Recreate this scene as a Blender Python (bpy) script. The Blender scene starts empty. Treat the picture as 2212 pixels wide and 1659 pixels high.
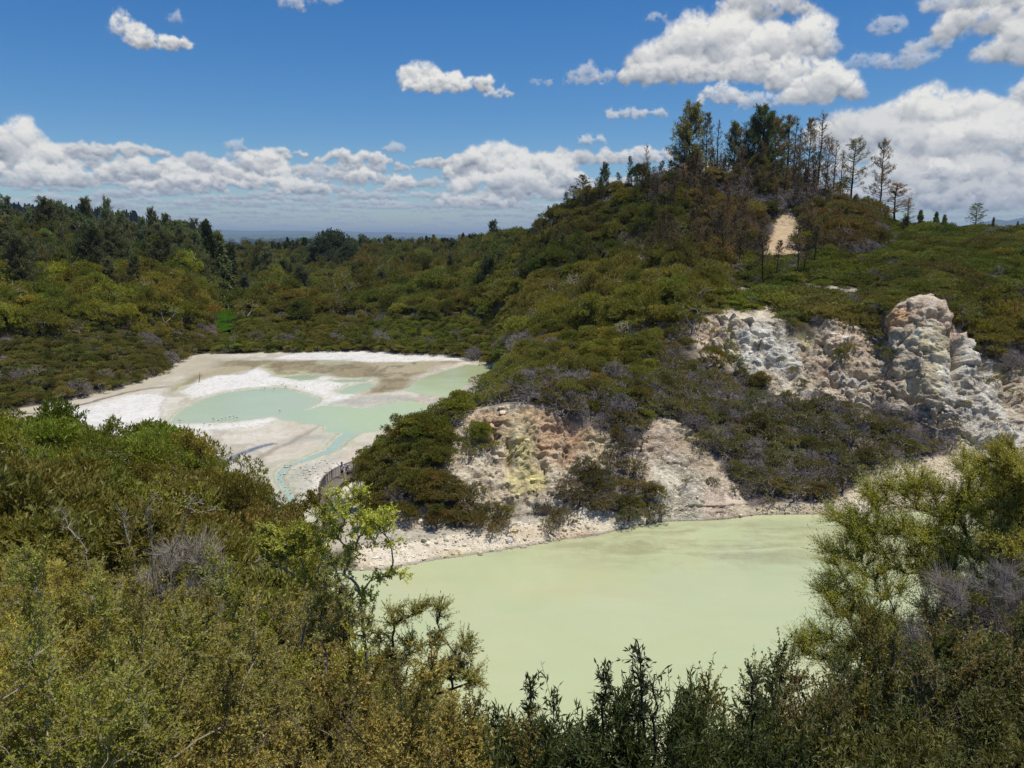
import bpy, math, random
import numpy as np
from math import radians, sin, cos, tan, atan, atan2, sqrt, pi
C = bpy.context.scene.collection
SC = bpy.context.scene

# ------------------------------------------------------------------ camera, sky, sun, exposure
CAM_Z = 27.0
PITCH = radians(10.8)
F = 1661.0                       # focal length in units where the picture is 2212 wide
SUN = np.array([0.27, -0.10, 1.0]); SUN /= np.linalg.norm(SUN)

cam_d = bpy.data.cameras.new("camera")
cam_d.sensor_width = 36.0
cam_d.lens = 36.0 * F / 2212.0
cam_d.clip_start = 0.05
cam_d.clip_end = 80000
cam = bpy.data.objects.new("camera", cam_d)
C.objects.link(cam)
cam.location = (0, 0, CAM_Z)
cam.rotation_euler = (pi / 2 - PITCH, 0, 0)
SC.camera = cam

SC.view_settings.view_transform = 'Standard'
SC.view_settings.look = 'None'
SC.view_settings.gamma = 1.0
SC.view_settings.exposure = 0.0
SC.render.engine = 'CYCLES'
SC.cycles.max_bounces = 6
SC.cycles.diffuse_bounces = 3
SC.cycles.glossy_bounces = 2
SC.cycles.transmission_bounces = 3
SC.cycles.transparent_max_bounces = 6
SC.cycles.volume_bounces = 0
SC.cycles.use_adaptive_sampling = True
SC.cycles.adaptive_threshold = 0.02
SC.cycles.use_denoising = True
SC.cycles.denoising_prefilter = 'NONE'
SC.cycles.denoising_input_passes = 'RGB_ALBEDO_NORMAL'

sun_d = bpy.data.lights.new("sun", 'SUN')
sun_d.energy = 4.4
sun_d.angle = radians(0.53)
sun_d.color = (1.0, 0.945, 0.86)
sun = bpy.data.objects.new("sun", sun_d)
C.objects.link(sun)
from mathutils import Vector
sun.rotation_euler = Vector((-SUN[0], -SUN[1], -SUN[2])).to_track_quat('-Z', 'Y').to_euler()
sun.location = (-60, -20, 120)

# ---- picture point <-> direction helpers (used to survey the place: every point gets a real distance)
def ray(px, py):
    u = (px - 1106.0) / F; v = (829.5 - py) / F
    return u, cos(PITCH) + v * sin(PITCH), -sin(PITCH) + v * cos(PITCH)
def slope(py):
    v = (829.5 - py) / F
    return (-sin(PITCH) + v * cos(PITCH)) / (cos(PITCH) + v * sin(PITCH))
def colx(px, Y, z):
    # world x of a thing seen in column px at depth Y and height z
    d = Y * cos(PITCH) - (z - CAM_Z) * sin(PITCH)
    return (px - 1106.0) / F * d
def project(x, y, z):
    d = y * cos(PITCH) - (z - CAM_Z) * sin(PITCH)
    h = y * sin(PITCH) + (z - CAM_Z) * cos(PITCH)
    d = np.maximum(d, 1e-3) if isinstance(d, np.ndarray) else max(d, 1e-3)
    return 1106.0 + F * x / d, 829.5 - F * h / d
def on_plane(px, py, z):
    Y = (z - CAM_Z) / slope(py)
    return colx(px, Y, z), Y
def azel(px, py):
    x, y, z = ray(px, py)
    return atan2(x, y), atan2(z, sqrt(x * x + y * y))

# ------------------------------------------------------------------ node helpers
class NT:
    def __init__(s, tree):
        s.t = tree; s.n = tree.nodes; s.l = tree.links
    def new(s, typ, **kw):
        n = s.n.new(typ)
        for k, v in kw.items():
            setattr(n, k, v)
        return n
    def put(s, sock, v):
        if v is None: return
        if hasattr(v, 'is_output') or isinstance(v, bpy.types.NodeSocket):
            s.l.new(v, sock)
        else:
            if sock.type == 'RGBA' and len(v) == 3: v = (*v, 1)
            sock.default_value = v
    def m(s, op, a, b=None, c=None, clamp=False):
        n = s.new('ShaderNodeMath', operation=op, use_clamp=clamp)
        s.put(n.inputs[0], a); s.put(n.inputs[1], b)
        if c is not None: s.put(n.inputs[2], c)
        return n.outputs[0]
    def vm(s, op, a, b=None):
        n = s.new('ShaderNodeVectorMath', operation=op)
        s.put(n.inputs[0], a)
        if op == 'SCALE': s.put(n.inputs['Scale'], b)
        elif b is not None: s.put(n.inputs[1], b)
        return n.outputs['Value'] if op in ('LENGTH', 'DOT_PRODUCT', 'DISTANCE') else n.outputs[0]
    def comb(s, x, y, z):
        n = s.new('ShaderNodeCombineXYZ')
        for i, v in enumerate((x, y, z)): s.put(n.inputs[i], v)
        return n.outputs[0]
    def sep(s, v):
        n = s.new('ShaderNodeSeparateXYZ'); s.put(n.inputs[0], v); return n.outputs
    def noise(s, vec, scale, detail=4, rough=0.5, lac=2.0, dist=0.0, ntype='FBM'):
        n = s.new('ShaderNodeTexNoise')
        n.noise_type = ntype
        if ntype == 'FBM': n.normalize = True
        s.put(n.inputs['Vector'], vec)
        n.inputs['Scale'].default_value = scale; n.inputs['Detail'].default_value = detail
        n.inputs['Roughness'].default_value = rough; n.inputs['Lacunarity'].default_value = lac
        n.inputs['Distortion'].default_value = dist
        return n.outputs[0]
    def voro(s, vec, scale, feature='F1', smooth=None, detail=0, rand=1.0, out='Distance'):
        n = s.new('ShaderNodeTexVoronoi', feature=feature)
        s.put(n.inputs['Vector'], vec)
        n.inputs['Scale'].default_value = scale
        n.inputs['Randomness'].default_value = rand
        if 'Detail' in n.inputs: n.inputs['Detail'].default_value = detail
        return n.outputs[out]
    def ramp(s, fac, stops, interp='LINEAR'):
        n = s.new('ShaderNodeValToRGB'); r = n.color_ramp; r.interpolation = interp
        while len(r.elements) < len(stops): r.elements.new(0.5)
        for e, (p, c) in zip(r.elements, stops):
            e.position = p; e.color = (*c, 1) if len(c) == 3 else c
        s.put(n.inputs[0], fac)
        return n.outputs[0]
    def mapr(s, v, a, b, c=0.0, d=1.0, smooth=False):
        n = s.new('ShaderNodeMapRange', interpolation_type='SMOOTHSTEP' if smooth else 'LINEAR')
        n.clamp = True
        s.put(n.inputs[0], v)
        for i, k in enumerate((a, b, c, d)): s.put(n.inputs[1 + i], k)
        return n.outputs[0]
    def mix(s, fac, a, b, mode='MIX'):
        n = s.new('ShaderNodeMix', data_type='RGBA', blend_type=mode)
        s.put(n.inputs[0], fac); s.put(n.inputs[6], a); s.put(n.inputs[7], b)
        return n.outputs[2]
    def attr(s, name, typ='GEOMETRY', out='Color'):
        n = s.new('ShaderNodeAttribute', attribute_type=typ, attribute_name=name)
        return n.outputs[out]
    def bump(s, h, strength=0.5, dist=0.1, normal=None):
        n = s.new('ShaderNodeBump'); s.put(n.inputs['Height'], h)
        n.inputs['Strength'].default_value = strength; n.inputs['Distance'].default_value = dist
        if normal is not None: s.put(n.inputs['Normal'], normal)
        return n.outputs[0]

# ------------------------------------------------------------------ world: Nishita sky, cumulus computed procedurally
def _box(a, r):
    # separable box blur, edge padded
    if r < 1: return a
    for ax in (0, 1):
        p = [(0, 0)] * a.ndim; p[ax] = (r + 1, r)
        c = np.cumsum(np.pad(a, p, mode='edge'), axis=ax, dtype=np.float64)
        n = a.shape[ax]
        hi = np.take(c, np.arange(2 * r + 1, 2 * r + 1 + n), axis=ax); lo = np.take(c, np.arange(0, n), axis=ax)
        a = ((hi - lo) / (2 * r + 1)).astype(np.float32)
    return a
def blur(a, r): return _box(_box(a, r), r)
def tex2(h, w, cell, rng, octv=5, rough=.55, sx=1.0):
    # tileless 2-D value noise by bicubic-ish resampling of random grids, range about -1..1
    out = np.zeros((h, w), np.float32); a = 1.0; s = 0
    for o in range(octv):
        ch = max(2, int(h / cell) + 3); cw = max(2, int(w / (cell * sx)) + 3)
        g = rng.random((ch, cw)).astype(np.float32) * 2 - 1
        yy = np.arange(h) / cell; xx = np.arange(w) / (cell * sx)
        iy = np.minimum(yy.astype(int), ch - 2); ix = np.minimum(xx.astype(int), cw - 2)
        fy = (yy - iy); fx = (xx - ix); fy = fy * fy * (3 - 2 * fy); fx = fx * fx * (3 - 2 * fx)
        r0 = g[iy][:, ix] * (1 - fx) + g[iy][:, ix + 1] * fx; r1 = g[iy + 1][:, ix] * (1 - fx) + g[iy + 1][:, ix + 1] * fx
        out += a * (r0 * (1 - fy)[:, None] + r1 * fy[:, None]); s += a; a *= rough; cell = max(cell / 2.1, 1.01)
    return out / s * 1.6
AZ0, AZ1, EL0, EL1 = radians(-48), radians(48), radians(-1.0), radians(34)
PPR = 24 * 180 / pi                       # samples per radian
CW = int((AZ1 - AZ0) * PPR); CH = int((EL1 - EL0) * PPR)
def make_clouds():
    rng = np.random.default_rng(11)
    col = np.zeros((CH, CW, 3), np.float32); alp = np.zeros((CH, CW), np.float32)
    # rows count upwards with elevation
    def cloud(cx, cy, hw, hh, density=1.0, wisp=0.0, veil=0.0, seed=0, flat=0.35, puff=1.0, grey=0.0):
        r = np.random.default_rng(seed)
        pad = int(hh * .9 + hw * .25) + 8
        x0 = int(cx - hw - pad); x1 = int(cx + hw + pad); y0 = int(cy - hh - pad); y1 = int(cy + hh * 1.3 + pad)
        w, h = x1 - x0, y1 - y0
        gx, gy = np.meshgrid(np.arange(w) + x0, np.arange(h) + y0)
        wa = tex2(h, w, max(7, hh * .7), r); wb = tex2(h, w, max(7, hh * .7), r)
        ga = tex2(h, w, max(5, hh * .22), r, 5, .6); gb = tex2(h, w, max(5, hh * .22), r, 5, .6)
        wx = gx + wa * hh * .16 + ga * (1.2 + hh * .085 + wisp * 6); wy = gy + wb * hh * .14 + gb * (1.0 + hh * .075 + wisp * 5)
        H = np.zeros((h, w), np.float32)
        # envelope profile of the cloud top
        prof = r.random(9) * .75 + .45
        def top(t): return np.interp(t, np.linspace(-1, 1, 9), prof) * np.sqrt(max(0, 1 - abs(t) ** 2.6))
        sph = []
        n1 = int(8 + 14 * min(3, hw / max(hh, 1)))
        for k in range(n1):
            t = r.uniform(-.92, .92); tp = top(t)
            yy = cy - hh * flat + r.uniform(0, 1) ** .8 * hh * (tp + flat) * .8
            rad = hh * r.uniform(.26, .52) * (1 - .45 * abs(t)) * puff
            sph.append((cx + t * hw * .9, max(yy, cy - hh * flat + rad * .35), rad, r.uniform(0, .6) * hh))
        base = list(sph)
        for (sx, sy, sr, sz) in base:
            for k in range(9):
                a = r.uniform(-.35, pi + .35); e = r.uniform(-.2, 1.2)
                rr = sr * r.uniform(.25, .48)
                sph.append((sx + cos(a) * cos(e) * sr * .85, sy + sin(a) * cos(e) * sr * .85, rr, sz + sin(e) * sr * .8))
        lvl2 = sph[len(base):]
        if hh > 14:
            for (sx, sy, sr, sz) in lvl2:
                for k in range(5):
                    a = r.uniform(-.5, pi + .5); e = r.uniform(-.2, 1.3); rr = sr * r.uniform(.26, .46)
                    sph.append((sx + cos(a) * cos(e) * sr * .85, sy + sin(a) * cos(e) * sr * .85, rr, sz + sin(e) * sr * .8))
        for (sx, sy, sr, sz) in sph:
            a0 = max(0, int(sx - sr - x0 - 8)); a1 = min(w, int(sx + sr - x0 + 9)); b0 = max(0, int(sy - sr - y0 - 8)); b1 = min(h, int(sy + sr - y0 + 9))
            if a1 <= a0 or b1 <= b0: continue
            q = ((wx[b0:b1, a0:a1] - sx) ** 2 + (wy[b0:b1, a0:a1] - sy) ** 2) / (sr * sr)
            hz = np.where(q < 1, sz + hh * .25 + sr * np.sqrt(np.maximum(1 - q, 0)), 0)
            H[b0:b1, a0:a1] = np.maximum(H[b0:b1, a0:a1], hz)
        Hm = (H > 0).astype(np.float32)
        Hs = blur(H, 1)
        Hl = blur(H, max(1, int(hh * .06))); Hb = blur(H, max(2, int(hh * .3)))
        def shade(Hx, k):
            gyy, gxx = np.gradient(Hx); inv = 1 / np.sqrt(gxx ** 2 + gyy ** 2 + k * k)
            return (-gxx * 0.16 + -gyy * 0.86 + k * 0.34) * inv
        lit = .36 * shade(Hs, 1.8) + .38 * shade(Hl, 1.0) + .50 * shade(Hb, .9)
        ao = np.clip((Hs - Hb) / (hh * .5), -.6, .6)
        vert = np.clip((gy - (cy - hh * flat)) / (hh * (1 + flat)), 0, 1)
        L = .47 + .40 * lit + .22 * ao + .46 * (vert - .40)
        L = L + .15 * tex2(h, w, max(8, hh * .5), r, 6, .6)
        L = np.clip(L, 0, 1)[..., None] * (1 - grey * .5)
        dark = np.array([.235, .275, .345]); mid = np.array([.60, .62, .65]); lite = np.array([1.02, 1.0, .95])
        c = np.where(L < .5, dark + (mid - dark) * (L / .5), mid + (lite - mid) * ((L - .5) / .5))
        m = blur(Hm, 1 if hh < 20 else max(2, int(hh * .045)))
        soft = blur(Hm, max(2, int(hh * .20)))
        nz = tex2(h, w, max(6, hh * .45), r, 6, .62)
        m = np.clip(m * 1.5 - .25, 0, 1) if wisp < .3 else soft
        # ragged base and wisps
        nz2 = tex2(h, w, max(5, hh * .16), r, 5, .6)
        a = blur(m, max(1, int(hh * .055))) * np.clip((soft * 1.75 - .52) + nz * (.62 + wisp) + nz2 * .30, 0, 1)
        basef = np.clip((gy - (cy - hh * flat)) / (hh * .28) + .75 + nz * .5, 0, 1)
        a = np.clip(a * basef * density, 0, 1)
        c = c * (1 - veil) + np.array([.40, .50, .64]) * veil
        a = a * (1 - veil * .35)
        X0, X1, Y0, Y1 = max(0, x0), min(CW, x1), max(0, y0), min(CH, y1)
        if X1 <= X0 or Y1 <= Y0: return
        a = a[Y0 - y0:Y1 - y0, X0 - x0:X1 - x0]; c = c[Y0 - y0:Y1 - y0, X0 - x0:X1 - x0]
        # straight-alpha accumulate
        A0 = alp[Y0:Y1, X0:X1]; C0 = col[Y0:Y1, X0:X1]
        An = a + A0 * (1 - a)
        col[Y0:Y1, X0:X1] = np.where(An[..., None] > 1e-4, (c * a[..., None] + C0 * (A0 * (1 - a))[..., None]) / np.maximum(An[..., None], 1e-4), C0)
        alp[Y0:Y1, X0:X1] = An
    def at(px, py, hw, hh, **k):
        a, e = azel(px, py); a2, _ = azel(px + hw, py); _, e2 = azel(px, py - hh)
        cloud((a - AZ0) * PPR, (e - EL0) * PPR, abs(a2 - a) * PPR * 1.08, abs(e2 - e) * PPR * 1.12, **k)
    # field of distant cumulus receding to the horizon, far rows first
    sd = 100
    for e in np.concatenate([np.arange(.2, 2.2, .38), np.arange(2.2, 5.6, .52)]):
        hh = 2.6 + e * 3.4; x = rng.uniform(-40, 0)
        while x < CW:
            hw = hh * rng.uniform(1.6, 5.0); px_ = x / CW
            keep = .92 if e < 3.2 else (.75 if px_ < .42 or px_ > .78 else .38)
            if rng.random() < keep:
                cloud(x + hw, (radians(e + rng.uniform(-.2, .2)) - EL0) * PPR, hw, hh * rng.uniform(.7, 1.15), veil=float(np.clip(.62 - e * .105, .04, .7)), seed=sd, flat=.25, grey=rng.uniform(0, .55), density=1.0 if e > 2 else .9)
            x += hw * rng.uniform(.9, 1.9); sd += 1
    K = [ # left bank
        (-120,330,150,66,{}),(30,325,85,52,{}),(110,352,60,42,{}),(60,385,110,34,{}),(180,392,80,24,{}),(270,378,70,24,{}),(330,372,58,26,{}),(420,384,66,28,{}),(390,405,110,22,{}),
        (500,378,46,26,{}),(572,362,52,34,{}),(610,378,40,18,{'wisp':.3}),(560,400,90,22,{}),(660,412,60,20,{}),(700,382,60,16,{'wisp':.45,'density':.7,'grey':.4}),(780,388,36,20,{}),(865,400,32,20,{}),
        (508,318,20,20,{'wisp':.6,'density':.5}),(502,345,18,14,{'wisp':.6,'density':.4,'grey':.5}),
        # centre
        (1000,378,40,26,{}),(1060,358,90,36,{'puff':1.1}),(1150,368,90,40,{'puff':1.1}),(1205,375,40,34,{}),(1110,412,150,36,{}),(1030,440,90,20,{'grey':.2}),(1230,400,60,30,{}),
        (850,325,24,13,{'wisp':.5,'density':.6,'grey':.3}),(1275,307,34,13,{'wisp':.5,'density':.7}),(1375,250,74,15,{'wisp':.5,'density':.75,'grey':.2}),(1305,352,14,12,{'wisp':.6,'density':.5}),
        (905,176,44,38,{}),(985,190,86,22,{}),(940,192,70,20,{}),(1080,206,34,12,{'wisp':.6,'density':.7}),
        (1225,180,92,12,{'wisp':.7,'density':.55,'grey':.3}),(1275,166,54,20,{'wisp':.5,'density':.6,'grey':.3}),
        (280,72,34,34,{'wisp':.35}),(325,92,58,26,{'wisp':.2}),(380,98,34,17,{'wisp':.2}),(378,44,20,12,{'wisp':.8,'density':.4}),(632,12,36,24,{'wisp':.6,'density':.6}),(705,4,40,14,{'wisp':.7,'density':.5}),
        # right
        (1640,20,110,46,{'wisp':.2,'grey':.45}),(1470,140,120,62,{}),(1570,118,150,70,{}),(1700,112,120,56,{}),(1430,165,90,36,{'grey':.2}),(1600,160,140,34,{'grey':.3}),
        (1560,212,54,24,{'wisp':.2,'density':.85}),(1640,225,50,20,{'wisp':.5,'density':.6}),(1720,170,60,50,{'wisp':.25}),(1780,200,90,42,{}),(1415,42,30,12,{'wisp':.8,'density':.4}),
        (1915,62,44,24,{'wisp':.6,'density':.55,'grey':.2}),(1960,135,58,30,{'wisp':.5,'density':.65,'grey':.35}),(2015,100,44,22,{'wisp':.5,'density':.6,'grey':.3}),(1870,140,50,18,{'wisp':.8,'density':.4}),
        (2120,50,110,56,{'wisp':.15,'grey':.3}),(2210,110,110,56,{'grey':.3}),(2090,5,110,30,{'wisp':.4,'density':.8,'grey':.4}),
        (2225,225,60,40,{'wisp':.4,'grey':.2}),(1860,300,120,60,{'grey':.3}),(1990,260,120,56,{}),(2090,262,110,60,{}),(2220,290,110,60,{'grey':.1}),
        (1960,330,170,60,{'grey':.35}),(2110,340,150,62,{'grey':0}),(1880,380,150,44,{'grey':.4}),(2060,395,200,44,{'grey':.35}),(2240,400,140,50,{'grey':.4}),(1960,425,240,34,{'grey':.55}),(2150,440,200,32,{'grey':.6}),(1800,430,140,26,{'grey':.5}),
        (2040,380,60,30,{'wisp':.2})]
    for i, (px, py, hw, hh, k) in enumerate(K):
        at(px, py, hw * 1.1, hh * 1.22, seed=1000 + i, **k)
    # softened a little, like distant vapour
    return col, alp
def build_world():
    w = bpy.data.worlds.new("World"); SC.world = w; w.use_nodes = True
    T = NT(w.node_tree); T.n.clear()
    sky = T.new('ShaderNodeTexSky', sky_type='NISHITA')
    sky.sun_disc = False
    sky.sun_elevation = math.asin(SUN[2])
    sky.sun_rotation = atan2(SUN[0], SUN[1])
    sky.altitude = 400; sky.air_density = 1.0; sky.dust_density = 0.3; sky.ozone_density = 3.0
    col, alp = make_clouds()
    img = bpy.data.images.new("cumulus", CW, CH, alpha=True, float_buffer=True)
    img.colorspace_settings.name = 'Linear Rec.709'; img.alpha_mode = 'CHANNEL_PACKED'
    buf = np.concatenate([col, alp[..., None]], 2).astype(np.float32)
    img.pixels.foreach_set(buf.ravel()); img.update(); img.pack()
    tc = T.new('ShaderNodeTexCoord')
    d = T.vm('NORMALIZE', tc.outputs['Generated'])
    x, y, z = T.sep(d)
    az = T.m('ARCTAN2', x, y)
    el = T.m('ARCSINE', z)
    it = T.new('ShaderNodeTexImage'); it.image = img; it.extension = 'MIRROR'; it.interpolation = 'Linear'
    T.put(it.inputs['Vector'], T.comb(T.mapr(az, AZ0, AZ1), T.m('MULTIPLY', T.m('SUBTRACT', el, EL0), 1 / (EL1 - EL0)), 0))
    # outside the surveyed strip the azimuth keeps going (mirrored)
    n = it.inputs['Vector'].links[0].from_node.inputs[0].links[0].from_node
    n.clamp = False
    gain = T.vm('SCALE', it.outputs[0], CLOUD_GAIN)
    hs = T.new('ShaderNodeHueSaturation'); hs.inputs['Saturation'].default_value = 1.38
    T.put(hs.inputs['Color'], sky.outputs[0])
    skyc = T.mix(1.0, hs.outputs[0], T.mix(T.mapr(el, 0, .14), (0.86, 0.92, 1.0), SKY_TINT), 'MULTIPLY')
    out = T.mix(T.m('MULTIPLY', it.outputs['Alpha'], T.mapr(el, EL1, EL1 + .15, 1, 0)), skyc, gain)
    bg = T.new('ShaderNodeBackground'); T.put(bg.inputs['Color'], out); bg.inputs['Strength'].default_value = SKY_STR
    o = T.new('ShaderNodeOutputWorld'); T.l.new(bg.outputs[0], o.inputs[0])
CLOUD_GAIN = 8.4; SKY_TINT = (0.72, 0.86, 1.0); SKY_STR = 0.10
build_world()
# ------------------------------------------------------------------ numpy noise
def _h(ix, iy, iz, seed):
    n = (ix.astype(np.int64) * 374761393 + iy.astype(np.int64) * 668265263 + iz.astype(np.int64) * 2147483647 + seed * 1274126177) & 0xffffffff
    n = ((n ^ (n >> 13)) * 1274126177) & 0xffffffff
    n = ((n ^ (n >> 16)) * 2246822519) & 0xffffffff
    return ((n ^ (n >> 15)) & 0xffffff).astype(np.float32) / 16777216.0
def vnoise(p, seed=0):
    i = np.floor(p); f = (p - i).astype(np.float32); i = i.astype(np.int64)
    u = f * f * (3 - 2 * f)
    r = 0
    for dx in (0, 1):
        wx = u[:, 0] if dx else 1 - u[:, 0]
        for dy in (0, 1):
            wy = u[:, 1] if dy else 1 - u[:, 1]
            for dz in (0, 1):
                wz = u[:, 2] if dz else 1 - u[:, 2]
                r = r + wx * wy * wz * _h(i[:, 0] + dx, i[:, 1] + dy, i[:, 2] + dz, seed)
    return r * 2 - 1
def fbm(p, scale, octv=4, rough=0.5, seed=0):
    a = 1.0; s = 0; r = 0; q = p / scale
    for k in range(octv):
        r = r + a * vnoise(q, seed + k * 17); s += a; a *= rough; q = q * 2.03 + 11.3
    return r / s
def ridged(p, scale, octv=4, rough=0.5, seed=0):
    a = 1.0; s = 0; r = 0; q = p / scale
    for k in range(octv):
        r = r + a * (1 - 2 * np.abs(vnoise(q, seed + k * 17))); s += a; a *= rough; q = q * 2.07 + 5.1
    return r / s
def cells(p, scale, seed=0):
    # returns F1, F2, random value of the nearest cell
    q = p / scale; i = np.floor(q).astype(np.int64)
    f1 = np.full(len(p), 9., np.float32); f2 = f1.copy(); cid = np.zeros(len(p), np.float32)
    for dx in (-1, 0, 1):
        for dy in (-1, 0, 1):
            for dz in (-1, 0, 1):
                cx = i[:, 0] + dx; cy = i[:, 1] + dy; cz = i[:, 2] + dz
                ox = _h(cx, cy, cz, seed); oy = _h(cx, cy, cz, seed + 7); oz = _h(cx, cy, cz, seed + 13)
                d = np.sqrt((cx + ox - q[:, 0]) ** 2 + (cy + oy - q[:, 1]) ** 2 + (cz + oz - q[:, 2]) ** 2).astype(np.float32)
                m = d < f1
                f2 = np.where(m, f1, np.minimum(f2, d))
                cid = np.where(m, _h(cx, cy, cz, seed + 31), cid); f1 = np.where(m, d, f1)
    return f1, f2, cid
def sstep(a, b, x):
    t = np.clip((x - a) / (b - a), 0, 1); return t * t * (3 - 2 * t)
def sdist(x, y, poly):
    # signed distance to a polygon, positive inside
    poly = np.asarray(poly, float); n = len(poly)
    d = np.full(x.shape, 1e18); ins = np.zeros(x.shape, bool)
    for k in range(n):
        ax, ay = poly[k]; bx, by = poly[(k + 1) % n]
        ex, ey = bx - ax, by - ay
        t = np.clip(((x - ax) * ex + (y - ay) * ey) / (ex * ex + ey * ey + 1e-12), 0, 1)
        d = np.minimum(d, (x - ax - t * ex) ** 2 + (y - ay - t * ey) ** 2)
        c = (ay > y) != (by > y)
        if c.any():
            with np.errstate(divide='ignore', invalid='ignore'):
                xi = (bx - ax) * (y - ay) / (by - ay + 1e-12) + ax
            ins ^= c & (x < xi)
    d = np.sqrt(d)
    return np.where(ins, d, -d)
def pdist(x, y, pts):
    d = np.full(x.shape, 1e18)
    for (ax, ay), (bx, by) in zip(pts[:-1], pts[1:]):
        ex, ey = bx - ax, by - ay
        t = np.clip(((x - ax) * ex + (y - ay) * ey) / (ex * ex + ey * ey + 1e-12), 0, 1)
        d = np.minimum(d, (x - ax - t * ex) ** 2 + (y - ay - t * ey) ** 2)
    return np.sqrt(d)
def pchip(xk, yk, x):
    xk = np.asarray(xk, float); yk = np.asarray(yk, float)
    h = np.diff(xk); dl = np.diff(yk) / h
    m = np.zeros_like(yk); m[0] = dl[0]; m[-1] = dl[-1]
    for i in range(1, len(yk) - 1):
        if dl[i - 1] * dl[i] > 0:
            w1 = 2 * h[i] + h[i - 1]; w2 = h[i] + 2 * h[i - 1]
            m[i] = (w1 + w2) / (w1 / dl[i - 1] + w2 / dl[i])
    k = np.clip(np.searchsorted(xk, x) - 1, 0, len(xk) - 2)
    t = (x - xk[k]) / h[k]; t2 = t * t; t3 = t2 * t
    return (2 * t3 - 3 * t2 + 1) * yk[k] + (t3 - 2 * t2 + t) * h[k] * m[k] + (-2 * t3 + 3 * t2) * yk[k + 1] + (t3 - t2) * h[k] * m[k + 1]

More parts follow.
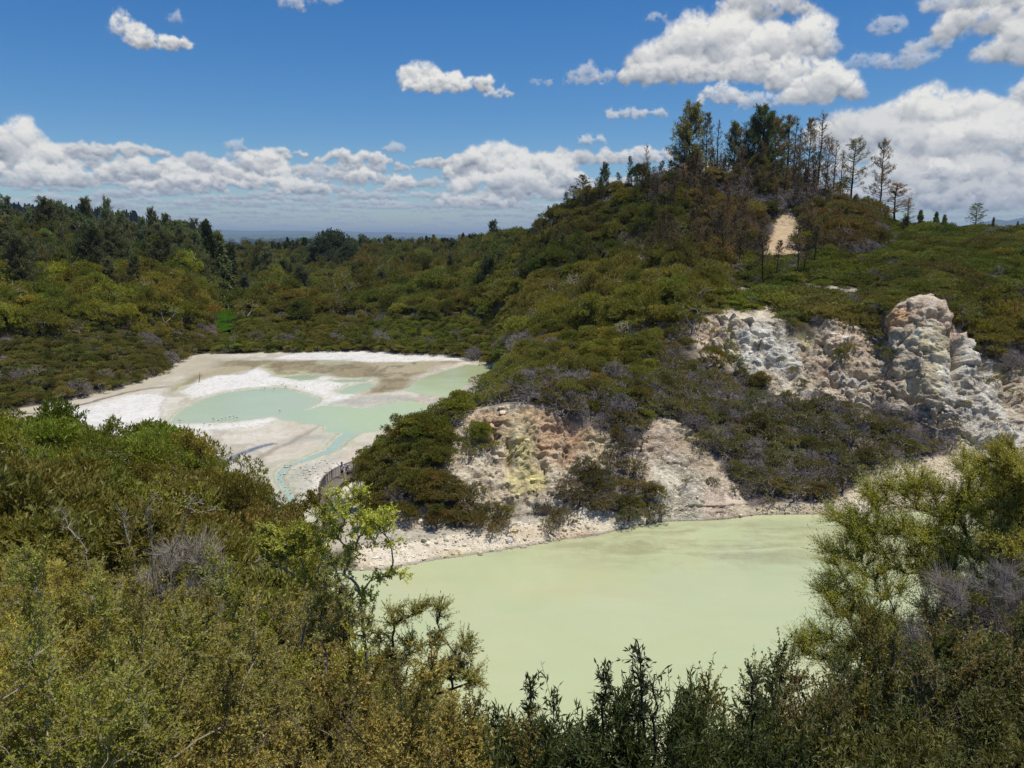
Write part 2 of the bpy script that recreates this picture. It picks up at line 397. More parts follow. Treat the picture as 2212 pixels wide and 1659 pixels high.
# ------------------------------------------------------------------ terrain survey: profiles of the ground fanning out from the lookout
def A(Y, z): return (Y, z)
def Pp(py, Y): return (Y, CAM_Z + Y * slope(py))
def Zz(py, z): return ((z - CAM_Z) / slope(py), z)
BACK = [A(-40, 27), A(-3, 25.4)]
FARP = [A(1500, -38), A(48000, -40)]
COLS = {
 -700: BACK + [A(3,24),A(8,22),A(16,19.5),A(28,16),A(45,13),A(62,11),A(80,3),A(90,1.6),A(96,1.4),A(106,1.2),A(125,9),A(170,26),A(205,34),A(240,38),A(330,20)] + FARP,
 -200: BACK + [A(3,23.6),A(8,21.3),A(16,18),A(28,14.3),A(45,10.0),A(62,7.9),A(80,1.6),A(90,1),A(98,1),Zz(905,1),Pp(790,127),Pp(620,170),Pp(545,205),Pp(490,240),A(330,14)] + FARP,
    0: BACK + [A(3,23.3),A(8,20.7),A(16,17),A(28,13.2),A(45,9.3),A(62,7.6),A(80,1.2),A(90,1),A(100,1),Zz(893,1),Pp(775,138),Pp(645,172),Pp(568,205),Pp(515,240),A(330,10)] + FARP,
  200: BACK + [A(3,23.2),A(8,20.3),A(16,16.2),A(28,12.0),A(45,8.4),A(63,7.5),A(80,1.2),A(90,1),A(100,1),Zz(858,1),Pp(755,150),Pp(655,182),Pp(575,217),Pp(525,252),A(340,8)] + FARP,
  330: BACK + [A(3,23.1),A(8,20),A(16,15.6),A(28,11.0),A(44,7.6),A(63,6.9),A(80,1.2),A(90,1),A(100,1),Zz(818,1),Pp(730,165),Pp(660,195),Pp(585,235),Pp(535,280),A(380,8)] + FARP,
  420: BACK + [A(3,23),A(8,19.8),A(16,15.2),A(28,10.2),A(44,6.2),A(62,5.6),A(76,1.2),A(88,1),A(100,1),Zz(770,1),Pp(722,190),Pp(662,216),Pp(600,255),Pp(545,320),Pp(540,420)] + FARP,
  458: BACK + [A(3,23),A(8,19.6),A(16,15),A(28,9.8),A(44,5.6),A(62,4.9),A(75,1.2),A(86,1),A(98,1),Zz(766,1),A(200,3.0),A(226,3.2),Pp(635,300),Pp(560,400),Pp(548,520)] + FARP,
  488: BACK + [A(3,23),A(8,19.4),A(16,14.7),A(28,9.3),A(43,5.0),A(61,4.3),A(73,1.2),A(85,1),A(96,1),Zz(766,1),A(196,1.3),A(222,0.0),A(300,0.0),Pp(590,400),Pp(548,540)] + FARP,
  520: BACK + [A(3,23),A(8,19.2),A(16,14.3),A(28,8.8),A(42,4.4),A(60,3.7),A(71,1.2),A(84,1),A(95,1),Zz(766,1),A(204,3.6),A(235,3.2),A(300,3.0),Pp(592,400),Pp(548,560)] + FARP,
  560: BACK + [A(3,23),A(8,19),A(16,14),A(28,8.2),A(41,3.8),A(58,3.0),A(68,1.2),A(82,1),A(94,1),Zz(764,1),A(205,4.6),A(245,5.0),A(310,6),Pp(585,400),Pp(546,560)] + FARP,
  620: BACK + [A(3,23),A(8,18.8),A(16,13.4),A(27,6.8),A(39,2.2),A(54,1.2),A(65,1.0),A(80,1),A(93,1),Zz(764,1),A(205,4.6),A(250,5.4),A(310,7),Pp(580,400),Pp(546,560)] + FARP,
  690: BACK + [A(3,23),A(8,18.5),A(15,12.8),A(24,5),A(34,-0.8),A(56,-0.4),A(64,0.8),A(78,1),A(92,1),Zz(763,1),A(205,4.4),A(250,6),A(310,8),Pp(575,400),Pp(546,560)] + FARP,
  770: BACK + [A(3,23),A(8,18.3),A(15,12.2),A(23,2.5),A(34,-1.6),Zz(1235,-.05),A(65,1.0),A(76,1.3),A(91,1),Zz(762,1),A(205,4.2),A(250,6.4),A(310,8.6),Pp(572,400),Pp(548,560)] + FARP,
  830: BACK + [A(3,23),A(8,18.1),A(14.5,11.8),A(22,1),A(34,-2),Zz(1234,-.05),A(65,1.0),A(77,4.4),A(88,1.2),Zz(765,1),A(203,4.4),A(246,7),A(306,9.4),Pp(570,400),Pp(548,550)] + FARP,
  880: BACK + [A(3,23),A(8,17.9),A(14,11.6),A(21,0),A(34,-2),Zz(1226,-.05),A(65.4,1.2),A(78.5,6.4),A(90,1.2),Zz(768,1),A(200,4.6),A(242,7.4),A(304,10.4),Pp(568,400),Pp(548,540)] + FARP,
  940: BACK + [A(3,23),A(8,17.8),A(14,11.4),A(21,-.5),A(34,-2),Zz(1214,-.05),A(66,1.4),A(79.5,7.8),A(93,1.6),Zz(771,1),A(197,4.8),A(238,7.8),A(302,11.2),Pp(566,400),Pp(548,530)] + FARP,
 1000: BACK + [A(3,23),A(8,17.7),A(14,11.2),A(21,-1),A(34,-2),Zz(1206,-.05),A(67,1.5),A(80,8.7),A(97,2.2),Zz(776,1),A(193,5.2),A(234,8.4),A(298,12),Pp(562,390),Pp(548,520)] + FARP,
 1055: BACK + [A(3,23),A(8,17.6),A(14,11),A(21,-1),A(34,-2),Zz(1196,-.05),A(67.8,1.5),A(80,9.4),A(101,4.0),Zz(788,1.0),A(184,5),A(222,10.4),A(262,15),Pp(548,330),Pp(546,440)] + FARP,
 1100: BACK + [A(3,23),A(8,17.5),A(14,11),A(21,-1),A(34,-2),Zz(1188,-.05),A(68.4,1.5),A(80,9.8),A(101,9),A(142,6.5),A(178,9.5),A(212,15),Pp(590,236),Pp(545,262),A(340,11)] + FARP,
 1150: BACK + [A(3,23),A(8,17.4),A(14,11),A(21,-1),A(34,-2),Zz(1180,-.05),A(69,1.5),A(80.5,9.7),A(99,10.4),A(136,10.8),A(168,13),A(192,18.5),Pp(560,212),Pp(520,234),A(300,10)] + FARP,
 1220: BACK + [A(3,23),A(8,17.3),A(14,11),A(21,-1),A(34,-2),Zz(1168,-.05),A(69,1.5),A(81,9.2),A(97,11),A(130,13),A(163,15.6),A(184,21),Pp(522,205),Pp(470,226),A(300,10)] + FARP,
 1300: BACK + [A(3,23),A(8,17.2),A(14,11),A(21,-1),A(34,-2),Zz(1156,-.05),A(69.6,1.5),A(81.5,8.4),A(95,11.6),A(120,14.2),A(155,17.4),A(177,21),Pp(505,194),Pp(432,213),A(300,10)] + FARP,
 1380: BACK + [A(3,23),A(8,17.2),A(14,11),A(21,-1),A(34,-2),Zz(1136,-.05),A(70.4,1.3),A(82.5,7.6),A(95,11.4),A(112,14.8),A(150,18.6),A(173,22),Pp(478,191),Pp(405,208),A(300,10)] + FARP,
 1450: BACK + [A(3,23),A(8,17.2),A(14,11),A(21,-1),A(34,-2),Zz(1128,-.05),A(71.3,1.2),A(83,7.0),A(93,10),A(101,12.8),A(113,17.4),A(165,22),Pp(466,189),Pp(388,204),A(300,10)] + FARP,
 1550: BACK + [A(3,23),A(8,17.2),A(14,11),A(21,-1),A(34,-2),Zz(1125,-.05),A(71.8,1.2),A(82.5,6.0),A(92,8.8),Pp(822,96.5),Pp(684,104),A(158,22.5),Pp(476,187),Pp(386,202),A(300,10)] + FARP,
 1650: BACK + [A(3,23),A(8,17.2),A(14,11),A(21,-1),A(34,-2),Zz(1114,-.05),A(73.2,1.0),A(82,3.8),A(89,6.8),Pp(838,94),Pp(697,101.5),A(154,22.7),Pp(484,180),Pp(388,197),A(300,10)] + FARP,
 1730: BACK + [A(3,23),A(8,17.3),A(14,11),A(21,-1),A(34,-2),Zz(1113,-.05),A(73.2,1.0),A(81,3.4),A(87,6),Pp(842,93),Pp(706,100.5),A(152,23),Pp(498,177),Pp(405,195),A(300,11)] + FARP,
 1800: BACK + [A(3,23.1),A(8,17.4),A(14,11.2),A(21,0),A(34,-2),Zz(1113,-.05),A(73.2,1.0),A(80,3.0),A(86,5.2),Pp(848,92),Pp(698,99),A(150,23.2),Pp(504,176),Pp(440,193),A(300,13)] + FARP,
 1880: BACK + [A(3,23.2),A(8,17.6),A(14,11.5),A(22,1),A(34,-2),Zz(1112,-.05),A(73.4,.9),A(79,2.6),A(84.5,4.4),Pp(872,90),Pp(718,97),A(148,23.7),Pp(510,175),Pp(470,192),A(300,15)] + FARP,
 1930: BACK + [A(3,23.3),A(8,17.8),A(14,11.9),A(23,1.6),A(34,-1.6),Zz(1110,-.05),A(73.6,.9),A(78.5,2.5),A(83,3.8),Pp(892,88.5),Pp(668,95.5),A(147,24),Pp(516,173),Pp(484,190),A(300,16)] + FARP,
 2000: BACK + [A(3,23.4),A(8,18),A(14,12.4),A(24,2.4),A(35,-1.2),Zz(1106,-.05),A(73.8,.9),A(78,2.2),A(82,3.4),Pp(928,86.5),Pp(662,94),A(145,24.4),Pp(520,171),Pp(494,188),A(300,17)] + FARP,
 2060: BACK + [A(3,23.5),A(8,18.3),A(14.5,12.8),A(25,3.4),A(36,-.8),Zz(1102,-.05),A(74,.9),A(77.8,2.1),A(81,3.1),Pp(955,85),Pp(712,92),A(144,24.6),Pp(522,170),Pp(498,187),A(300,18)] + FARP,
 2120: BACK + [A(3,23.6),A(8,18.6),A(15,13.2),A(26,4.2),A(37,-.4),Zz(1098,-.05),A(74,.9),A(77.4,2.0),A(80.2,2.8),Pp(980,83.5),Pp(770,90),A(143,24.8),Pp(524,170),Pp(500,186),A(300,18)] + FARP,
 2220: BACK + [A(3,23.8),A(8,19.0),A(15.5,13.8),A(27,5.4),A(38,.4),Zz(1092,.2),A(74,1.1),A(77,2.2),A(80,3.2),Pp(968,83),Pp(806,89),A(142,25),Pp(526,169),Pp(502,186),A(300,19)] + FARP,
 2500: BACK + [A(3,24),A(8,20),A(16,15),A(28,8),A(40,3),A(60,1.2),A(72,2),A(77,3.2),A(80,4.2),Pp(950,83.5),Pp(800,89),A(142,25.5),Pp(524,169),Pp(500,186),A(300,20)] + FARP,
 2900: BACK + [A(3,24.2),A(8,21),A(16,17),A(28,12),A(40,8),A(58,5),A(70,5),A(76,6),A(80,7),Pp(920,84),Pp(780,90),A(142,26),Pp(520,169),Pp(495,186),A(300,22)] + FARP,
}
COLS[474] = list(COLS[488]); COLS[502] = list(COLS[488])
NK = 19
for c_ in COLS:
    if c_ >= 1550:      # the long wall leans back a little
        y_, z_ = COLS[c_][11]; COLS[c_][11] = (y_, z_ - y_ * 26 / 1661.0 if c_ < 2060 else z_)
        for kn, dY in ((12, 1.6), (11, -1.2)):
            y_, z_ = COLS[c_][kn]; sl_ = (z_ - CAM_Z) / y_; COLS[c_][kn] = (y_ + dY, CAM_Z + sl_ * (y_ + dY))
    if 880 <= c_ <= 1450:     # the front bluff is steeper than its talus
        y_, z_ = COLS[c_][9]; dY = -2.4; sl_ = (z_ - CAM_Z) / y_; COLS[c_][9] = (y_ + dY, CAM_Z + sl_ * (y_ + dY))
    if 560 <= c_ <= 1055:
        COLS[c_][3] = (8, COLS[c_][3][1] + .9); COLS[c_][4] = (COLS[c_][4][0], COLS[c_][4][1] + 1.4)
SEG = [4, 6, 8, 10, 14, 16, 14, 36, 46, 150, 84, 120, 190, 90, 70, 90, 24, 14, 30]
SEG = [4, 6, 8, 12, 16, 18, 30, 46, 150, 90, 110, 190, 90, 70, 90, 24, 14, 30]
cx = sorted(COLS)
for c_ in cx: assert len(COLS[c_]) == NK, (c_, len(COLS[c_]))
assert len(SEG) == NK - 1
STEP = 2.8
gpx = np.concatenate([np.arange(-700, -60, 16), np.arange(-60, 2272, STEP), np.arange(2272, 2900, 16)])
KY = np.array([pchip(cx, [COLS[c][k][0] for c in cx], gpx) for k in range(NK)])
KZ = np.array([pchip(cx, [COLS[c][k][1] for c in cx], gpx) for k in range(NK)])
rowsY = []; rowsZ = []; rowT = []
for k in range(NK - 1):
    n = SEG[k]
    for j in range(n):
        t = j / n
        if k == NK - 2: t = t ** 2.2
        rowsY.append(KY[k] * (1 - t) + KY[k + 1] * t); rowsZ.append(KZ[k] * (1 - t) + KZ[k + 1] * t); rowT.append(k + t)
rowsY.append(KY[-1]); rowsZ.append(KZ[-1]); rowT.append(NK - 1)
GY = np.array(rowsY); GZ = np.array(rowsZ); GT = np.array(rowT)
# round the profile corners
def smooth_rows(G, it):
    for _ in range(it):
        G[1:-1] = G[1:-1] * 0.5 + 0.25 * (G[:-2] + G[2:])
smooth_rows(GZ, 40)
def cols_x(px, Y, z):
    d = np.maximum(Y, 7.0) * cos(PITCH) - (z - CAM_Z) * sin(PITCH)
    d = np.where(Y < 7, 7 * cos(PITCH) + 6, d) if False else d
    return (px - 1106.0) / F * d
PXg = np.broadcast_to(gpx, GY.shape)
GX = cols_x(PXg, GY, GZ)
NR, NC = GY.shape
X = GX.ravel(); Y = GY.ravel(); Z = GZ.ravel(); PX = PXg.ravel(); TT = np.repeat(GT, NC)
PY = 829.5 - F * (Y * sin(PITCH) + (Z - CAM_Z) * cos(PITCH)) / np.maximum(Y * cos(PITCH) - (Z - CAM_Z) * sin(PITCH), .1)
P3 = np.stack([X, Y, Z], 1)

# ---- terrace (silica flat): world-space outlines of pools, crusts and silt
def w4(pts, z=1.0):
    return [on_plane(265.4 + .368 * a, 743.2 + .368 * b, z) for a, b in pts]
POOL = w4([(262,462),(295,420),(350,382),(420,345),(500,312),(640,280),(800,262),(940,252),(1050,282),(1150,306),(1165,325),(1115,362),(1080,380),(1170,350),(1300,365),(1400,372),(1500,360),(1600,335),(1690,330),(1840,360),(1760,430),(1600,475),(1480,508),(1400,520),(1300,512),(1200,508),(1190,478),(1080,472),(960,452),(915,422),(905,415),(760,438),(640,455),(480,465),(370,468)])
CHAN = w4([(1300,505),(1400,515),(1340,560),(1310,605),(1240,645),(1150,668),(1060,702),(985,725),(945,760),(965,800),(1010,850),(1035,930),(1050,1020),(960,1020),(950,900),(930,835),(885,790),(878,745),(960,708),(1050,676),(1170,628),(1230,588),(1265,540)])
POOLC = w4([(1665,268),(1700,222),(1800,182),(1900,150),(2010,118),(2140,125),(2230,160),(2200,270),(2000,320),(1800,300)])
SMALL = [w4([(1190,213),(1300,204),(1450,198),(1420,222),(1250,222)]), w4([(1262,272),(1330,240),(1440,225),(1500,240),(1420,275),(1330,293),(1280,290)]),
         w4([(930,192),(1060,178),(1190,182),(1120,205),(1030,216)]), w4([(1160,106),(1300,99),(1315,110),(1180,117)])]
BLUE = w4([(600,690),(690,640),(770,600),(870,568),(900,575),(790,616),(710,650),(620,700)])
WHITE = [w4([(330,285),(450,215),(540,185),(700,180),(790,140),(900,190),(1000,200),(1060,212),(1130,193),(1230,192),(1200,212),(1320,235),(1260,268),(1385,298),(1280,345),(1090,378),(1120,360),(1160,322),(1050,278),(940,248),(800,256),(620,276),(500,303),(400,302)]),
         w4([(-900,640),(-500,500),(0,470),(200,462),(480,468),(760,441),(905,418),(935,442),(800,472),(600,497),(300,505),(0,520)]),
         w4([(-700,520),(-300,330),(0,300),(200,285),(250,300),(240,380),(205,455),(0,465)]),
         w4([(1030,50),(1250,40),(1560,40),(1640,70),(1980,75),(1990,96),(1500,104),(1000,90),(860,84)]),
         w4([(240,70),(330,50),(425,55),(420,75),(360,95)])]
TAN = [w4([(430,75),(600,90),(1500,100),(2000,100),(1850,130),(1700,205),(1640,272),(1460,290),(1500,238),(1450,198),(1190,185),(900,180),(790,140),(640,178),(540,190),(430,215),(330,280),(300,270),(370,200),(400,130)])]
DARKT = [w4([(860,110),(1100,100),(1400,92),(1500,150),(1520,190),(1380,200),(1180,190),(1080,160),(880,150)]), w4([(1500,210),(1680,190),(1660,260),(1500,280),(1420,285),(1500,245)])]
OLIVE = [w4([(770,108),(860,108),(850,140),(900,170),(1090,168),(1000,200),(880,178),(790,160)]), w4([(430,60),(470,70),(470,130),(400,190),(360,260),(430,290),(380,310),(290,290),(300,255),(360,190),(420,130)])]
GREY = [w4([(1180,345),(1300,320),(1500,300),(1700,300),(1700,328),(1500,352),(1350,368)]), w4([(880,800),(1000,740),(1200,690),(1290,640),(1250,690),(1180,740),(1060,790),(1100,860),(1080,950),(940,1000)]),
        w4([(940,550),(1180,520),(1290,512),(1240,560),(1080,570),(900,590)])]
TERR = (TT >= 7.6) & (TT <= 11.06) & (PX < 1250) & (Z < 3.2)
ti = np.where(TERR)[0]
tx, ty = X[ti], Y[ti]
tp = P3[ti]
wx = tx + 1.1 * fbm(tp, 6.0, 4, .6, 3) ; wy = ty + 2.0 * fbm(tp, 6.0, 4, .6, 9)
flat = sstep(2.6, 1.15, Z[ti])
col = np.tile(np.array([.57, .525, .415]), (len(ti), 1))
n1 = fbm(tp * [1, .6, 1], 5, 5, .55, 21)[:, None]; n2 = fbm(tp, 1.2, 4, .6, 22)[:, None]; n3 = ridged(tp * [1, .45, 1] + np.stack([wx - tx] * 3, 1) * 1.5, 3.4, 4, .5, 23)[:, None]
col = col * (1 + .16 * n1 + .08 * n2)
def blend(col, c, m):
    m = np.clip(m, 0, 1)[:, None]; return col * (1 - m) + np.asarray(c) * m
def inside(polys, soft, grow=0.0):
    r = np.zeros(len(ti))
    for p in polys:
        r = np.maximum(r, sstep(-soft, soft, sdist(wx, wy, p) + grow))
    return r
col = blend(col, (.50, .43, .33), sstep(-.1, .45, n1[:, 0]) * .75)
col = blend(col, (.70, .66, .56), sstep(.0, .5, fbm(tp * [.6, 1, 1], 3.2, 4, .6, 29)) * .7)
col = blend(col, (.355, .305, .175), inside(TAN, 1.6) * .92)
col = blend(col, (.25, .205, .105), inside(DARKT, 1.2) * .8)
col = blend(col, (.46, .47, .25), inside(OLIVE, .9) * .85)
streak = sstep(.35, .62, n3[:, 0]) * inside(TAN, 2.5)
col = blend(col, (.19, .15, .08), streak * .8)
streak2 = sstep(.30, .40, ridged(tp * [.8, .35, 1] + 40, 5, 4, .5, 77)) * (1 - inside(TAN, 1))
col = blend(col, (.36, .315, .24), streak2 * .55)
col = blend(col, (.73, .71, .645), inside(WHITE, .8, .2) * (.78 + .22 * n2[:, 0]))
col = blend(col, (.36, .355, .30), inside(GREY, 1.4) * (.75 + .3 * n2[:, 0]))
col = blend(col, (.12, .15, .20), inside([BLUE], .35))
rim = sstep(.55, .1, np.abs(np.max([sdist(wx, wy, w_) for w_ in WHITE], axis=0))) * (n2[:, 0] > -.15)
col = blend(col, (.33, .28, .20), rim * .45)
lines = sstep(.82, .97, np.sin(n1[:, 0] * 26 + n2[:, 0] * 4.0)) * (.4 + .6 * inside(TAN, 3))
col = blend(col, (.27, .22, .13), lines * .50)
lines2 = sstep(.85, .98, np.sin(fbm(tp * [1, .5, 1], 7, 3, .5, 91) * 40 + 3 * n2[:, 0]))
col = blend(col, (.42, .36, .26), lines2 * .35)
# left bank: tan track with a dark brown runnel beside the bush
trk = [on_plane(a, b, 1.0) for a, b in [(-200, 900), (0, 889), (120, 872), (230, 842), (330, 812), (390, 800), (420, 775)]]
dtr = pdist(tx, ty, trk)
col = blend(col, (.455, .40, .29), sstep(9, 4, dtr) * .8)
run = [on_plane(a, b, 1.0) for a, b in [(-200, 914), (0, 896), (110, 888), (200, 868), (270, 848), (330, 838), (370, 834)]]
col = blend(col, (.17, .13, .085), sstep(.75, .2, pdist(wx, wy, run)) * .8)
run2 = [on_plane(a, b, 1.0) for a, b in [(560, 990), (600, 965), (640, 945), (690, 920), (700, 915)]]
col = blend(col, (.24, .20, .14), sstep(.8, .1, pdist(wx, wy, run2)) * .6)
# near pools: wet margins
POOLS = [POOL, POOLC, CHAN] + SMALL
sd = np.full(len(ti), -1e9)
for k, p in enumerate(POOLS):
    sd = np.maximum(sd, sdist(wx, wy, p) - (0.0 if k != 2 else .1))
col = blend(col, (.47, .475, .33), sstep(-2.6, .1, sd) * .6 * (sdist(wx, wy, POOLC) < -6))
col = blend(col, (.30, .27, .18), sstep(.28, .0, np.abs(sd + .15)) * .55)
zt = 1.0 + .05 * fbm(tp, 3, 4, .5, 5) + .10 * inside(WHITE, 1.0, .2) * (0.3 + .7 * np.abs(n2[:, 0])) + .07 * sstep(-2.2, -.3, sd)
zt = zt + .03 * n2[:, 0]
zt = zt - .26 * sstep(-.45, .9, sd) - .03
toe = np.clip((ty - 62) / 18, 0, 1)
Zt = Z[ti] * (1 - flat) + (zt * 1.0) * flat
Z[ti] = Zt
TCOL = np.zeros((len(X), 3)); TCOL[ti] = col
TM = np.zeros(len(X)); TM[ti] = flat

# ---- bare rock on the crater walls: outlines measured in the picture, carried by the wall's own surface
CL_A = [(930,1010),(975,930),(1035,880),(1130,872),(1200,900),(1290,925),(1340,955),(1330,1010),(1275,1035),(1245,1095),(1170,1110),(1100,1130),(1010,1110),(960,1085),(900,1080)]
CL_B = [(1400,915),(1440,905),(1510,950),(1565,1005),(1610,1070),(1650,1112),(1440,1135),(1350,1160),(1250,1165),(1330,1110),(1400,1080),(1370,1040),(1330,1030),(1380,960)]
CL_C0 = [(1488,730),(1500,690),(1570,668),(1630,685),(1665,660),(1690,675),(1700,735),(1760,715),(1800,680),(1860,705),(1895,715),(1935,652),(2010,640),(2045,680),(2110,735),(2160,770),(2300,780),(2300,975),(2160,975),(2110,990),(2060,950),(2005,895),(1960,862),(1900,850),(1820,848),(1690,845),(1650,800),(1570,765),(1500,755)]
CL_C = [(a, b + 34 if b > 740 and not (a > 2250 and b < 900) else b) for a, b in CL_C0]
STRIP = [(760,1250),(765,1195),(840,1120),(940,1078),(1010,1070),(1100,1100),(1200,1095),(1300,1095),(1400,1120),(1450,1090),(1560,1100),(1680,1085),(1790,1085),(1860,1040),(1960,1000),(2080,985),(2300,965),(2300,1180),(1700,1180),(1300,1190),(1100,1215),(900,1260)]
LEFTW = [(740,1160),(745,1100),(770,1040),(800,985),(830,1000),(800,1060),(790,1120),(790,1180)]
PATCH = [[(1646,566),(1650,525),(1668,498),(1684,470),(1700,452),(1724,470),(1738,500),(1722,532),(1730,562),(1690,578)],
         [(1300,600),(1308,585),(1320,580),(1325,598),(1315,606)], [(1590,580),(1600,555),(1620,570),(1600,590)], [(1370,580),(1390,575),(1395,600),(1375,600)],
         [(1560,640),(1580,622),(1660,628),(1650,645),(1600,648)], [(1740,632),(1800,622),(1880,625),(1860,636),(1800,640)], [(1690,625),(1740,610),(1770,618),(1720,630)],
         [(430,700),(440,685),(452,690),(450,705)], [(465,660),(520,640),(560,628),(560,636),(500,655),(470,668)]]
wall = (TT >= 7.0) & (TT <= 14.8) & (PX > 700)
wi = np.where(wall)[0]
wp = P3[wi]
jx = PX[wi] + 9 * fbm(wp, 3.0, 4, .6, 41) + 14 * fbm(wp, 9, 2, .5, 44); jy = PY[wi] + 8 * fbm(wp, 3.0, 4, .6, 42) + 10 * fbm(wp, 9, 2, .5, 45)
def imask(polys, soft):
    r = np.zeros(len(wi))
    for p in polys: r = np.maximum(r, sstep(-soft, soft, sdist(jx, jy, p)))
    return r
mA = imask([CL_A], 6); mB = imask([CL_B], 6); mC = imask([CL_C], 6) * (TT[wi] > 10.3); mS = imask([STRIP, LEFTW], 6) * (TT[wi] < 10.6); mP = imask(PATCH, 4)
rockm = np.maximum.reduce([mA, mB, mC, mS * .999, mP])
BARE = np.zeros(len(X)); BARE[wi] = rockm
FACE = np.zeros(len(X)); FACE[wi] = np.maximum.reduce([mA * .7, mB, mC])
# wall pigments
rc = np.tile(np.array([.52, .455, .355]), (len(wi), 1))
v1 = fbm(wp, 5, 4, .55, 51); v2 = fbm(wp, 1.4, 4, .6, 52); v3 = fbm(wp * [1, 1, .35], 2.0, 4, .6, 53); v4 = fbm(wp, .5, 3, .6, 54)
rc = blend(rc, (.67, .625, .52), sstep(-.3, .4, v1) * .85)
rc = blend(rc, (.50, .37, .25), sstep(.0, .5, v2) * .35)
rc = blend(rc, (.30, .22, .15), sstep(.3, .6, v4) * .5)
def blob(pts, r):
    m = np.zeros(len(wi))
    for (a, b, ra, rb) in pts:
        m = np.maximum(m, sstep(1.25, .55, np.sqrt(((jx - a) / ra) ** 2 + ((jy - b) / rb) ** 2)))
    return m * r
rc = blend(rc, (.52, .31, .17), blob([(1060,915,50,30),(1075,945,45,20),(1230,930,80,50),(1190,960,70,60),(1150,905,60,26)], .85) * (.75 + .5 * v2))
rc = blend(rc, (.56, .50, .33), blob([(1120,960,42,70),(1300,950,40,35)], .75))
rc = blend(rc, (.62, .58, .26), blob([(1135,1045,50,38),(1160,1035,30,25),(1120,985,26,30)], .9) * (.8 + .4 * v2))
rc = blend(rc, (.56, .50, .30), blob([(1015,1190,50,12)], .7))
rc = blend(rc, (.64, .61, .54), blob([(1200,1110,110,40),(850,1195,90,30),(980,1170,160,22),(1330,1120,80,30)], .75))
rc = blend(rc, (.62, .63, .58), blob([(1470,1080,60,80),(1450,1020,45,45)], .7) * (.75 + .4 * v3))
rc = blend(rc, (.54, .45, .38), blob([(1560,1080,50,50),(1420,960,60,40)], .7))
rc = blend(rc, (.72, .745, .73), blob([(1640,745,60,55),(1615,790,45,30),(1690,775,42,48)], .95) * (.86 + .25 * v3))
rc = blend(rc, (.72, .70, .40), blob([(1570,745,20,45),(1735,730,22,20)], .5))
rc = blend(rc, (.60, .47, .38), blob([(1520,715,50,40),(1830,730,60,60),(1800,800,60,50)], .55))
rc = blend(rc, (.38, .30, .23), blob([(1840,800,55,35),(1880,820,60,30)], .6) * (.6 + .6 * v3))
rc = blend(rc, (.68, .68, .66), blob([(1840,820,40,20)], .7))
rc = blend(rc, (.66, .38, .17), blob([(1940,690,34,22),(1920,700,24,16)], .85))
rc = blend(rc, (.62, .50, .42), blob([(2000,670,60,40),(2060,720,50,50)], .7))
rc = blend(rc, (.52, .48, .30), blob([(2010,760,34,60),(2000,830,40,40)], .65) * (.7 + .4 * v3))
rc = blend(rc, (.67, .685, .68), blob([(2070,830,50,90),(2120,900,70,70),(2100,790,40,70),(2180,930,60,40),(2150,960,60,24)], .9) * (.82 + .4 * v3))
rc = blend(rc, (.42, .38, .38), blob([(2110,800,14,60),(2060,880,12,50),(2140,850,10,40)], .6) * (.6 + .6 * v3))
rc = blend(rc, (.55, .43, .30), blob([(2190,870,34,70)], .7) * (.6 + .5 * v3))
rc = blend(rc, (.40, .29, .165), blob([(1690,520,80,100)], .9) * (.75 + .4 * v2))
vs = fbm(wp * [1, 1, .10], 1.3, 4, .6, 58)
rc = blend(rc, (.46, .36, .24), mC * sstep(.22, .5, vs) * .65)
rc = blend(rc, (.80, .79, .74), mC * sstep(-.2, -.5, vs) * .6)
rc = blend(rc, (.34, .30, .30), mP * (jy > 600) * .7)
# ---- relief
AMP = np.zeros(len(X)); AMP[wi] = rockm
# frame normals from the smooth grid
def grid_normals(Xa, Ya, Za):
    G = np.stack([Xa, Ya, Za], -1).reshape(NR, NC, 3)
    du = np.gradient(G, axis=1); dv = np.gradient(G, axis=0)
    N = np.cross(du, dv); N /= np.linalg.norm(N, axis=2, keepdims=True) + 1e-9
    return N.reshape(-1, 3)
NRM = grid_normals(X, Y, Z)
cliffy = np.clip(1 - NRM[wi, 2], 0, 1)             # steep -> blocky relief
big = ridged(wp * [1.0, 1.0, .45] + 3.1, 5.0, 4, .5, 61)
med = fbm(wp, 2.2, 4, .55, 62)
f1, f2, cid = cells(wp * [1, 1, 1.25] + .7 * np.stack([v2, v4, v2], 1), 2.7, 63)
h1, h2, hid = cells(wp * [1, 1, 1.6] + .4 * np.stack([v4, v2, v4], 1), 1.15, 67)
g1, g2, gid = cells(wp * [1, 1, 1.4] + .25 * np.stack([v4, v2, v4], 1), .55, 64)
strata = ((wp[:, 2] * .38 + .8 * v1 + .25 * v2) % 1.0) ** 1.6; strata2 = ((wp[:, 2] * 1.15 + 1.2 * v1 + .4 * v2) % 1.0) ** 1.5; stm = sstep(-.25, .35, fbm(wp, 6, 3, .5, 66))
face = np.maximum.reduce([mA * .8, mB * .9, mC * np.where(PX[wi] < 1890, 1.15, .82), mP * (jy < 600) * 1.3]) * sstep(.05, .32, cliffy) * sstep(.2, 2.2, Z[wi])
crack = sstep(.30, .0, f2 - f1)
fine = ridged(wp * [1, 1, .8] + 9.0, 1.1, 4, .6, 68)
big2 = ridged(wp * [1, 1, .3] + 17.0, 9.0, 3, .5, 69)
jt = sstep(.09, .0, np.abs(fbm(wp * [1, 1, .18], 3.4, 3, .5, 97)))
disp = face * (.55 * big + .35 * big2 + .45 * med + 1.0 * (cid - .5) * (1 - crack) - .40 * crack - .75 * jt + .52 * (hid - .5) + .08 * (gid - .5) + .42 * fine + stm * (1.15 * (strata - .5) + .45 * (strata2 - .5)))
disp += (rockm * (1 - np.clip(face, 0, 1))) * (.22 * med + .16 * (gid - .5) + .12 * big)
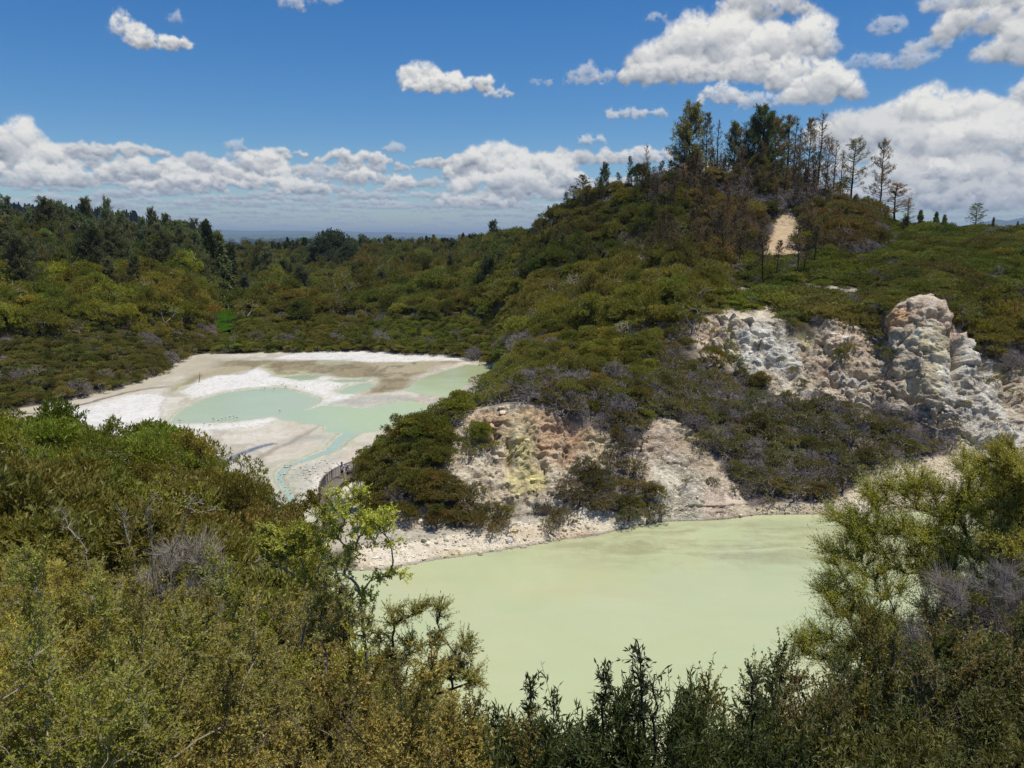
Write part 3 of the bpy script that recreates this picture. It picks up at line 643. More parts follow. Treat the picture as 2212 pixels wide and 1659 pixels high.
# the big buttress right of the deep cleft, and hollows in the long wall
def dent(a, b, ra, rb, amt):
    return amt * np.exp(-((jx - a) / ra) ** 2 - ((jy - b) / rb) ** 2)
disp += mC * (dent(2062,760,13,70,-2.6) + dent(2000,740,50,110,1.5) + dent(2120,760,13,50,-1.3) + dent(2170,800,9,70,-1.2) + dent(1655,788,20,10,-1.3) + dent(1700,810,16,16,-1.2)
              + dent(1900,760,22,80,-1.2) + dent(1740,700,18,50,-.9) + dent(1640,750,50,50,.8) + dent(2120,950,70,24,1.2) + dent(1850,810,26,12,-1.0) + dent(1960,850,10,60,-.9))
disp += mA * (dent(1097,990,7,45,-1.2) + dent(1130,960,22,50,.8) + dent(1235,960,12,60,-.7)) + mB * (dent(1460,1080,14,60,-.7) + dent(1500,1050,20,60,.5))
shore_fade = sstep(-0.1, .8, Z[wi])
XN = X.copy(); YN = Y.copy(); ZN = Z.copy()
XN[wi] += NRM[wi, 0] * disp * shore_fade; YN[wi] += NRM[wi, 1] * disp * shore_fade; ZN[wi] += NRM[wi, 2] * disp * shore_fade
# general ground roughness under the scrub
soft = (1 - TM) * (1 - BARE) * sstep(-.2, 1.0, Z) * (TT < 17)
gr = 0.9 * fbm(P3, 14, 4, .5, 71) + .25 * fbm(P3, 2.5, 3, .5, 72)
gr *= np.where(TT < 5.5, .55, 1.0)
ZN += soft * gr * np.where((TT > 9.5) & (TT < 12.5) & (PX < 1100), .3, 1.0) * np.clip((Z + .2) / 2, 0, 1)
# ledges and stones at the waterline: uneven
sh = (TT > 6.2) & (TT < 8.0) & (PX > 740)
ZN[sh] += .16 * fbm(P3[sh], 2.2, 4, .6, 73) + .05
X, Y, Z = XN, YN, ZN
rc = blend(rc, rc * 0 + np.array([.30, .25, .19]), np.clip(crack + .8 * jt, 0, 1) * face * .5)
rc = rc * np.array([1.06, 1.01, .90])
RCOL = np.zeros((len(X), 3)); RCOL[wi] = np.clip(rc * (1 + .14 * v4[:, None]), .02, .86)
# combine
SOIL = np.array([.085, .070, .045])
soiln = fbm(P3, 3, 3, .5, 81)[:, None]
VC = SOIL * (1 + .35 * soiln)
plain = sstep(15.2, 16.4, TT)[:, None]
VC = VC * (1 - plain) + np.array([.075, .095, .035]) * plain
# grey litter on the crater slopes and the promontory
litter = sstep(7.0, 7.4, TT) * np.where(PX < 1120, sstep(9.6, 9.2, TT), sstep(11.6, 10.8, TT)) * sstep(770, 800, PX) * (PX < 2400) * .9
litter = litter[:, None]
VC = VC * (1 - litter) + np.array([.20, .165, .14]) * (1 + .5 * soiln) * litter
VC = VC * (1 - BARE[:, None]) + RCOL * BARE[:, None]
VC = VC * (1 - TM[:, None]) + TCOL * TM[:, None]
# wet mud by the lake edge
lakeish = (TT > 5.2) & (TT < 8) & (PX > 640)
wet = sstep(.22, .0, Z) * lakeish
VC = VC * (1 - .8 * wet[:, None]) + np.array([.26, .235, .18]) * .8 * wet[:, None]

def fast_mesh(name, V, Q, smooth=True):
    me = bpy.data.meshes.new(name)
    V = np.ascontiguousarray(V, np.float32); Q = np.ascontiguousarray(Q, np.int32)
    me.vertices.add(len(V)); me.vertices.foreach_set('co', V.ravel())
    me.loops.add(Q.size); me.loops.foreach_set('vertex_index', Q.ravel())
    me.polygons.add(len(Q))
    me.polygons.foreach_set('loop_start', np.arange(0, Q.size, Q.shape[1], dtype=np.int32))
    me.polygons.foreach_set('use_smooth', np.full(len(Q), smooth, bool))
    me.update(calc_edges=True)
    return me
def add_attr(me, name, typ, dom, data):
    a = me.attributes.new(name, typ, dom)
    data = np.ascontiguousarray(data, np.float32)
    a.data.foreach_set({'FLOAT': 'value', 'FLOAT_COLOR': 'color', 'FLOAT_VECTOR': 'vector'}[typ], data.ravel())
def rgba(c): return np.concatenate([c, np.ones((len(c), 1))], 1)
def link(o, parent=None):
    C.objects.link(o)
    if parent is not None: o.parent = parent
    return o
def tag(o, label=None, cat=None, group=None, kind=None):
    if label: o['label'] = label
    if cat: o['category'] = cat
    if group: o['group'] = group
    if kind: o['kind'] = kind
    return o

def mat_ground():
    m = bpy.data.materials.new("ground"); m.use_nodes = True; T = NT(m.node_tree); T.n.clear()
    geo = T.new('ShaderNodeNewGeometry'); pos = geo.outputs['Position']
    vc = T.attr('pig'); rock = T.attr('rock', out='Fac'); flat = T.attr('flat', out='Fac')
    n1 = T.noise(pos, 1.6, 6, .62); n2 = T.noise(pos, 7, 5, .6); vo = T.voro(pos, 4.5); vo2 = T.voro(pos, 14)
    f = T.mapr(n1, .3, .7, .78, 1.2); f = T.m('MULTIPLY', f, T.mapr(n2, .3, .7, .84, 1.14))
    f = T.m('POWER', f, T.m('MULTIPLY_ADD', rock, .45, .45))
    sp = T.m('MULTIPLY', T.mapr(vo2, .0, .28, 1, 0), rock)
    c = T.mix(1.0, vc, T.comb(f, f, f), 'MULTIPLY')
    c = T.mix(T.m('MULTIPLY', sp, .35), c, (.66, .60, .52))
    ps = T.vm('MULTIPLY', pos, (1, 1, 2.0))
    cr1 = T.mapr(T.m('ABSOLUTE', T.m('SUBTRACT', T.noise(ps, .75, 7, .62, dist=.4), .5)), .0, .030, 1, 0)
    cr2 = T.mapr(T.m('ABSOLUTE', T.m('SUBTRACT', T.noise(ps, 2.1, 6, .65, dist=.5), .5)), .0, .035, 1, 0)
    crm = T.m('MULTIPLY', T.m('MAXIMUM', cr1, T.m('MULTIPLY', cr2, .7)), T.m('MULTIPLY', T.attr('face', out='Fac'), T.mapr(T.noise(pos, .35, 3, .5), .40, .58)))
    c = T.mix(T.m('MULTIPLY', crm, .8), c, (.17, .125, .085))
    hole = T.m('MULTIPLY', T.mapr(T.noise(pos, 3.2, 5, .65), .62, .72), rock)
    c = T.mix(T.m('MULTIPLY', hole, .3), c, (.20, .16, .12))
    h = T.m('ADD', T.m('MULTIPLY', n2, .5), T.m('MULTIPLY', T.m('SUBTRACT', 1.0, vo), .35))
    h = T.m('ADD', h, T.m('MULTIPLY', vo2, -.18))
    h = T.m('SUBTRACT', h, T.m('MULTIPLY', crm, .9))
    h = T.m('MULTIPLY', h, T.m('MULTIPLY_ADD', rock, 1.0, .12))
    b = T.bump(h, .6, .25)
    p = T.new('ShaderNodeBsdfPrincipled'); T.put(p.inputs['Base Color'], c)
    p.inputs['Specular IOR Level'].default_value = .25
    T.put(p.inputs['Roughness'], T.m('MULTIPLY_ADD', flat, -.25, .92)); T.put(p.inputs['Normal'], b)
    o = T.new('ShaderNodeOutputMaterial'); T.l.new(p.outputs[0], o.inputs[0])
    return m
MAT_GROUND = mat_ground()
idx = np.arange(NR * NC).reshape(NR, NC)
Q = np.stack([idx[:-1, :-1].ravel(), idx[:-1, 1:].ravel(), idx[1:, 1:].ravel(), idx[1:, :-1].ravel()], 1)
me = fast_mesh("ground", np.stack([X, Y, Z], 1), Q)
add_attr(me, 'pig', 'FLOAT_COLOR', 'POINT', rgba(VC)); add_attr(me, 'rock', 'FLOAT', 'POINT', BARE); add_attr(me, 'flat', 'FLOAT', 'POINT', TM); add_attr(me, 'face', 'FLOAT', 'POINT', FACE)
me.materials.append(MAT_GROUND)
g = link(bpy.data.objects.new("ground", me)); tag(g, kind='structure')
NRM2 = grid_normals(X, Y, Z)
GXYZ = np.stack([X, Y, Z], 1).reshape(NR, NC, 3)
BAREg = BARE.reshape(NR, NC); TMg = TM.reshape(NR, NC); PYg2 = PY.reshape(NR, NC)

# ---- water
def mat_water(name, ramp_fn, rough=.18, spec=.4, bumps=.02, scale=1.2):
    m = bpy.data.materials.new(name); m.use_nodes = True; T = NT(m.node_tree); T.n.clear()
    pos = T.new('ShaderNodeNewGeometry').outputs['Position']
    c = ramp_fn(T, pos)
    p = T.new('ShaderNodeBsdfPrincipled'); T.put(p.inputs['Base Color'], c)
    p.inputs['Roughness'].default_value = rough; p.inputs['Specular IOR Level'].default_value = spec; p.inputs['IOR'].default_value = 1.33
    T.put(p.inputs['Normal'], T.bump(T.noise(pos, scale * 4, 4, .6), .25, bumps))
    o = T.new('ShaderNodeOutputMaterial'); T.l.new(p.outputs[0], o.inputs[0])
    return m
def lake_col(T, pos):
    p2 = T.vm('MULTIPLY', pos, (.7, 1.0, 1.0))
    n = T.noise(p2, .075, 5, .55, dist=1.2); n2 = T.noise(T.vm('MULTIPLY', pos, (.35, 1.2, 1)), .28, 6, .62, dist=.6); n3 = T.noise(pos, .9, 5, .7)
    c = T.mix(T.mapr(n, .35, .65), (.43, .485, .268), (.475, .485, .272))
    x, y, z = T.sep(pos)
    # darker silt stains suspended near the far right shore
    dx = T.m('MULTIPLY', T.m('SUBTRACT', x, 19), 1 / 22.); dy = T.m('MULTIPLY', T.m('SUBTRACT', y, 65.5), 1 / 6.5)
    reg = T.mapr(T.m('ADD', T.m('MULTIPLY', dx, dx), T.m('MULTIPLY', dy, dy)), .2, 1.3, 1, 0)
    st = T.m('MULTIPLY', T.mapr(T.m('ADD', T.m('MULTIPLY', n2, .7), T.m('MULTIPLY', n3, .3)), .44, .58), reg)
    gl = T.mapr(T.noise(T.vm('MULTIPLY', pos, (.5, 1, 1)), .22, 5, .6, dist=.8), .38, .68)
    c = T.mix(T.m('MULTIPLY', gl, .22), c, (.56, .57, .36))
    c = T.mix(T.m('MULTIPLY', st, .85), c, (.33, .32, .18))
    fo = T.mapr(T.voro(pos, .7), .0, .035, 1, 0)
    c = T.mix(T.m('MULTIPLY', fo, .6), c, (.75, .78, .62))
    return c
def pool_col(T, pos):
    x, y, z = T.sep(pos)
    n = T.m('MULTIPLY', T.m('SUBTRACT', T.noise(pos, .05, 3, .5), .5), 40)
    f = T.mapr(T.m('ADD', T.m('ADD', x, T.m('MULTIPLY', y, .15)), n), -36, 14)
    c = T.ramp(f, [(0, (.395, .465, .31)), (.45, (.42, .495, .32)), (.7, (.44, .52, .28)), (1, (.41, .47, .23))])
    ch = T.mapr(T.m('ADD', y, T.m('MULTIPLY', n, .2)), 97, 104, 1, 0)
    c = T.mix(T.m('MULTIPLY', ch, .85), c, (.33, .44, .36))
    far = T.mapr(y, 128, 145)
    c = T.mix(T.m('MULTIPLY', far, .8), c, (.35, .385, .205))
    c = T.mix(T.m('MULTIPLY', T.mapr(T.noise(T.vm('MULTIPLY', pos, (.6, 1, 1)), .16, 5, .6, dist=.8), .48, .66), .45), c, (.47, .50, .35))
    return c
def pond_col(T, pos):
    return T.mix(T.noise(pos, .1, 3, .5), (.030, .095, .004), (.055, .135, .006))
def sheet(name, xs, ys, z, mat):
    V = [(x, y, z) for y in ys for x in xs]
    n = len(xs); Q = [(j * n + i, j * n + i + 1, (j + 1) * n + i + 1, (j + 1) * n + i) for j in range(len(ys) - 1) for i in range(n - 1)]
    me = fast_mesh(name, np.array(V), np.array(Q)); me.materials.append(mat)
    o = link(bpy.data.objects.new(name, me)); tag(o, kind='structure'); return o
sheet("lake_water", np.linspace(-36, 80, 8), np.linspace(14, 78, 8), 0.0, mat_water("lake_water", lake_col, .11, .5, .012, 1.0))
# sheet cut to the silica flat so it never surfaces elsewhere
hull = [on_plane(a, b, .93) for a, b in [(340, 930), (480, 812), (690, 760), (1090, 770), (1100, 850), (900, 905), (800, 960), (700, 1040), (690, 1130), (560, 1130), (590, 1000), (640, 945), (560, 915)]]
bmv = np.array([(a, b, .93) for a, b in hull])
me = bpy.data.meshes.new("terrace_pools"); me.from_pydata([tuple(v) for v in bmv], [], [tuple(range(len(bmv)))]); me.update()
me.materials.append(mat_water("terrace_pools", pool_col, .2, .25, .01, 2.0))
tw = link(bpy.data.objects.new("terrace_pools", me)); tag(tw, kind='structure')
x0 = colx(440, 250, 1); x1 = colx(540, 250, 1)
sheet("pond_water", [colx(455, 250, 1) - 8, colx(520, 250, 1) + 8], [204, 325], 1.25, mat_water("pond_water", pond_col, .12, .5, .01, 1.0))
# ------------------------------------------------------------------ plant building kit
def norm(v): return v / (np.linalg.norm(v, axis=-1, keepdims=True) + 1e-9)
def tubes(p0, p1, r0, r1, n=4):
    p0 = np.asarray(p0, float); p1 = np.asarray(p1, float); r0 = np.asarray(r0, float); r1 = np.asarray(r1, float)
    d = norm(p1 - p0); ref = np.where(np.abs(d[:, 2:3]) > .9, [[1., 0, 0]], [[0, 0, 1.]])
    a = norm(np.cross(d, ref)); b = np.cross(d, a)
    V = []
    for k in range(n):
        t = 2 * pi * k / n; o = a * cos(t) + b * sin(t)
        V.append(p0 + o * r0[:, None]); V.append(p1 + o * r1[:, None])
    V = np.stack(V, 1); m = len(p0); base = (np.arange(m) * 2 * n)[:, None]
    Q = np.concatenate([base + np.array([[2 * k, 2 * ((k + 1) % n), 2 * ((k + 1) % n) + 1, 2 * k + 1]]) for k in range(n)], 0)
    return V.reshape(-1, 3), Q
def leafq(P, D, L, W, rng, N=None):
    D = norm(D); m = len(P)
    if N is None: N = norm(rng.normal(size=(m, 3)) + [0, 0, 1.1])
    S = norm(np.cross(D, N)); L = np.broadcast_to(L, m)[:, None]; W = np.broadcast_to(W, m)[:, None]
    U = np.cross(S, D) * W * .25
    V = np.stack([P, P + D * L * .45 + S * W * .5 + U, P + D * L, P + D * L * .45 - S * W * .5 + U], 1)
    Q = (np.arange(m) * 4)[:, None] + np.arange(4)[None]
    return V.reshape(-1, 3), Q
def merge(parts):
    Vs = []; Qs = []; o = 0
    for V, Q in parts:
        Vs.append(V); Qs.append(Q + o); o += len(V)
    return np.concatenate(Vs), np.concatenate(Qs)
def skeleton(root, pts, rng, rtip=.004, rexp=.5, wob=.06, bias=.25, sub=3, rmax=1.0):
    # joins every point to the closest twig already grown, then gives branches their thickness
    pts = pts[np.argsort(np.linalg.norm(pts - root, axis=1))]
    N = 1 + len(pts) * sub
    nodes = np.zeros((N, 3)); par = np.full(N, -1); plen = np.zeros(N); nodes[0] = root; c = 1
    leafn = []
    for p in pts:
        d = np.linalg.norm(nodes[:c] - p, axis=1)
        j = int(np.argmin(d + bias * plen[:c])) if c > 1 else 0
        a = nodes[j]; L = d[j] + 1e-6; prev = j
        off = rng.normal(size=3) * L * wob + np.array([0, 0, L * .08])
        for s in range(1, sub + 1):
            t = s / sub
            q = a * (1 - t) + p * t + off * (4 * t * (1 - t)) + (rng.normal(size=3) * L * wob * .4 if s < sub else 0)
            nodes[c] = q; par[c] = prev; plen[c] = plen[prev] + np.linalg.norm(q - nodes[prev]); prev = c; c += 1
        leafn.append(prev)
    cnt = np.zeros(c); cnt[leafn] = 1
    for k in range(c - 1, 0, -1): cnt[par[k]] += cnt[k]
    rad = np.minimum(rtip * np.maximum(cnt, 1) ** rexp, rmax)
    return nodes[:c], par[:c], rad, np.array(leafn)
def skel_tubes(nodes, par, rad, n=4):
    k = np.arange(1, len(nodes))
    return tubes(nodes[par[k]], nodes[k], np.minimum(rad[par[k]], rad[k] * 1.5), rad[k], n)

def mat_leaf():
    m = bpy.data.materials.new("leaf"); m.use_nodes = True; T = NT(m.node_tree); T.n.clear()
    tint = T.attr('tint', 'INSTANCER'); v = T.attr('v', out='Fac')
    oi = T.new('ShaderNodeObjectInfo').outputs['Random']
    hs = T.new('ShaderNodeHueSaturation'); T.put(hs.inputs['Color'], tint)
    T.put(hs.inputs['Hue'], T.m('ADD', T.mapr(v, 0, 1, .485, .518), T.m('MULTIPLY', T.m('SUBTRACT', oi, .5), -.024)))
    T.put(hs.inputs['Value'], T.m('MULTIPLY', T.mapr(v, 0, 1, .62, 1.42), T.mapr(oi, 0, 1, .68, 1.34)))
    T.put(hs.inputs['Saturation'], T.mapr(v, 0, 1, 1.08, .86))
    c = hs.outputs[0]
    d = T.new('ShaderNodeBsdfDiffuse'); T.put(d.inputs[0], c)
    tr = T.new('ShaderNodeBsdfTranslucent'); T.put(tr.inputs[0], T.mix(1.0, c, (1.28, 1.2, .5), 'MULTIPLY'))
    g = T.new('ShaderNodeBsdfGlossy'); g.inputs['Roughness'].default_value = .45; g.inputs[0].default_value = (1, 1, .95, 1)
    s = T.new('ShaderNodeMixShader'); s.inputs[0].default_value = .38; T.l.new(d.outputs[0], s.inputs[1]); T.l.new(tr.outputs[0], s.inputs[2])
    s2 = T.new('ShaderNodeMixShader'); s2.inputs[0].default_value = .015; T.l.new(s.outputs[0], s2.inputs[1]); T.l.new(g.outputs[0], s2.inputs[2])
    o = T.new('ShaderNodeOutputMaterial'); T.l.new(s2.outputs[0], o.inputs[0]); return m
def mat_bark(name, a, b, scale=9):
    m = bpy.data.materials.new(name); m.use_nodes = True; T = NT(m.node_tree); T.n.clear()
    tc = T.new('ShaderNodeTexCoord').outputs['Object']
    n = T.noise(T.vm('MULTIPLY', tc, (1, 1, .3)), scale, 5, .6)
    oi = T.new('ShaderNodeObjectInfo').outputs['Random']
    c = T.mix(n, a, b); f = T.mapr(oi, 0, 1, .8, 1.2)
    c = T.mix(1.0, c, T.comb(f, f, f), 'MULTIPLY')
    p = T.new('ShaderNodeBsdfPrincipled'); T.put(p.inputs['Base Color'], c); p.inputs['Roughness'].default_value = .9
    p.inputs['Specular IOR Level'].default_value = .2
    T.put(p.inputs['Normal'], T.bump(n, .5, .02))
    o = T.new('ShaderNodeOutputMaterial'); T.l.new(p.outputs[0], o.inputs[0]); return m
M_LEAF = mat_leaf()
M_BARK = mat_bark("bark", (.060, .045, .032), (.13, .10, .075))
M_DARK = mat_bark("dark_bark", (.018, .014, .011), (.05, .04, .03))
M_GREY = mat_bark("grey_twig", (.17, .145, .14), (.36, .32, .30))
M_PALE = mat_bark("pale_twig", (.26, .22, .17), (.48, .42, .34))

def leaf_mesh(name, V, Q, rng, v=None, mat=None):
    me = fast_mesh(name, V, Q, smooth=False)
    if v is None: v = np.repeat(rng.random(len(Q)), 4)
    add_attr(me, 'v', 'FLOAT', 'POINT', v); me.materials.append(mat or M_LEAF); return me
def wood_mesh(name, V, Q, mat):
    me = fast_mesh(name, V, Q, smooth=True); me.materials.append(mat); return me
def joined(name, wood, fol, mats, v):
    parts = [wood, fol] if wood is not None and fol is not None else [wood or fol]
    V, Q = merge(parts); me = fast_mesh(name, V, Q, smooth=False)
    for m_ in mats: me.materials.append(m_)
    nw = len(wood[1]) if wood is not None else 0
    mi = np.zeros(len(Q), np.int32); mi[nw:] = 1 if (wood is not None and fol is not None) else 0
    me.polygons.foreach_set('material_index', mi)
    vv = np.zeros(len(V)); nv = len(wood[0]) if wood is not None else 0
    if fol is not None: vv[nv:] = v
    add_attr(me, 'v', 'FLOAT', 'POINT', vv); return me

def bush(seed, R=1.7, H=2.5, npad=14, tufts=26, nl=7, L=.15, W=.055, flat=.55, wood=True, tw=3, bark=None, open_=0.0, base=.38):
    """rounded, tiered shrub: returns (wood V,Q), (foliage V,Q), per-vertex leaf tone"""
    rng = np.random.default_rng(seed)
    P = []; D = []; Tn = []; sk = []
    for k in range(npad):
        a = rng.uniform(0, 2 * pi); rr = R * sqrt(rng.random()) * .82
        z = H * (base + (.92 - base) * (1 - (rr / R) ** 2) ** .7 * rng.uniform(.72, 1.0))
        if k < npad // 4: z *= rng.uniform(.45, .75); rr = R * rng.uniform(.6, .9)
        c = np.array([cos(a) * rr, sin(a) * rr, z]); pr = R * rng.uniform(.26, .44)
        u = norm(rng.normal(size=(tufts, 3))); u[:, 2] = np.abs(u[:, 2]) * 1.0 - .18; u = norm(u)
        q = c + u * pr * rng.uniform(.55, 1.08, (tufts, 1)) * [1, 1, flat]
        P.append(q); D.append(norm(u * .8 + [0, 0, .55] + norm(q) * .35)); Tn.append(np.full(tufts, rng.uniform(.2, .8)))
        sk.append(q[rng.choice(tufts, tw)])
    P = np.concatenate(P); D = np.concatenate(D); Tn = np.concatenate(Tn)
    if open_ > 0:
        keep = rng.random(len(P)) > open_; P = P[keep]; D = D[keep]; Tn = Tn[keep]
    m = len(P)
    PP = np.repeat(P, nl, 0) + rng.normal(size=(m * nl, 3)) * L * .28
    DD = norm(np.repeat(D, nl, 0) + rng.normal(size=(m * nl, 3)) * .55)
    lv = rng.uniform(.6, 1.25, m * nl)
    V, Q = leafq(PP, DD, L * lv, W * lv, rng)
    v = np.clip(np.repeat(Tn, nl) * .55 + rng.random(m * nl) * .45, 0, 1)
    fol = (V, Q); tone = np.repeat(v, 4)
    wd = None
    if wood:
        nodes, par, rad, _ = skeleton(np.array([0, 0, -.3]), np.concatenate(sk), rng, rtip=.010, rexp=.46, wob=.08, bias=.35, sub=3)
        wd = skel_tubes(nodes, par, rad, 3)
    return wd, fol, tone
def twig_fuzz(seed, R=1.2, H=1.7, n=240, rtip=.009, up=.7):
    """leafless grey shrub: radiating forked twigs"""
    rng = np.random.default_rng(seed)
    a = rng.uniform(0, 2 * pi, n); rr = R * np.sqrt(rng.random(n)); hz = H * rng.uniform(.3, 1, n) * (1 - .45 * (rr / R) ** 2)
    pts = np.stack([np.cos(a) * rr, np.sin(a) * rr, hz], 1)
    nodes, par, rad, lf = skeleton(np.array([0, 0, -.2]), pts, rng, rtip=rtip, rexp=.36, wob=.09, bias=.55, sub=3)
    V, Q = skel_tubes(nodes, par, rad, 3)
    tips = nodes[lf]; d = norm(tips - nodes[par[lf]])
    k = 5; p0 = np.repeat(tips, k, 0); dd = norm(np.repeat(d, k, 0) + rng.normal(size=(len(p0), 3)) * .5)
    p0 = p0 - np.repeat(d, k, 0) * rng.uniform(0, .3, (len(p0), 1))
    V2, Q2 = tubes(p0, p0 + dd * rng.uniform(.12, .34, (len(p0), 1)), np.full(len(p0), rtip * .75), np.full(len(p0), rtip * .4), 3)
    return merge([(V, Q), (V2, Q2)])
def pine(seed, H=16, R=3.0, dens=1.0, start=.35, dead=.0, droop=.15, L=.42, W=.10, topw=.25, lean=.03, whorl=.55, brad=1.0):
    """conifer: leaning trunk, whorls of limbs, needle tufts; dens < 1 leaves it thin and dying"""
    rng = np.random.default_rng(seed)
    nt = 14; tz = np.linspace(0, H, nt); bx = np.cumsum(rng.normal(size=nt) * .06 + lean * rng.uniform(-1, 1)) ; by = np.cumsum(rng.normal(size=nt) * .06)
    T0 = np.stack([bx - bx[0], by - by[0], tz], 1); T0[0, 2] = -.6
    rad = H * .014 * (1 - tz / H * .88) + .015
    parts = [tubes(T0[:-1], T0[1:], rad[:-1], rad[1:], 6)]
    P = []; D = []; p0s = []; p1s = []; r0s = []; r1s = []
    z = H * start
    while z < H * .99:
        t = (z - H * start) / (H * (1 - start))
        prof = ((1 - t) ** .75 * .95 + topw * .5) if topw < .6 else ((1 - t ** 2.4) * .8 + .25)
        if topw < 0: prof = .35 + .72 * sqrt(max(0, 1 - t)) * (.75 + .25 * sin(z * 2.1 + seed))
        ln0 = R * prof
        for b in range(rng.integers(3, 6)):
            if rng.random() > .55 + .45 * dens: continue
            a = rng.uniform(0, 2 * pi); ln = ln0 * rng.uniform(.5, 1.15)
            base = np.array([np.interp(z, tz, T0[:, 0]), np.interp(z, tz, T0[:, 1]), z])
            upv = .25 + .75 * t - droop
            d = norm(np.array([cos(a), sin(a), upv])); prev = base; ns = 4
            for s in range(ns):
                d = norm(d + rng.normal(size=3) * .13 + [0, 0, .10]); nx = prev + d * ln / ns
                f = 1 - s / ns; p0s.append(prev); p1s.append(nx); r = (.018 + .011 * ln) * brad; r0s.append(r * f + .008); r1s.append(r * (f - .25) + .008)
                if s >= 1:
                    for _ in range(2):
                        sd = norm(d + rng.normal(size=3) * .6); e = nx + sd * ln * rng.uniform(.12, .3)
                        p0s.append(nx); p1s.append(e); r0s.append(.014); r1s.append(.007)
                        if rng.random() < dens and rng.random() > dead:
                            P.append(e); D.append(sd); P.append((nx + e) / 2); D.append(sd)
                    if rng.random() < dens and rng.random() > dead: P.append(nx); D.append(d)
                prev = nx
            if rng.random() > dead: P.append(prev); D.append(d)
        z += H * .035 * rng.uniform(.6, 1.4) * whorl / .55
    parts.append(tubes(p0s, p1s, r0s, r1s, 3))
    wd = merge(parts); k = 9
    if not P: return wd, None, None
    P = np.array(P); D = np.array(D); m = len(P)
    PP = np.repeat(P, k, 0) + rng.normal(size=(m * k, 3)) * L * .35; DD = norm(np.repeat(D, k, 0) * .7 + rng.normal(size=(m * k, 3)) * .7 + [0, 0, .25])
    lv = rng.uniform(.6, 1.2, m * k); V, Q = leafq(PP, DD, L * lv, W * lv, rng)
    v = np.clip(np.repeat(rng.random(m), k) * .5 + rng.random(m * k) * .5, 0, 1)
    return wd, (V, Q), np.repeat(v, 4)
def sprig_plant(root, pads, seed, rmax=.045, leaves=14, L=.02, W=.008, rtip=.0012, rexp=.5, per=60, bias=.3, wob=.05, spread=.055, sub=3, tuft=1.0, n=4, thin=0.0, up=.3, k=3, long=1.0):
    """near plant surveyed pad by pad: pads = (centre, radii, number of twig ends)"""
    rng = np.random.default_rng(seed); pts = []
    for c, r, k in pads:
        u = norm(rng.normal(size=(k, 3))) * (rng.random((k, 1)) ** .45)
        pts.append(np.asarray(c) + u * np.asarray(r))
    pts = np.concatenate(pts)
    nodes, par, rad, lf = skeleton(np.asarray(root, float), pts, rng, rtip=rtip, rexp=rexp, wob=wob, bias=bias, sub=sub, rmax=rmax)
    V, Q = skel_tubes(nodes, par, rad, n)
    # twig ends carry short side shoots with leaves
    tip = nodes[lf]; d = norm(tip - nodes[par[lf]])
    p0 = np.repeat(tip - d * spread * 1.5, k, 0) + np.repeat(d, k, 0) * rng.uniform(0, spread * 2, (len(tip) * k, 1))
    dd = norm(np.repeat(d, k, 0) + rng.normal(size=p0.shape) * .45 + [0, 0, up]); ln = spread * rng.uniform(1.2, 3.6, (len(p0), 1)) * long
    p1 = p0 + dd * ln
    V2, Q2 = tubes(p0, p1, np.full(len(p0), rtip * .9), np.full(len(p0), rtip * .5), 3)
    wd = merge([(V, Q), (V2, Q2)])
    if leaves <= 0: return wd, None, None
    m = len(p0); t = rng.random((m * leaves, 1)) ** .8
    keep = rng.random(m * leaves) > thin
    LP = np.repeat(p0, leaves, 0) + np.repeat(p1 - p0, leaves, 0) * t
    LD = norm(np.repeat(dd, leaves, 0) * .75 + rng.normal(size=LP.shape) * .75)
    LP = LP[keep]; LD = LD[keep]
    lv = rng.uniform(.55, 1.25, len(LP)); V3, Q3 = leafq(LP, LD, L * lv, W * lv, rng)
    v = np.clip(np.repeat(rng.random(len(tip)), k * leaves)[keep] * .5 + rng.random(len(LP)) * .5, 0, 1)
    return wd, (V3, Q3), np.repeat(v, 4)
def sprig_dome(seed, R=.9, H=1.9, n=420, **kw):
    rng = np.random.default_rng(seed); pads = []
    for k in range(13):
        a = rng.uniform(0, 2 * pi); rr = R * sqrt(rng.random()) * .85
        z = H * rng.uniform(.42, 1.0) * (1 - .3 * (rr / R) ** 2); pads.append(((cos(a) * rr, sin(a) * rr, z), (R * .36, R * .36, H * .17), n // 13))
    for k in range(8):   # upright leaders that break the outline
        a = rng.uniform(0, 2 * pi); rr = R * sqrt(rng.random()) * .7
        pads.append(((cos(a) * rr, sin(a) * rr, H * rng.uniform(.92, 1.18)), (.05, .05, H * .13), 7))
    return sprig_plant((0, 0, -.4), pads, seed + 1, **kw)

# ------------------------------------------------------------------ placing things
def plant(kind, name_parts, meshes, loc, rz, sc, label, cat, tint, group=None, lean=(0, 0)):
    """one plant = an Empty at its foot with its parts"""
    e = bpy.data.objects.new(kind, None); e.empty_display_size = .2; C.objects.link(e)
    e.location = loc; e.rotation_euler = (lean[0], lean[1], rz); e.scale = (sc, sc, sc) if np.isscalar(sc) else sc
    tag(e, label, cat, group)
    for nm, me in zip(name_parts, meshes):
        if me is None: continue
        o = bpy.data.objects.new(nm, me); C.objects.link(o); o.parent = e; o['tint'] = tuple(float(t) for t in tint)
    return e
def solo(kind, me, loc, rz, sc, label, cat, tint, group=None, lean=(0, 0)):
    o = bpy.data.objects.new(kind, me); C.objects.link(o); o.location = loc; o.rotation_euler = (lean[0], lean[1], rz)
    o.scale = (sc, sc, sc) if np.isscalar(sc) else sc
    tag(o, label, cat, group); o['tint'] = tuple(float(t) for t in tint); return o
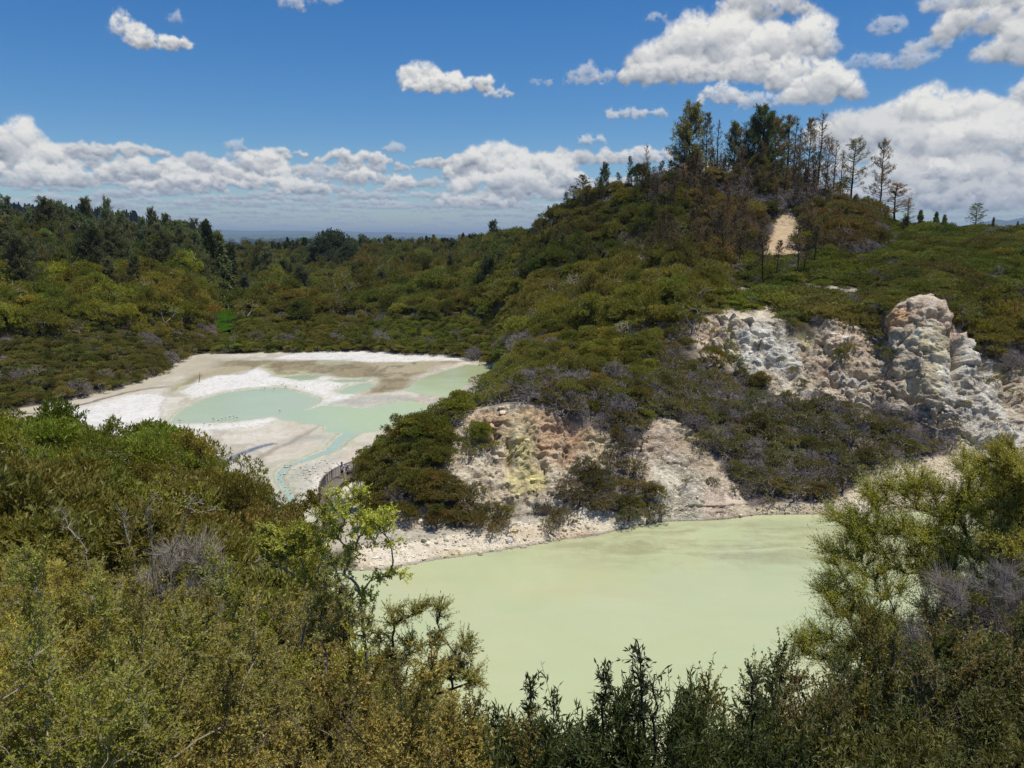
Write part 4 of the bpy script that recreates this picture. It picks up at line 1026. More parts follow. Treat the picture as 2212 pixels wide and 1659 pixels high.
def scatter_stuff(name, protos, loc, rot, scl, tint, pid, label, cat):
    """one object holding uncountable growth: points carry instances of the proto meshes"""
    me = bpy.data.meshes.new(name); me.vertices.add(len(loc)); me.vertices.foreach_set('co', np.ascontiguousarray(loc, np.float32).ravel())
    add_attr(me, 'rotv', 'FLOAT_VECTOR', 'POINT', rot); add_attr(me, 'sclv', 'FLOAT_VECTOR', 'POINT', scl); add_attr(me, 'tint', 'FLOAT_VECTOR', 'POINT', tint)
    a = me.attributes.new('pid', 'INT', 'POINT'); a.data.foreach_set('value', np.ascontiguousarray(pid, np.int32)); me.update()
    o = link(bpy.data.objects.new(name, me)); tag(o, label, cat, kind='stuff')
    ng = bpy.data.node_groups.new(name, 'GeometryNodeTree')
    ng.interface.new_socket('Geometry', in_out='INPUT', socket_type='NodeSocketGeometry'); ng.interface.new_socket('Geometry', in_out='OUTPUT', socket_type='NodeSocketGeometry')
    gi = ng.nodes.new('NodeGroupInput'); go = ng.nodes.new('NodeGroupOutput'); jn = ng.nodes.new('GeometryNodeJoinGeometry')
    def na(nm, typ):
        n = ng.nodes.new('GeometryNodeInputNamedAttribute'); n.data_type = typ; n.inputs[0].default_value = nm; return n.outputs[0]
    ra, sa, pa = na('rotv', 'FLOAT_VECTOR'), na('sclv', 'FLOAT_VECTOR'), na('pid', 'INT')
    for k, pm in enumerate(protos):
        po = bpy.data.objects.new(name + "_source", pm)       # data only, never linked to the scene
        oi = ng.nodes.new('GeometryNodeObjectInfo'); oi.inputs[0].default_value = po; oi.inputs['As Instance'].default_value = True
        cp = ng.nodes.new('FunctionNodeCompare'); cp.data_type = 'INT'; cp.operation = 'EQUAL'
        ins = [s for s in cp.inputs if s.type == 'INT' and s.enabled]
        ng.links.new(pa, ins[0]); ins[1].default_value = k
        ip = ng.nodes.new('GeometryNodeInstanceOnPoints')
        ng.links.new(gi.outputs[0], ip.inputs['Points']); ng.links.new(cp.outputs[0], ip.inputs['Selection'])
        ng.links.new(oi.outputs['Geometry'], ip.inputs['Instance']); ng.links.new(ra, ip.inputs['Rotation']); ng.links.new(sa, ip.inputs['Scale'])
        ng.links.new(ip.outputs[0], jn.inputs[0])
    ng.links.new(jn.outputs[0], go.inputs[0])
    md = o.modifiers.new('growth', 'NODES'); md.node_group = ng
    return o

# ------------------------------------------------------------------ where things grow
Gp = GXYZ
area = np.linalg.norm(np.cross(Gp[1:, :-1] - Gp[:-1, :-1], Gp[:-1, 1:] - Gp[:-1, :-1]), axis=2)
cc = (Gp[1:, 1:] + Gp[:-1, :-1]) / 2
ccPX = (gpx[1:] + gpx[:-1])[None, :] / 2 * np.ones((NR - 1, 1)); ccT = ((GT[1:] + GT[:-1]) / 2)[:, None] * np.ones((1, NC - 1))
ccX, ccY = project(cc[..., 0], cc[..., 1], cc[..., 2])
bare = np.maximum(BAREg[1:, 1:], TMg[1:, 1:]); ccZ = cc[..., 2]
slopes = (Gp[..., 2] - CAM_Z) / np.maximum(Gp[..., 1], .5); slopes[GT < 2.0] = -9
CM = np.maximum.accumulate(slopes, axis=0)[1:, 1:]
def visible(h, margin=1.0):
    return (ccZ + h + margin - CAM_Z) / np.maximum(cc[..., 1], .5) > np.where(True, np.roll(CM, 2, axis=0), 0)
infr = (ccX > -130) & (ccX < 2340) & (ccY > 300) & (ccY < 1900)
def sample(density, spacing, rng):
    w = np.clip(density, 0, None) * area
    tot = w.sum(); n = rng.poisson(tot)
    if n == 0: return np.zeros(0, int), np.zeros(0, int)
    f = rng.choice(w.size, n, p=(w / tot).ravel()); i, j = np.unravel_index(f, w.shape)
    p = cc[i, j]; s = spacing if not np.isscalar(spacing) else np.full(w.shape, spacing)
    key = np.floor(p[:, 0] / s[i, j]).astype(int) * 100003 + np.floor(p[:, 1] / s[i, j]).astype(int) * 17 + (np.log(s[i, j]) * 7).astype(int) * 7919
    _, u = np.unique(key, return_index=True)
    return i[u], j[u]
RNG = np.random.default_rng(2024)
NZ1 = fbm(cc.reshape(-1, 3), 16, 3, .5, 301).reshape(cc.shape[:2]); NZ2 = fbm(cc.reshape(-1, 3), 5, 3, .5, 302).reshape(cc.shape[:2])

# which part of the place a point belongs to
hill_left = (ccT > 10.9) & (ccPX < 470)
centre = (ccT > 10.9) & (ccPX >= 470) & (ccPX < 1120)
knoll = (ccT > 12.4) & (ccPX >= 1120) & (ccT < 15.4)
mid = (ccT > 8.95) & (ccT <= 12.4) & (ccPX >= 1120)
plateau = (ccT > 11.9) & (ccT < 15.3) & (ccY < 720) & (((ccPX > 1560) & (ccY > 555)) | (ccPX > 1890))
promo = (ccT > 7.1) & (ccT <= 10.6) & (ccPX > 775) & (ccPX < 1120)
lower = (ccT > 7.05) & (ccT <= 9.3) & (ccPX >= 1120)
belowC = mid & (ccPX > 1420) & (ccT > 8.9) & (ccT < 11.2)
# ------------------------------------------------------------------ proto plants
def kit(fn, name, bark, *a, **k):
    wd, fol, tone = fn(*a, **k)
    rng = np.random.default_rng(1)
    w = wood_mesh(name + "_wood", *wd, bark) if wd is not None else None
    f = leaf_mesh(name + "_leaves", *fol, rng, tone) if fol is not None else None
    j = joined(name + "_joined", wd, fol, [bark, M_LEAF] if (wd is not None and fol is not None) else [bark if fol is None else M_LEAF], tone)
    return w, f, j
MAN = [kit(bush, "manuka", M_BARK, 10 + k, R=1.75, H=2.5, npad=15 + k % 3, tufts=34, nl=8, L=.17, W=.06, tw=3) for k in range(7)]
MAN[5] = kit(bush, 'upright_shrub', M_BARK, 17, R=1.25, H=3.5, npad=14, tufts=30, nl=8, L=.16, W=.055, flat=.95, tw=4, open_=.18, base=.22)
MAN[6] = kit(bush, 'upright_shrub', M_GREY, 18, R=1.45, H=3.1, npad=12, tufts=26, nl=7, L=.15, W=.05, flat=.85, tw=7, open_=.30, base=.25)
SCR = [kit(bush, "scrub", M_GREY, 40 + k, R=1.1, H=1.7, npad=12, tufts=20, nl=6, L=.13, W=.045, tw=12, open_=.15, base=.25) for k in range(5)]
LOWM = [kit(bush, "mat", M_BARK, 60 + k, R=1.5, H=1.0, npad=12, tufts=28, nl=6, L=.17, W=.06, flat=.4, tw=2, base=.3) for k in range(5)]
BRD = [kit(bush, "broad", M_DARK, 80 + k, R=3.0, H=6.0, npad=26, tufts=46, nl=8, L=.30, W=.13, flat=.75, tw=3, base=.30) for k in range(4)]
DEADT = []
for k in range(4):
    V_, Q_ = twig_fuzz(90 + k, R=1.1, H=1.6); DEADT.append(wood_mesh("dead_twigs", V_, Q_, M_GREY))
V_, Q_ = twig_fuzz(99, R=2.2, H=4.2, n=180, rtip=.022); DEADBIG = wood_mesh("dead_branches", V_, Q_, M_PALE)
PINEF = [kit(pine, "pine", M_DARK, 110 + k, H=14, R=4.6, dens=.92, dead=.05, start=.10, L=.46, W=.13, topw=-1, whorl=.5) for k in range(3)]
PINEW = [kit(pine, "dark_pine", M_DARK, 115 + k, H=16, R=3.9, dens=.95, dead=.05, start=.34, L=.42, W=.11, topw=.8, whorl=.45, brad=1.3) for k in range(2)]
PINES = [kit(pine, "sparse_pine", M_DARK, 120 + k, H=16, R=2.9, dens=.75, dead=.30, start=.36, L=.34, W=.07, topw=.7, brad=1.2) for k in range(5)]
PINEB = [kit(pine, "bare_pine", M_DARK, 130 + k, H=16, R=2.3, dens=.7, dead=.85, start=.30, L=.30, W=.06, topw=.4, brad=1.25, whorl=.42) for k in range(4)]
CON = [kit(pine, "conifer", M_DARK, 140 + k, H=12, R=2.0, dens=1.0, start=.06, L=.55, W=.2, whorl=.7) for k in range(2)]

def mixc(a, b, t):
    t = np.clip(t, 0, 1)[..., None]; return np.asarray(a) * (1 - t) + np.asarray(b) * t
sh_ = cc.shape[:2]
TINT = mixc((.088, .084, .022), (.070, .080, .020), .5 + NZ1)
def setr(m, c):
    TINT[m] = c[m]
setr(hill_left, mixc((.100, .108, .018), (.105, .085, .024), .45 + 1.1 * NZ1))
setr(hill_left & (ccY < 610), mixc((.055, .068, .030), (.085, .082, .028), .4 + 1.2 * NZ1))
setr(hill_left & (ccT < 12.4) & (ccY > 735), mixc((.085, .076, .026), (.074, .074, .024), .5 + NZ2))
setr(centre, mixc((.095, .084, .026), (.078, .088, .022), .5 + 1.2 * NZ1))
setr(centre & (ccT > 13.5), mixc((.066, .076, .030), (.085, .074, .030), .5 + 1.2 * NZ1))
setr(knoll & (ccPX < 1480), mixc((.062, .072, .020), (.100, .080, .024), .5 + 1.3 * NZ1))
setr(knoll & (ccPX >= 1480), mixc((.085, .080, .024), (.115, .080, .042), .5 + 1.3 * NZ1))
setr(knoll & (ccPX >= 1760), mixc((.110, .078, .045), (.090, .080, .030), .4 + 1.5 * NZ2))
setr(mid, mixc((.098, .094, .024), (.082, .074, .028), .4 + 1.2 * NZ1))
setr(plateau, mixc((.078, .092, .022), (.074, .070, .030), .45 + 1.5 * NZ1))
setr(belowC, mixc((.070, .062, .028), (.072, .070, .024), .5 + 1.4 * NZ2))
setr(lower, mixc((.068, .055, .030), (.078, .074, .024), .4 + 1.3 * NZ2))
setr(promo, mixc((.092, .098, .018), (.080, .068, .026), .1 + sstep(940, 1080, ccY) * .8 + .6 * NZ2))
spur = (ccT > 4.4) & (ccT < 8.1) & (ccPX < 655)
setr(spur, mixc((.092, .102, .016), (.095, .074, .028), -.05 + 1.3 * NZ2 + .75 * sstep(1060, 1190, ccY)))
fore = (ccT < 4.45)

TINT *= np.array([2.4, 2.4, 1.4])
TINT[knoll] *= .82
UP = np.array([0, 0, 1.0])
def inst(i, j, rng, smin, smax, flatten=1.0, sink=.12):
    n = len(i); loc = cc[i, j].copy()
    loc[:, 0] += rng.uniform(-.3, .3, n); loc[:, 1] += rng.uniform(-.3, .3, n)
    s = rng.uniform(smin, smax, n); loc[:, 2] -= sink * s
    rot = np.stack([rng.normal(0, .10, n), rng.normal(0, .10, n), rng.uniform(0, 2 * pi, n)], 1)
    scl = np.stack([s * rng.uniform(.85, 1.2, n), s * rng.uniform(.85, 1.2, n), s * rng.uniform(.8, 1.15, n) * flatten], 1)
    t = TINT[i, j] * rng.uniform(.85, 1.15, (n, 1)) * (1 + rng.normal(0, .06, (n, 3)))
    return loc, rot, scl, np.clip(t, .005, .5)
scar = sdist(ccX + 8 * NZ2, ccY + 8 * NZ1, [(1646,600),(1648,525),(1664,500),(1682,468),(1700,450),(1726,468),(1740,500),(1726,532),(1732,600)]) > -2
scar_low = (ccY > 558)
pondv = (ccPX > 456) & (ccPX < 524) & (ccT > 11.4) & (ccT < 14.15)
bound = lambda h, m=1.5: infr & visible(h, m) & ~(scar & ~(scar_low & (h <= 2))) & ~pondv
soilm = np.clip(1 - bare * 1.6, 0, 1)
STUFF = {}
def put_stuff(key, arrs, pid):
    STUFF.setdefault(key, []).append((*arrs, pid))

# 1 the near 300: shrubs of the spur, promontory and crater slopes as individuals; the rest as one mass
cands = []
def cand(density, spacing, smin, smax, protos, region, rng, **k):
    i, j = sample(density, spacing, rng)
    loc, rot, scl, t = inst(i, j, rng, smin, smax, **k)
    pid = rng.integers(0, len(protos), len(i))
    for a in range(len(i)):
        cands.append((scl[a].mean() * (1.75 if protos is MAN else 1.1) / loc[a][1], loc[a], rot[a], scl[a], t[a], protos, pid[a], region, ccX[i[a], j[a]], ccY[i[a], j[a]]))
cand(spur * soilm * .24 * bound(4, 2), 2.1, .95, 1.85, MAN, 'spur', RNG, flatten=1.15)
cand(promo * ((bare < .9) | ((ccPX > 790) & (ccY < 1150))) * (ccT < 9.9) * (ccPX < 1000 - .20 * np.clip(ccY - 880, 0, 400)) * .85 * bound(3, 2) * (1 - sstep(1125, 1165, ccY)), 1.15, .6, 1.0, MAN, 'promo', RNG)
cand((lower | (promo & (ccPX >= 900))) * soilm * .42 * bound(2, 2), 1.3, .75, 1.35, SCR, 'slope', RNG)
cand(belowC * (ccT < 10.55) * soilm * .62 * bound(2, 2), 1.25, .9, 1.5, SCR, 'wall', RNG)
cand(belowC * (ccT >= 10.55) * soilm * .62 * bound(2, 2), 1.1, .45, .8, SCR, 'wall', RNG)
cand((mid & ~belowC) * (ccT < 10.6) * soilm * .40 * bound(3, 2), 1.6, .65, 1.05, MAN, 'shoulder', RNG)
cand((lower | belowC) * soilm * .08 * bound(2, 2), 2.4, .6, .9, MAN, 'slope', RNG)
# dense dark clumps at the foot of the faces
clump = np.zeros(sh_, bool)
for pg in ([(935,1090),(990,1062),(1030,1085),(1095,1125),(1095,1168),(1010,1155),(950,1130)], [(1150,1140),(1205,1080),(1250,1030),(1300,1000),(1350,1000),(1385,1050),(1425,1085),(1415,1130),(1330,1155),(1200,1170)],
           [(1300,900),(1400,880),(1400,960),(1370,1010),(1325,1000),(1330,950)], [(1010,940),(1050,930),(1060,990),(1020,1010)], [(1560,960),(1640,960),(1700,1060),(1650,1085),(1600,1040)], [(1800,770),(1830,765),(1840,795),(1810,800)], [(1895,745),(1915,740),(1920,790),(1900,800)]):
    clump |= sdist(ccX + 12 * NZ2, ccY + 12 * NZ1, pg) > 0
clump &= (ccT > 7.3) & (ccT < 12.3)
cand(clump * .75 * bound(2, 2), 1.05, .8, 1.35, SCR, 'slope', RNG)
cand(clump * .16 * bound(2, 2), 1.8, .5, .8, MAN, 'slope', RNG)
# a few rooted on the bare faces
cand((BAREg[1:, 1:] > .6) * (ccT > 7.6) * (ccT < 12.2) * (NZ2 > .12) * .085 * (ccPX > 900), 1.5, .4, .8, SCR, 'face', RNG)
cands.sort(key=lambda c: -c[0])
LAB = {
 'spur': ("rounded olive green shrub in the dense scrub before the white silica flat", "shrubs covering the spur on the left"),
 'promo': ("olive green shrub on the promontory flank above the boardwalk", "shrubs on the promontory flank"),
 'slope': ("brownish grey twiggy shrub on the slope just above the pale green lake", "twiggy shrubs above the lake"),
 'wall': ("dark brown scrub bush on the slope below the long white cliff", "scrub bushes below the white cliff"),
 'shoulder': ("olive shrub between the top of the orange cliff and the wooded hill", "shrubs above the orange cliff"),
 'face': ("small twiggy shrub rooted on the bare cliff face", "small shrubs on the bare cliffs"),
}
man_ = [c for c in cands if c[5] is MAN]; scr_ = [c for c in cands if c[5] is not MAN]
used = man_[:150] + scr_[:220]; rest = man_[150:] + scr_[220:]
for (s_, loc, rot, scl, t, protos, pid, reg, px_, py_) in used:
    w_, f_, j_ = protos[pid]; lb, gr_ = LAB[reg]
    e = plant('shrub' if protos is MAN else 'twiggy_bush', ('branches', 'foliage'), (w_, f_), tuple(loc), rot[2], tuple(scl), lb if protos is MAN else lb.replace('shrub', 'bush'), 'shrub' if protos is MAN else 'bush', t, gr_ if protos is MAN else gr_.replace('shrubs', 'bushes'), lean=(rot[0], rot[1]))
for (s_, loc, rot, scl, t, protos, pid, reg, px_, py_) in rest:
    put_stuff('scrub', (loc[None], rot[None], scl[None], t[None]), np.array([pid + (0 if protos is MAN else 7)]))
# grey leafless scrub between
def mass(key, density, spacing, smin, smax, npid, off=0, **k):
    i, j = sample(density, spacing, RNG); a = inst(i, j, RNG, smin, smax, **k)
    put_stuff(key, a, RNG.integers(0, npid, len(i)) + off); return a
mass('dead', (lower | belowC | (promo & (ccY > 1000))) * soilm * .30 * bound(2), .9, .8, 1.3, 4)
mass('dead', (mid & ~belowC & ~plateau) * (ccY > 640) * (NZ1 > -.15) * soilm * .14 * bound(3), 1.4, 1.1, 1.9, 4)
mass('dead', knoll * ~plateau * soilm * .10 * bound(3), 1.8, 1.4, 2.6, 4)
mass('dead', knoll * ~plateau * (ccPX > 1430) * soilm * .06 * bound(4), 2.2, 2.0, 3.2, 4)
mass('dead', (hill_left | centre) * soilm * .014 * bound(3), 2, 1.2, 2.0, 4)
mass('dead', spur * soilm * .07, 1.5, 1.3, 1.9, 4)
# 2 the bush beyond
nearb = (ccT < 12.9)
mass('scrub', (mid & ~belowC) * (ccT >= 10.6) * ~plateau * soilm * .17 * bound(4), 2.4, .9, 1.9, 7, flatten=1.1)
yy_ = cc[..., 1]
bushm = (hill_left | centre) & ~plateau
lowedge = (ccT < 12.15) | ((ccPX > 470) & (ccT < 12.0))
mass('scrub', bushm * lowedge * soilm * .50 * bound(3), 1.35, .55, .95, 7)
mass('scrub', bushm * ~lowedge * (yy_ < 230) * soilm * .13 * bound(5), 2.7, 1.3, 2.5, 7, flatten=1.15)
mass('scrub', bushm * (yy_ >= 230) * (yy_ < 620) * soilm * .07 * bound(7), 3.6, 1.7, 3.2, 7, flatten=1.2)
crest = knoll & (ccY < 455)
mass('scrub', knoll * ~plateau * ~crest * soilm * .14 * bound(6), 2.5, .9, 2.1, 7, flatten=1.25)
mass('scrub', crest * ~plateau * soilm * .22 * bound(4), 1.9, .6, 1.1, 7)
mass('dead', plateau * soilm * .03 * bound(2), 1.8, .9, 1.4, 4)
def masst(density, spacing, smin, smax, off, n, col, var=.25):
    i, j = sample(density, spacing, RNG)
    a = list(inst(i, j, RNG, smin, smax)); k_ = len(i); cm = RNG.random((k_, 1))
    a[3] = np.asarray(col[0]) * cm + np.asarray(col[1]) * (1 - cm); a[3] = a[3] * RNG.uniform(1 - var, 1 + var, (k_, 1)) * 1.8
    put_stuff('trees', tuple(a), RNG.integers(0, n, k_) + off)
masst(crest * (ccPX > 1440) * (ccPX < 1800) * soilm * .11 * bound(7), 2.4, .30, .60, 4, 3, ((.075, .062, .045), (.100, .074, .046)))
masst(knoll * (ccPX > 1180) * (ccPX < 1420) * (ccY < 500) * soilm * .03 * bound(7), 3.5, .3, .55, 4, 3, ((.050, .062, .030), (.062, .064, .026)))
masst(knoll * (ccPX < 1760) * (ccPX > 1380) * soilm * .042 * bound(9), 3.2, .38, .66, 4, 3, ((.085, .065, .045), (.105, .075, .045)))
mass('trees', knoll * (ccPX < 1480) * (ccY < 520) * soilm * .02 * bound(7), 4, .6, 1.0, 4)
masst(knoll * (ccPX < 1500) * soilm * .016 * bound(9), 4.0, .30, .55, 4, 3, ((.050, .062, .024), (.075, .070, .024)))
masst(knoll * (ccPX > 1700) * ~plateau * soilm * .022 * bound(7), 3.0, .22, .42, 4, 3, ((.10, .075, .050), (.075, .066, .030)))
masst(hill_left * (ccY < 665) * soilm * .010 * bound(12), 6.0, .55, .95, 7, 3, ((.080, .090, .040), (.105, .100, .045)))
masst(centre * (ccT > 12.6) * soilm * .0035 * bound(12), 7.0, .45, .8, 7, 3, ((.045, .060, .028), (.066, .066, .034)))
masst(hill_left * (ccY < 640) * soilm * .004 * bound(12), 6.0, .5, .8, 4, 3, ((.050, .056, .036), (.060, .060, .034)))
mass('trees', knoll * ~plateau * soilm * .018 * bound(7) * (ccPX < 1750), 4, .55, 1.05, 4)
mass('trees', hill_left * (ccY < 640) * soilm * .012 * bound(9), 5, .6, 1.15, 4)
mass('trees', bushm * (yy_ > 190) * (yy_ < 620) * soilm * .004 * bound(9), 6, .6, 1.1, 4)
mass('mats', plateau * soilm * .62 * bound(2) * (ccT > 12.2), 1.15, .7, 1.25, 5)
mass('mats', plateau * soilm * .7 * bound(2) * (ccT <= 12.2), .9, .4, .75, 5)
mass('mats', pondv * (ccT < 12.8) * .5, 1.2, .5, .8, 5)
mass('mats', scar * scar_low * .5 * infr, 1.2, .7, 1.0, 5)
mass('mats', plateau * soilm * .10 * bound(3), 2.2, 1.3, 2.1, 5)
mass('mats', (BAREg[1:, 1:] > .3) * (ccY > 600) * (ccY < 650) * (ccPX > 1540) * .05, 1.2, .4, .6, 5)
# low growth filling the floor of the spur and shoulders
mass('mats', (spur | (mid & ~belowC) | (knoll & ~plateau)) * soilm * .20 * bound(2), 1.5, .7, 1.1, 5)
mass('mats', (hill_left | centre) * (yy_ < 260) * soilm * .12 * bound(2), 1.8, .8, 1.3, 5)
def flush(key, name, protos, label, cat):
    L = STUFF[key]; return scatter_stuff(name, protos, *[np.concatenate([l[q] for l in L]) for q in range(5)], label, cat)
flush('scrub', "scrub", [m_[2] for m_ in MAN] + [m_[2] for m_ in SCR], "unbroken olive green and brown scrub clothing the slopes and valley behind the pools", "scrub")
flush('dead', "dead_scrub", DEADT, "purplish grey leafless twigs tangled between the shrubs on the crater slopes", "dead scrub")
flush('trees', "bush_trees", [m_[2] for m_ in BRD] + [m_[2] for m_ in PINES[:3]] + [m_[2] for m_ in PINEF], "darker rounded tree crowns standing out of the scrub on the hills", "bush trees")
flush('mats', "low_scrub", [m_[2] for m_ in LOWM], "low bright green mat of scrub over the plateau above the white cliff", "low scrub")

# ---- single trees
def ground_z(px, Yd):
    c = np.clip(np.interp(px, gpx, np.arange(NC)), 0, NC - 1); c0 = int(c)
    return float(np.interp(Yd, GXYZ[:, c0, 1], GXYZ[:, c0, 2]))
def tree_at(px, Yd, py_top, sp, idx, width, tint, kind, label, cat='tree', group=None, sink=.3, names=('trunk', 'crown')):
    H0 = {'F': 14, 'W': 16, 'S': 16, 'B': 16, 'C': 12, 'R': 6.2}[sp]
    kits = {'F': PINEF, 'W': PINEW, 'S': PINES, 'B': PINEB, 'C': CON, 'R': BRD}[sp]; w_, f_, j_ = kits[idx % len(kits)]
    zt = CAM_Z + Yd * slope(py_top); zg = ground_z(px, Yd); h = max(zt - zg, 1.5); s = h / H0
    x = colx(px, Yd, zg)
    r = random.Random(int(px * 7 + py_top)); 
    return plant(kind, names, (w_, f_), (x, Yd, zg - sink), r.uniform(0, 6.28), (s * width, s * width, s), label, cat, [t_ * TREEK * (1.8 if sp in 'FR' and px < 800 else (1.45 if px > 1400 else 1.1)) for t_ in tint], group)
TREEK = 2.1
BRN = (.080, .060, .024); OLV = (.070, .066, .024); DRK = (.040, .050, .018); GRN = (.058, .072, .030); RED = (.13, .075, .035); GRY = (.085, .065, .048); BLG = (.054, .066, .036)
KT = [
 (1488, 204, 240, 'F', 0, 1.0, OLV, 'pine_tree', "bushy brown green pine, the leftmost tall tree on the crest of the hill"),
 (1521, 205, 246, 'S', 0, .8, GRY, 'pine_tree', "thin pine with bare top just right of the bushy leftmost pine on the crest"),
 (1548, 203, 257, 'B', 1, .9, GRY, 'pine_tree', "grey nearly bare pine in the gap between the two densest pines"),
 (1583, 204, 268, 'W', 0, .8, OLV, 'pine_tree', "ragged pine left of the tallest dark flat topped pine"),
 (1606, 206, 280, 'S', 2, 1.2, BRN, 'pine_tree', "low brownish pine tucked against the left side of the tallest dark pine"),
 (1645, 203, 234, 'W', 0, 1.1, DRK, 'pine_tree', "tallest dark pine with a dense crown at the middle of the crest"),
 (1626, 205, 262, 'W', 1, .9, DRK, 'pine_tree', "dark pine leaning against the left of the tallest dark pine, trunk clear below"),
 (1668, 205, 252, 'W', 1, .9, BRN, 'pine_tree', "brown pine crowded against the right side of the tallest dark pine"),
 (1694, 206, 250, 'S', 4, 1.3, BRN, 'pine_tree', "brown grey thin crowned pine right of the dark central pair"),
 (1712, 204, 252, 'B', 0, .9, GRY, 'pine_tree', "leafless pine pole in the middle of the row of dying pines"),
 (1722, 203, 275, 'B', 2, .9, GRY, 'pine_tree', "short leafless pine beside the pole in the row of dying pines"),
 (1742, 202, 258, 'S', 0, .85, BRN, 'pine_tree', "slender dying pine left of the tall bare topped pine"),
 (1766, 201, 242, 'B', 3, 1.1, BRN, 'pine_tree', "tallest dying pine with long bare upswept branches, right half of the crest"),
 (1780, 200, 296, 'S', 1, .7, GRY, 'pine_tree', "thin pine just right of the tall bare topped pine"),
 (1796, 199, 300, 'B', 0, .8, GRY, 'pine_tree', "leaning grey pine where the crest starts to fall to the right"),
 (1812, 198, 322, 'B', 1, .8, GRY, 'pine_tree', "short bare pine left of the airy pine on the right shoulder"),
 (1834, 198, 299, 'S', 2, 1.15, OLV, 'pine_tree', "airy pine with drooping lower branches on the right shoulder of the hill"),
 (1898, 195, 304, 'S', 3, .9, BRN, 'pine_tree', "lone crooked pine standing clear of the others right of the hill top"),
 (1930, 192, 394, 'S', 4, 2.2, RED, 'tree', "low spreading brown tree at the foot of the lone crooked pine"),
 (1958, 190, 425, 'B', 2, 1.8, GRY, 'tree', "small bare twisted tree right of the low spreading brown tree"),
 (2105, 186, 436, 'S', 1, 1.8, GRN, 'pine_tree', "small green pine alone on the flat skyline at far right"),
 (1395, 207, 311, 'B', 3, .9, GRY, 'conifer', "small grey spire of a dead conifer on the left slope of the hill"),
 (1300, 214, 360, 'F', 2, .8, GRN, 'pine_tree', "small dense pine on the left skyline of the hill"),
 (1257, 222, 378, 'S', 0, 1.7, BLG, 'tree', "grey green open crowned tree at the left end of the hill skyline"),
 (1240, 224, 400, 'S', 2, 1.6, BLG, 'tree', "lower grey green tree left of the open crowned skyline tree"),
 (1384, 206, 348, 'R', 0, .8, DRK, 'broadleaf_tree', "dark round broadleaf tree under the small grey spire"),
 (1330, 210, 388, 'R', 1, .9, GRN, 'broadleaf_tree', "rounded green broadleaf tree on the left skyline of the hill"),
 (1215, 224, 440, 'R', 2, .8, DRK, 'broadleaf_tree', "very dark small tree at the foot of the grey green skyline tree"),
 (1475, 198, 352, 'S', 3, 1.5, RED, 'tree', "rusty brown dying tree below the bushy leftmost pine"),
 (1440, 200, 372, 'S', 1, 1.6, RED, 'tree', "rust coloured low tree left below the leftmost pine"),
 (1515, 197, 348, 'B', 1, 1.5, GRY, 'tree', "grey purple leafless tree in the middle of the wooded slope"),
 (1555, 196, 352, 'B', 3, 1.4, GRY, 'tree', "bare grey tree left of the rusty tree under the crest"),
 (1605, 197, 365, 'S', 4, 1.5, RED, 'tree', "orange brown tree below the dark central pines"),
 (1680, 198, 352, 'F', 0, 1.0, GRN, 'pine_tree', "green drooping young pine in front of the dark central pines"),
 (1745, 192, 385, 'S', 2, 1.3, GRY, 'tree', "brown thin tree above the tan rock scar"),
 (1790, 190, 400, 'S', 3, 1.4, BRN, 'tree', "brown green tree right of the tan rock scar"),
 (1668, 181, 492, 'B', 1, 1.3, RED, 'tree', "dead brown tree crossing the left edge of the tan rock scar"),
 (1720, 180, 470, 'B', 0, 1.2, RED, 'tree', "leaning dead red brown tree in front of the tan rock scar"),
 (1955, 176, 468, 'F', 1, 1.0, OLV, 'pine_tree', "small round green pine on the brown slope at right"),
 (1596, 186, 480, 'R', 3, .7, DRK, 'broadleaf_tree', "very dark narrow tree left of the tan rock scar"),
 (1560, 186, 500, 'R', 0, .7, DRK, 'broadleaf_tree', "dark green tree filling the gully below the crest"),
 (1845, 189, 420, 'C', 0, 1.3, GRN, 'conifer', "bright green young conifer under the airy pine"),
 (1872, 188, 428, 'C', 1, 1.4, GRN, 'conifer', "bright green young conifer left of the lone crooked pine"),
 (1986, 187, 452, 'C', 0, 1.2, GRN, 'conifer', "tiny conifer spire on the skyline right of the bare twisted tree"),
 (2020, 186, 456, 'C', 1, 1.2, GRN, 'conifer', "tiny conifer spire midway along the right skyline"),
 (2038, 186, 462, 'C', 0, 1.2, GRN, 'conifer', "tiny conifer spire left of the small green skyline pine"),
 (2143, 186, 468, 'C', 1, .8, BLG, 'conifer', "tiny dark spire right of the small green skyline pine"),
 (2196, 186, 476, 'C', 0, .8, BLG, 'conifer', "tiny dark spire nearest the right edge of the skyline"),
]
for (px, Yd, pt, sp, ix, wd_, tn, kd, lb) in KT: tree_at(px, Yd, pt, sp, ix, wd_, tn, kd, lb, 'tree', 'trees on the hill')
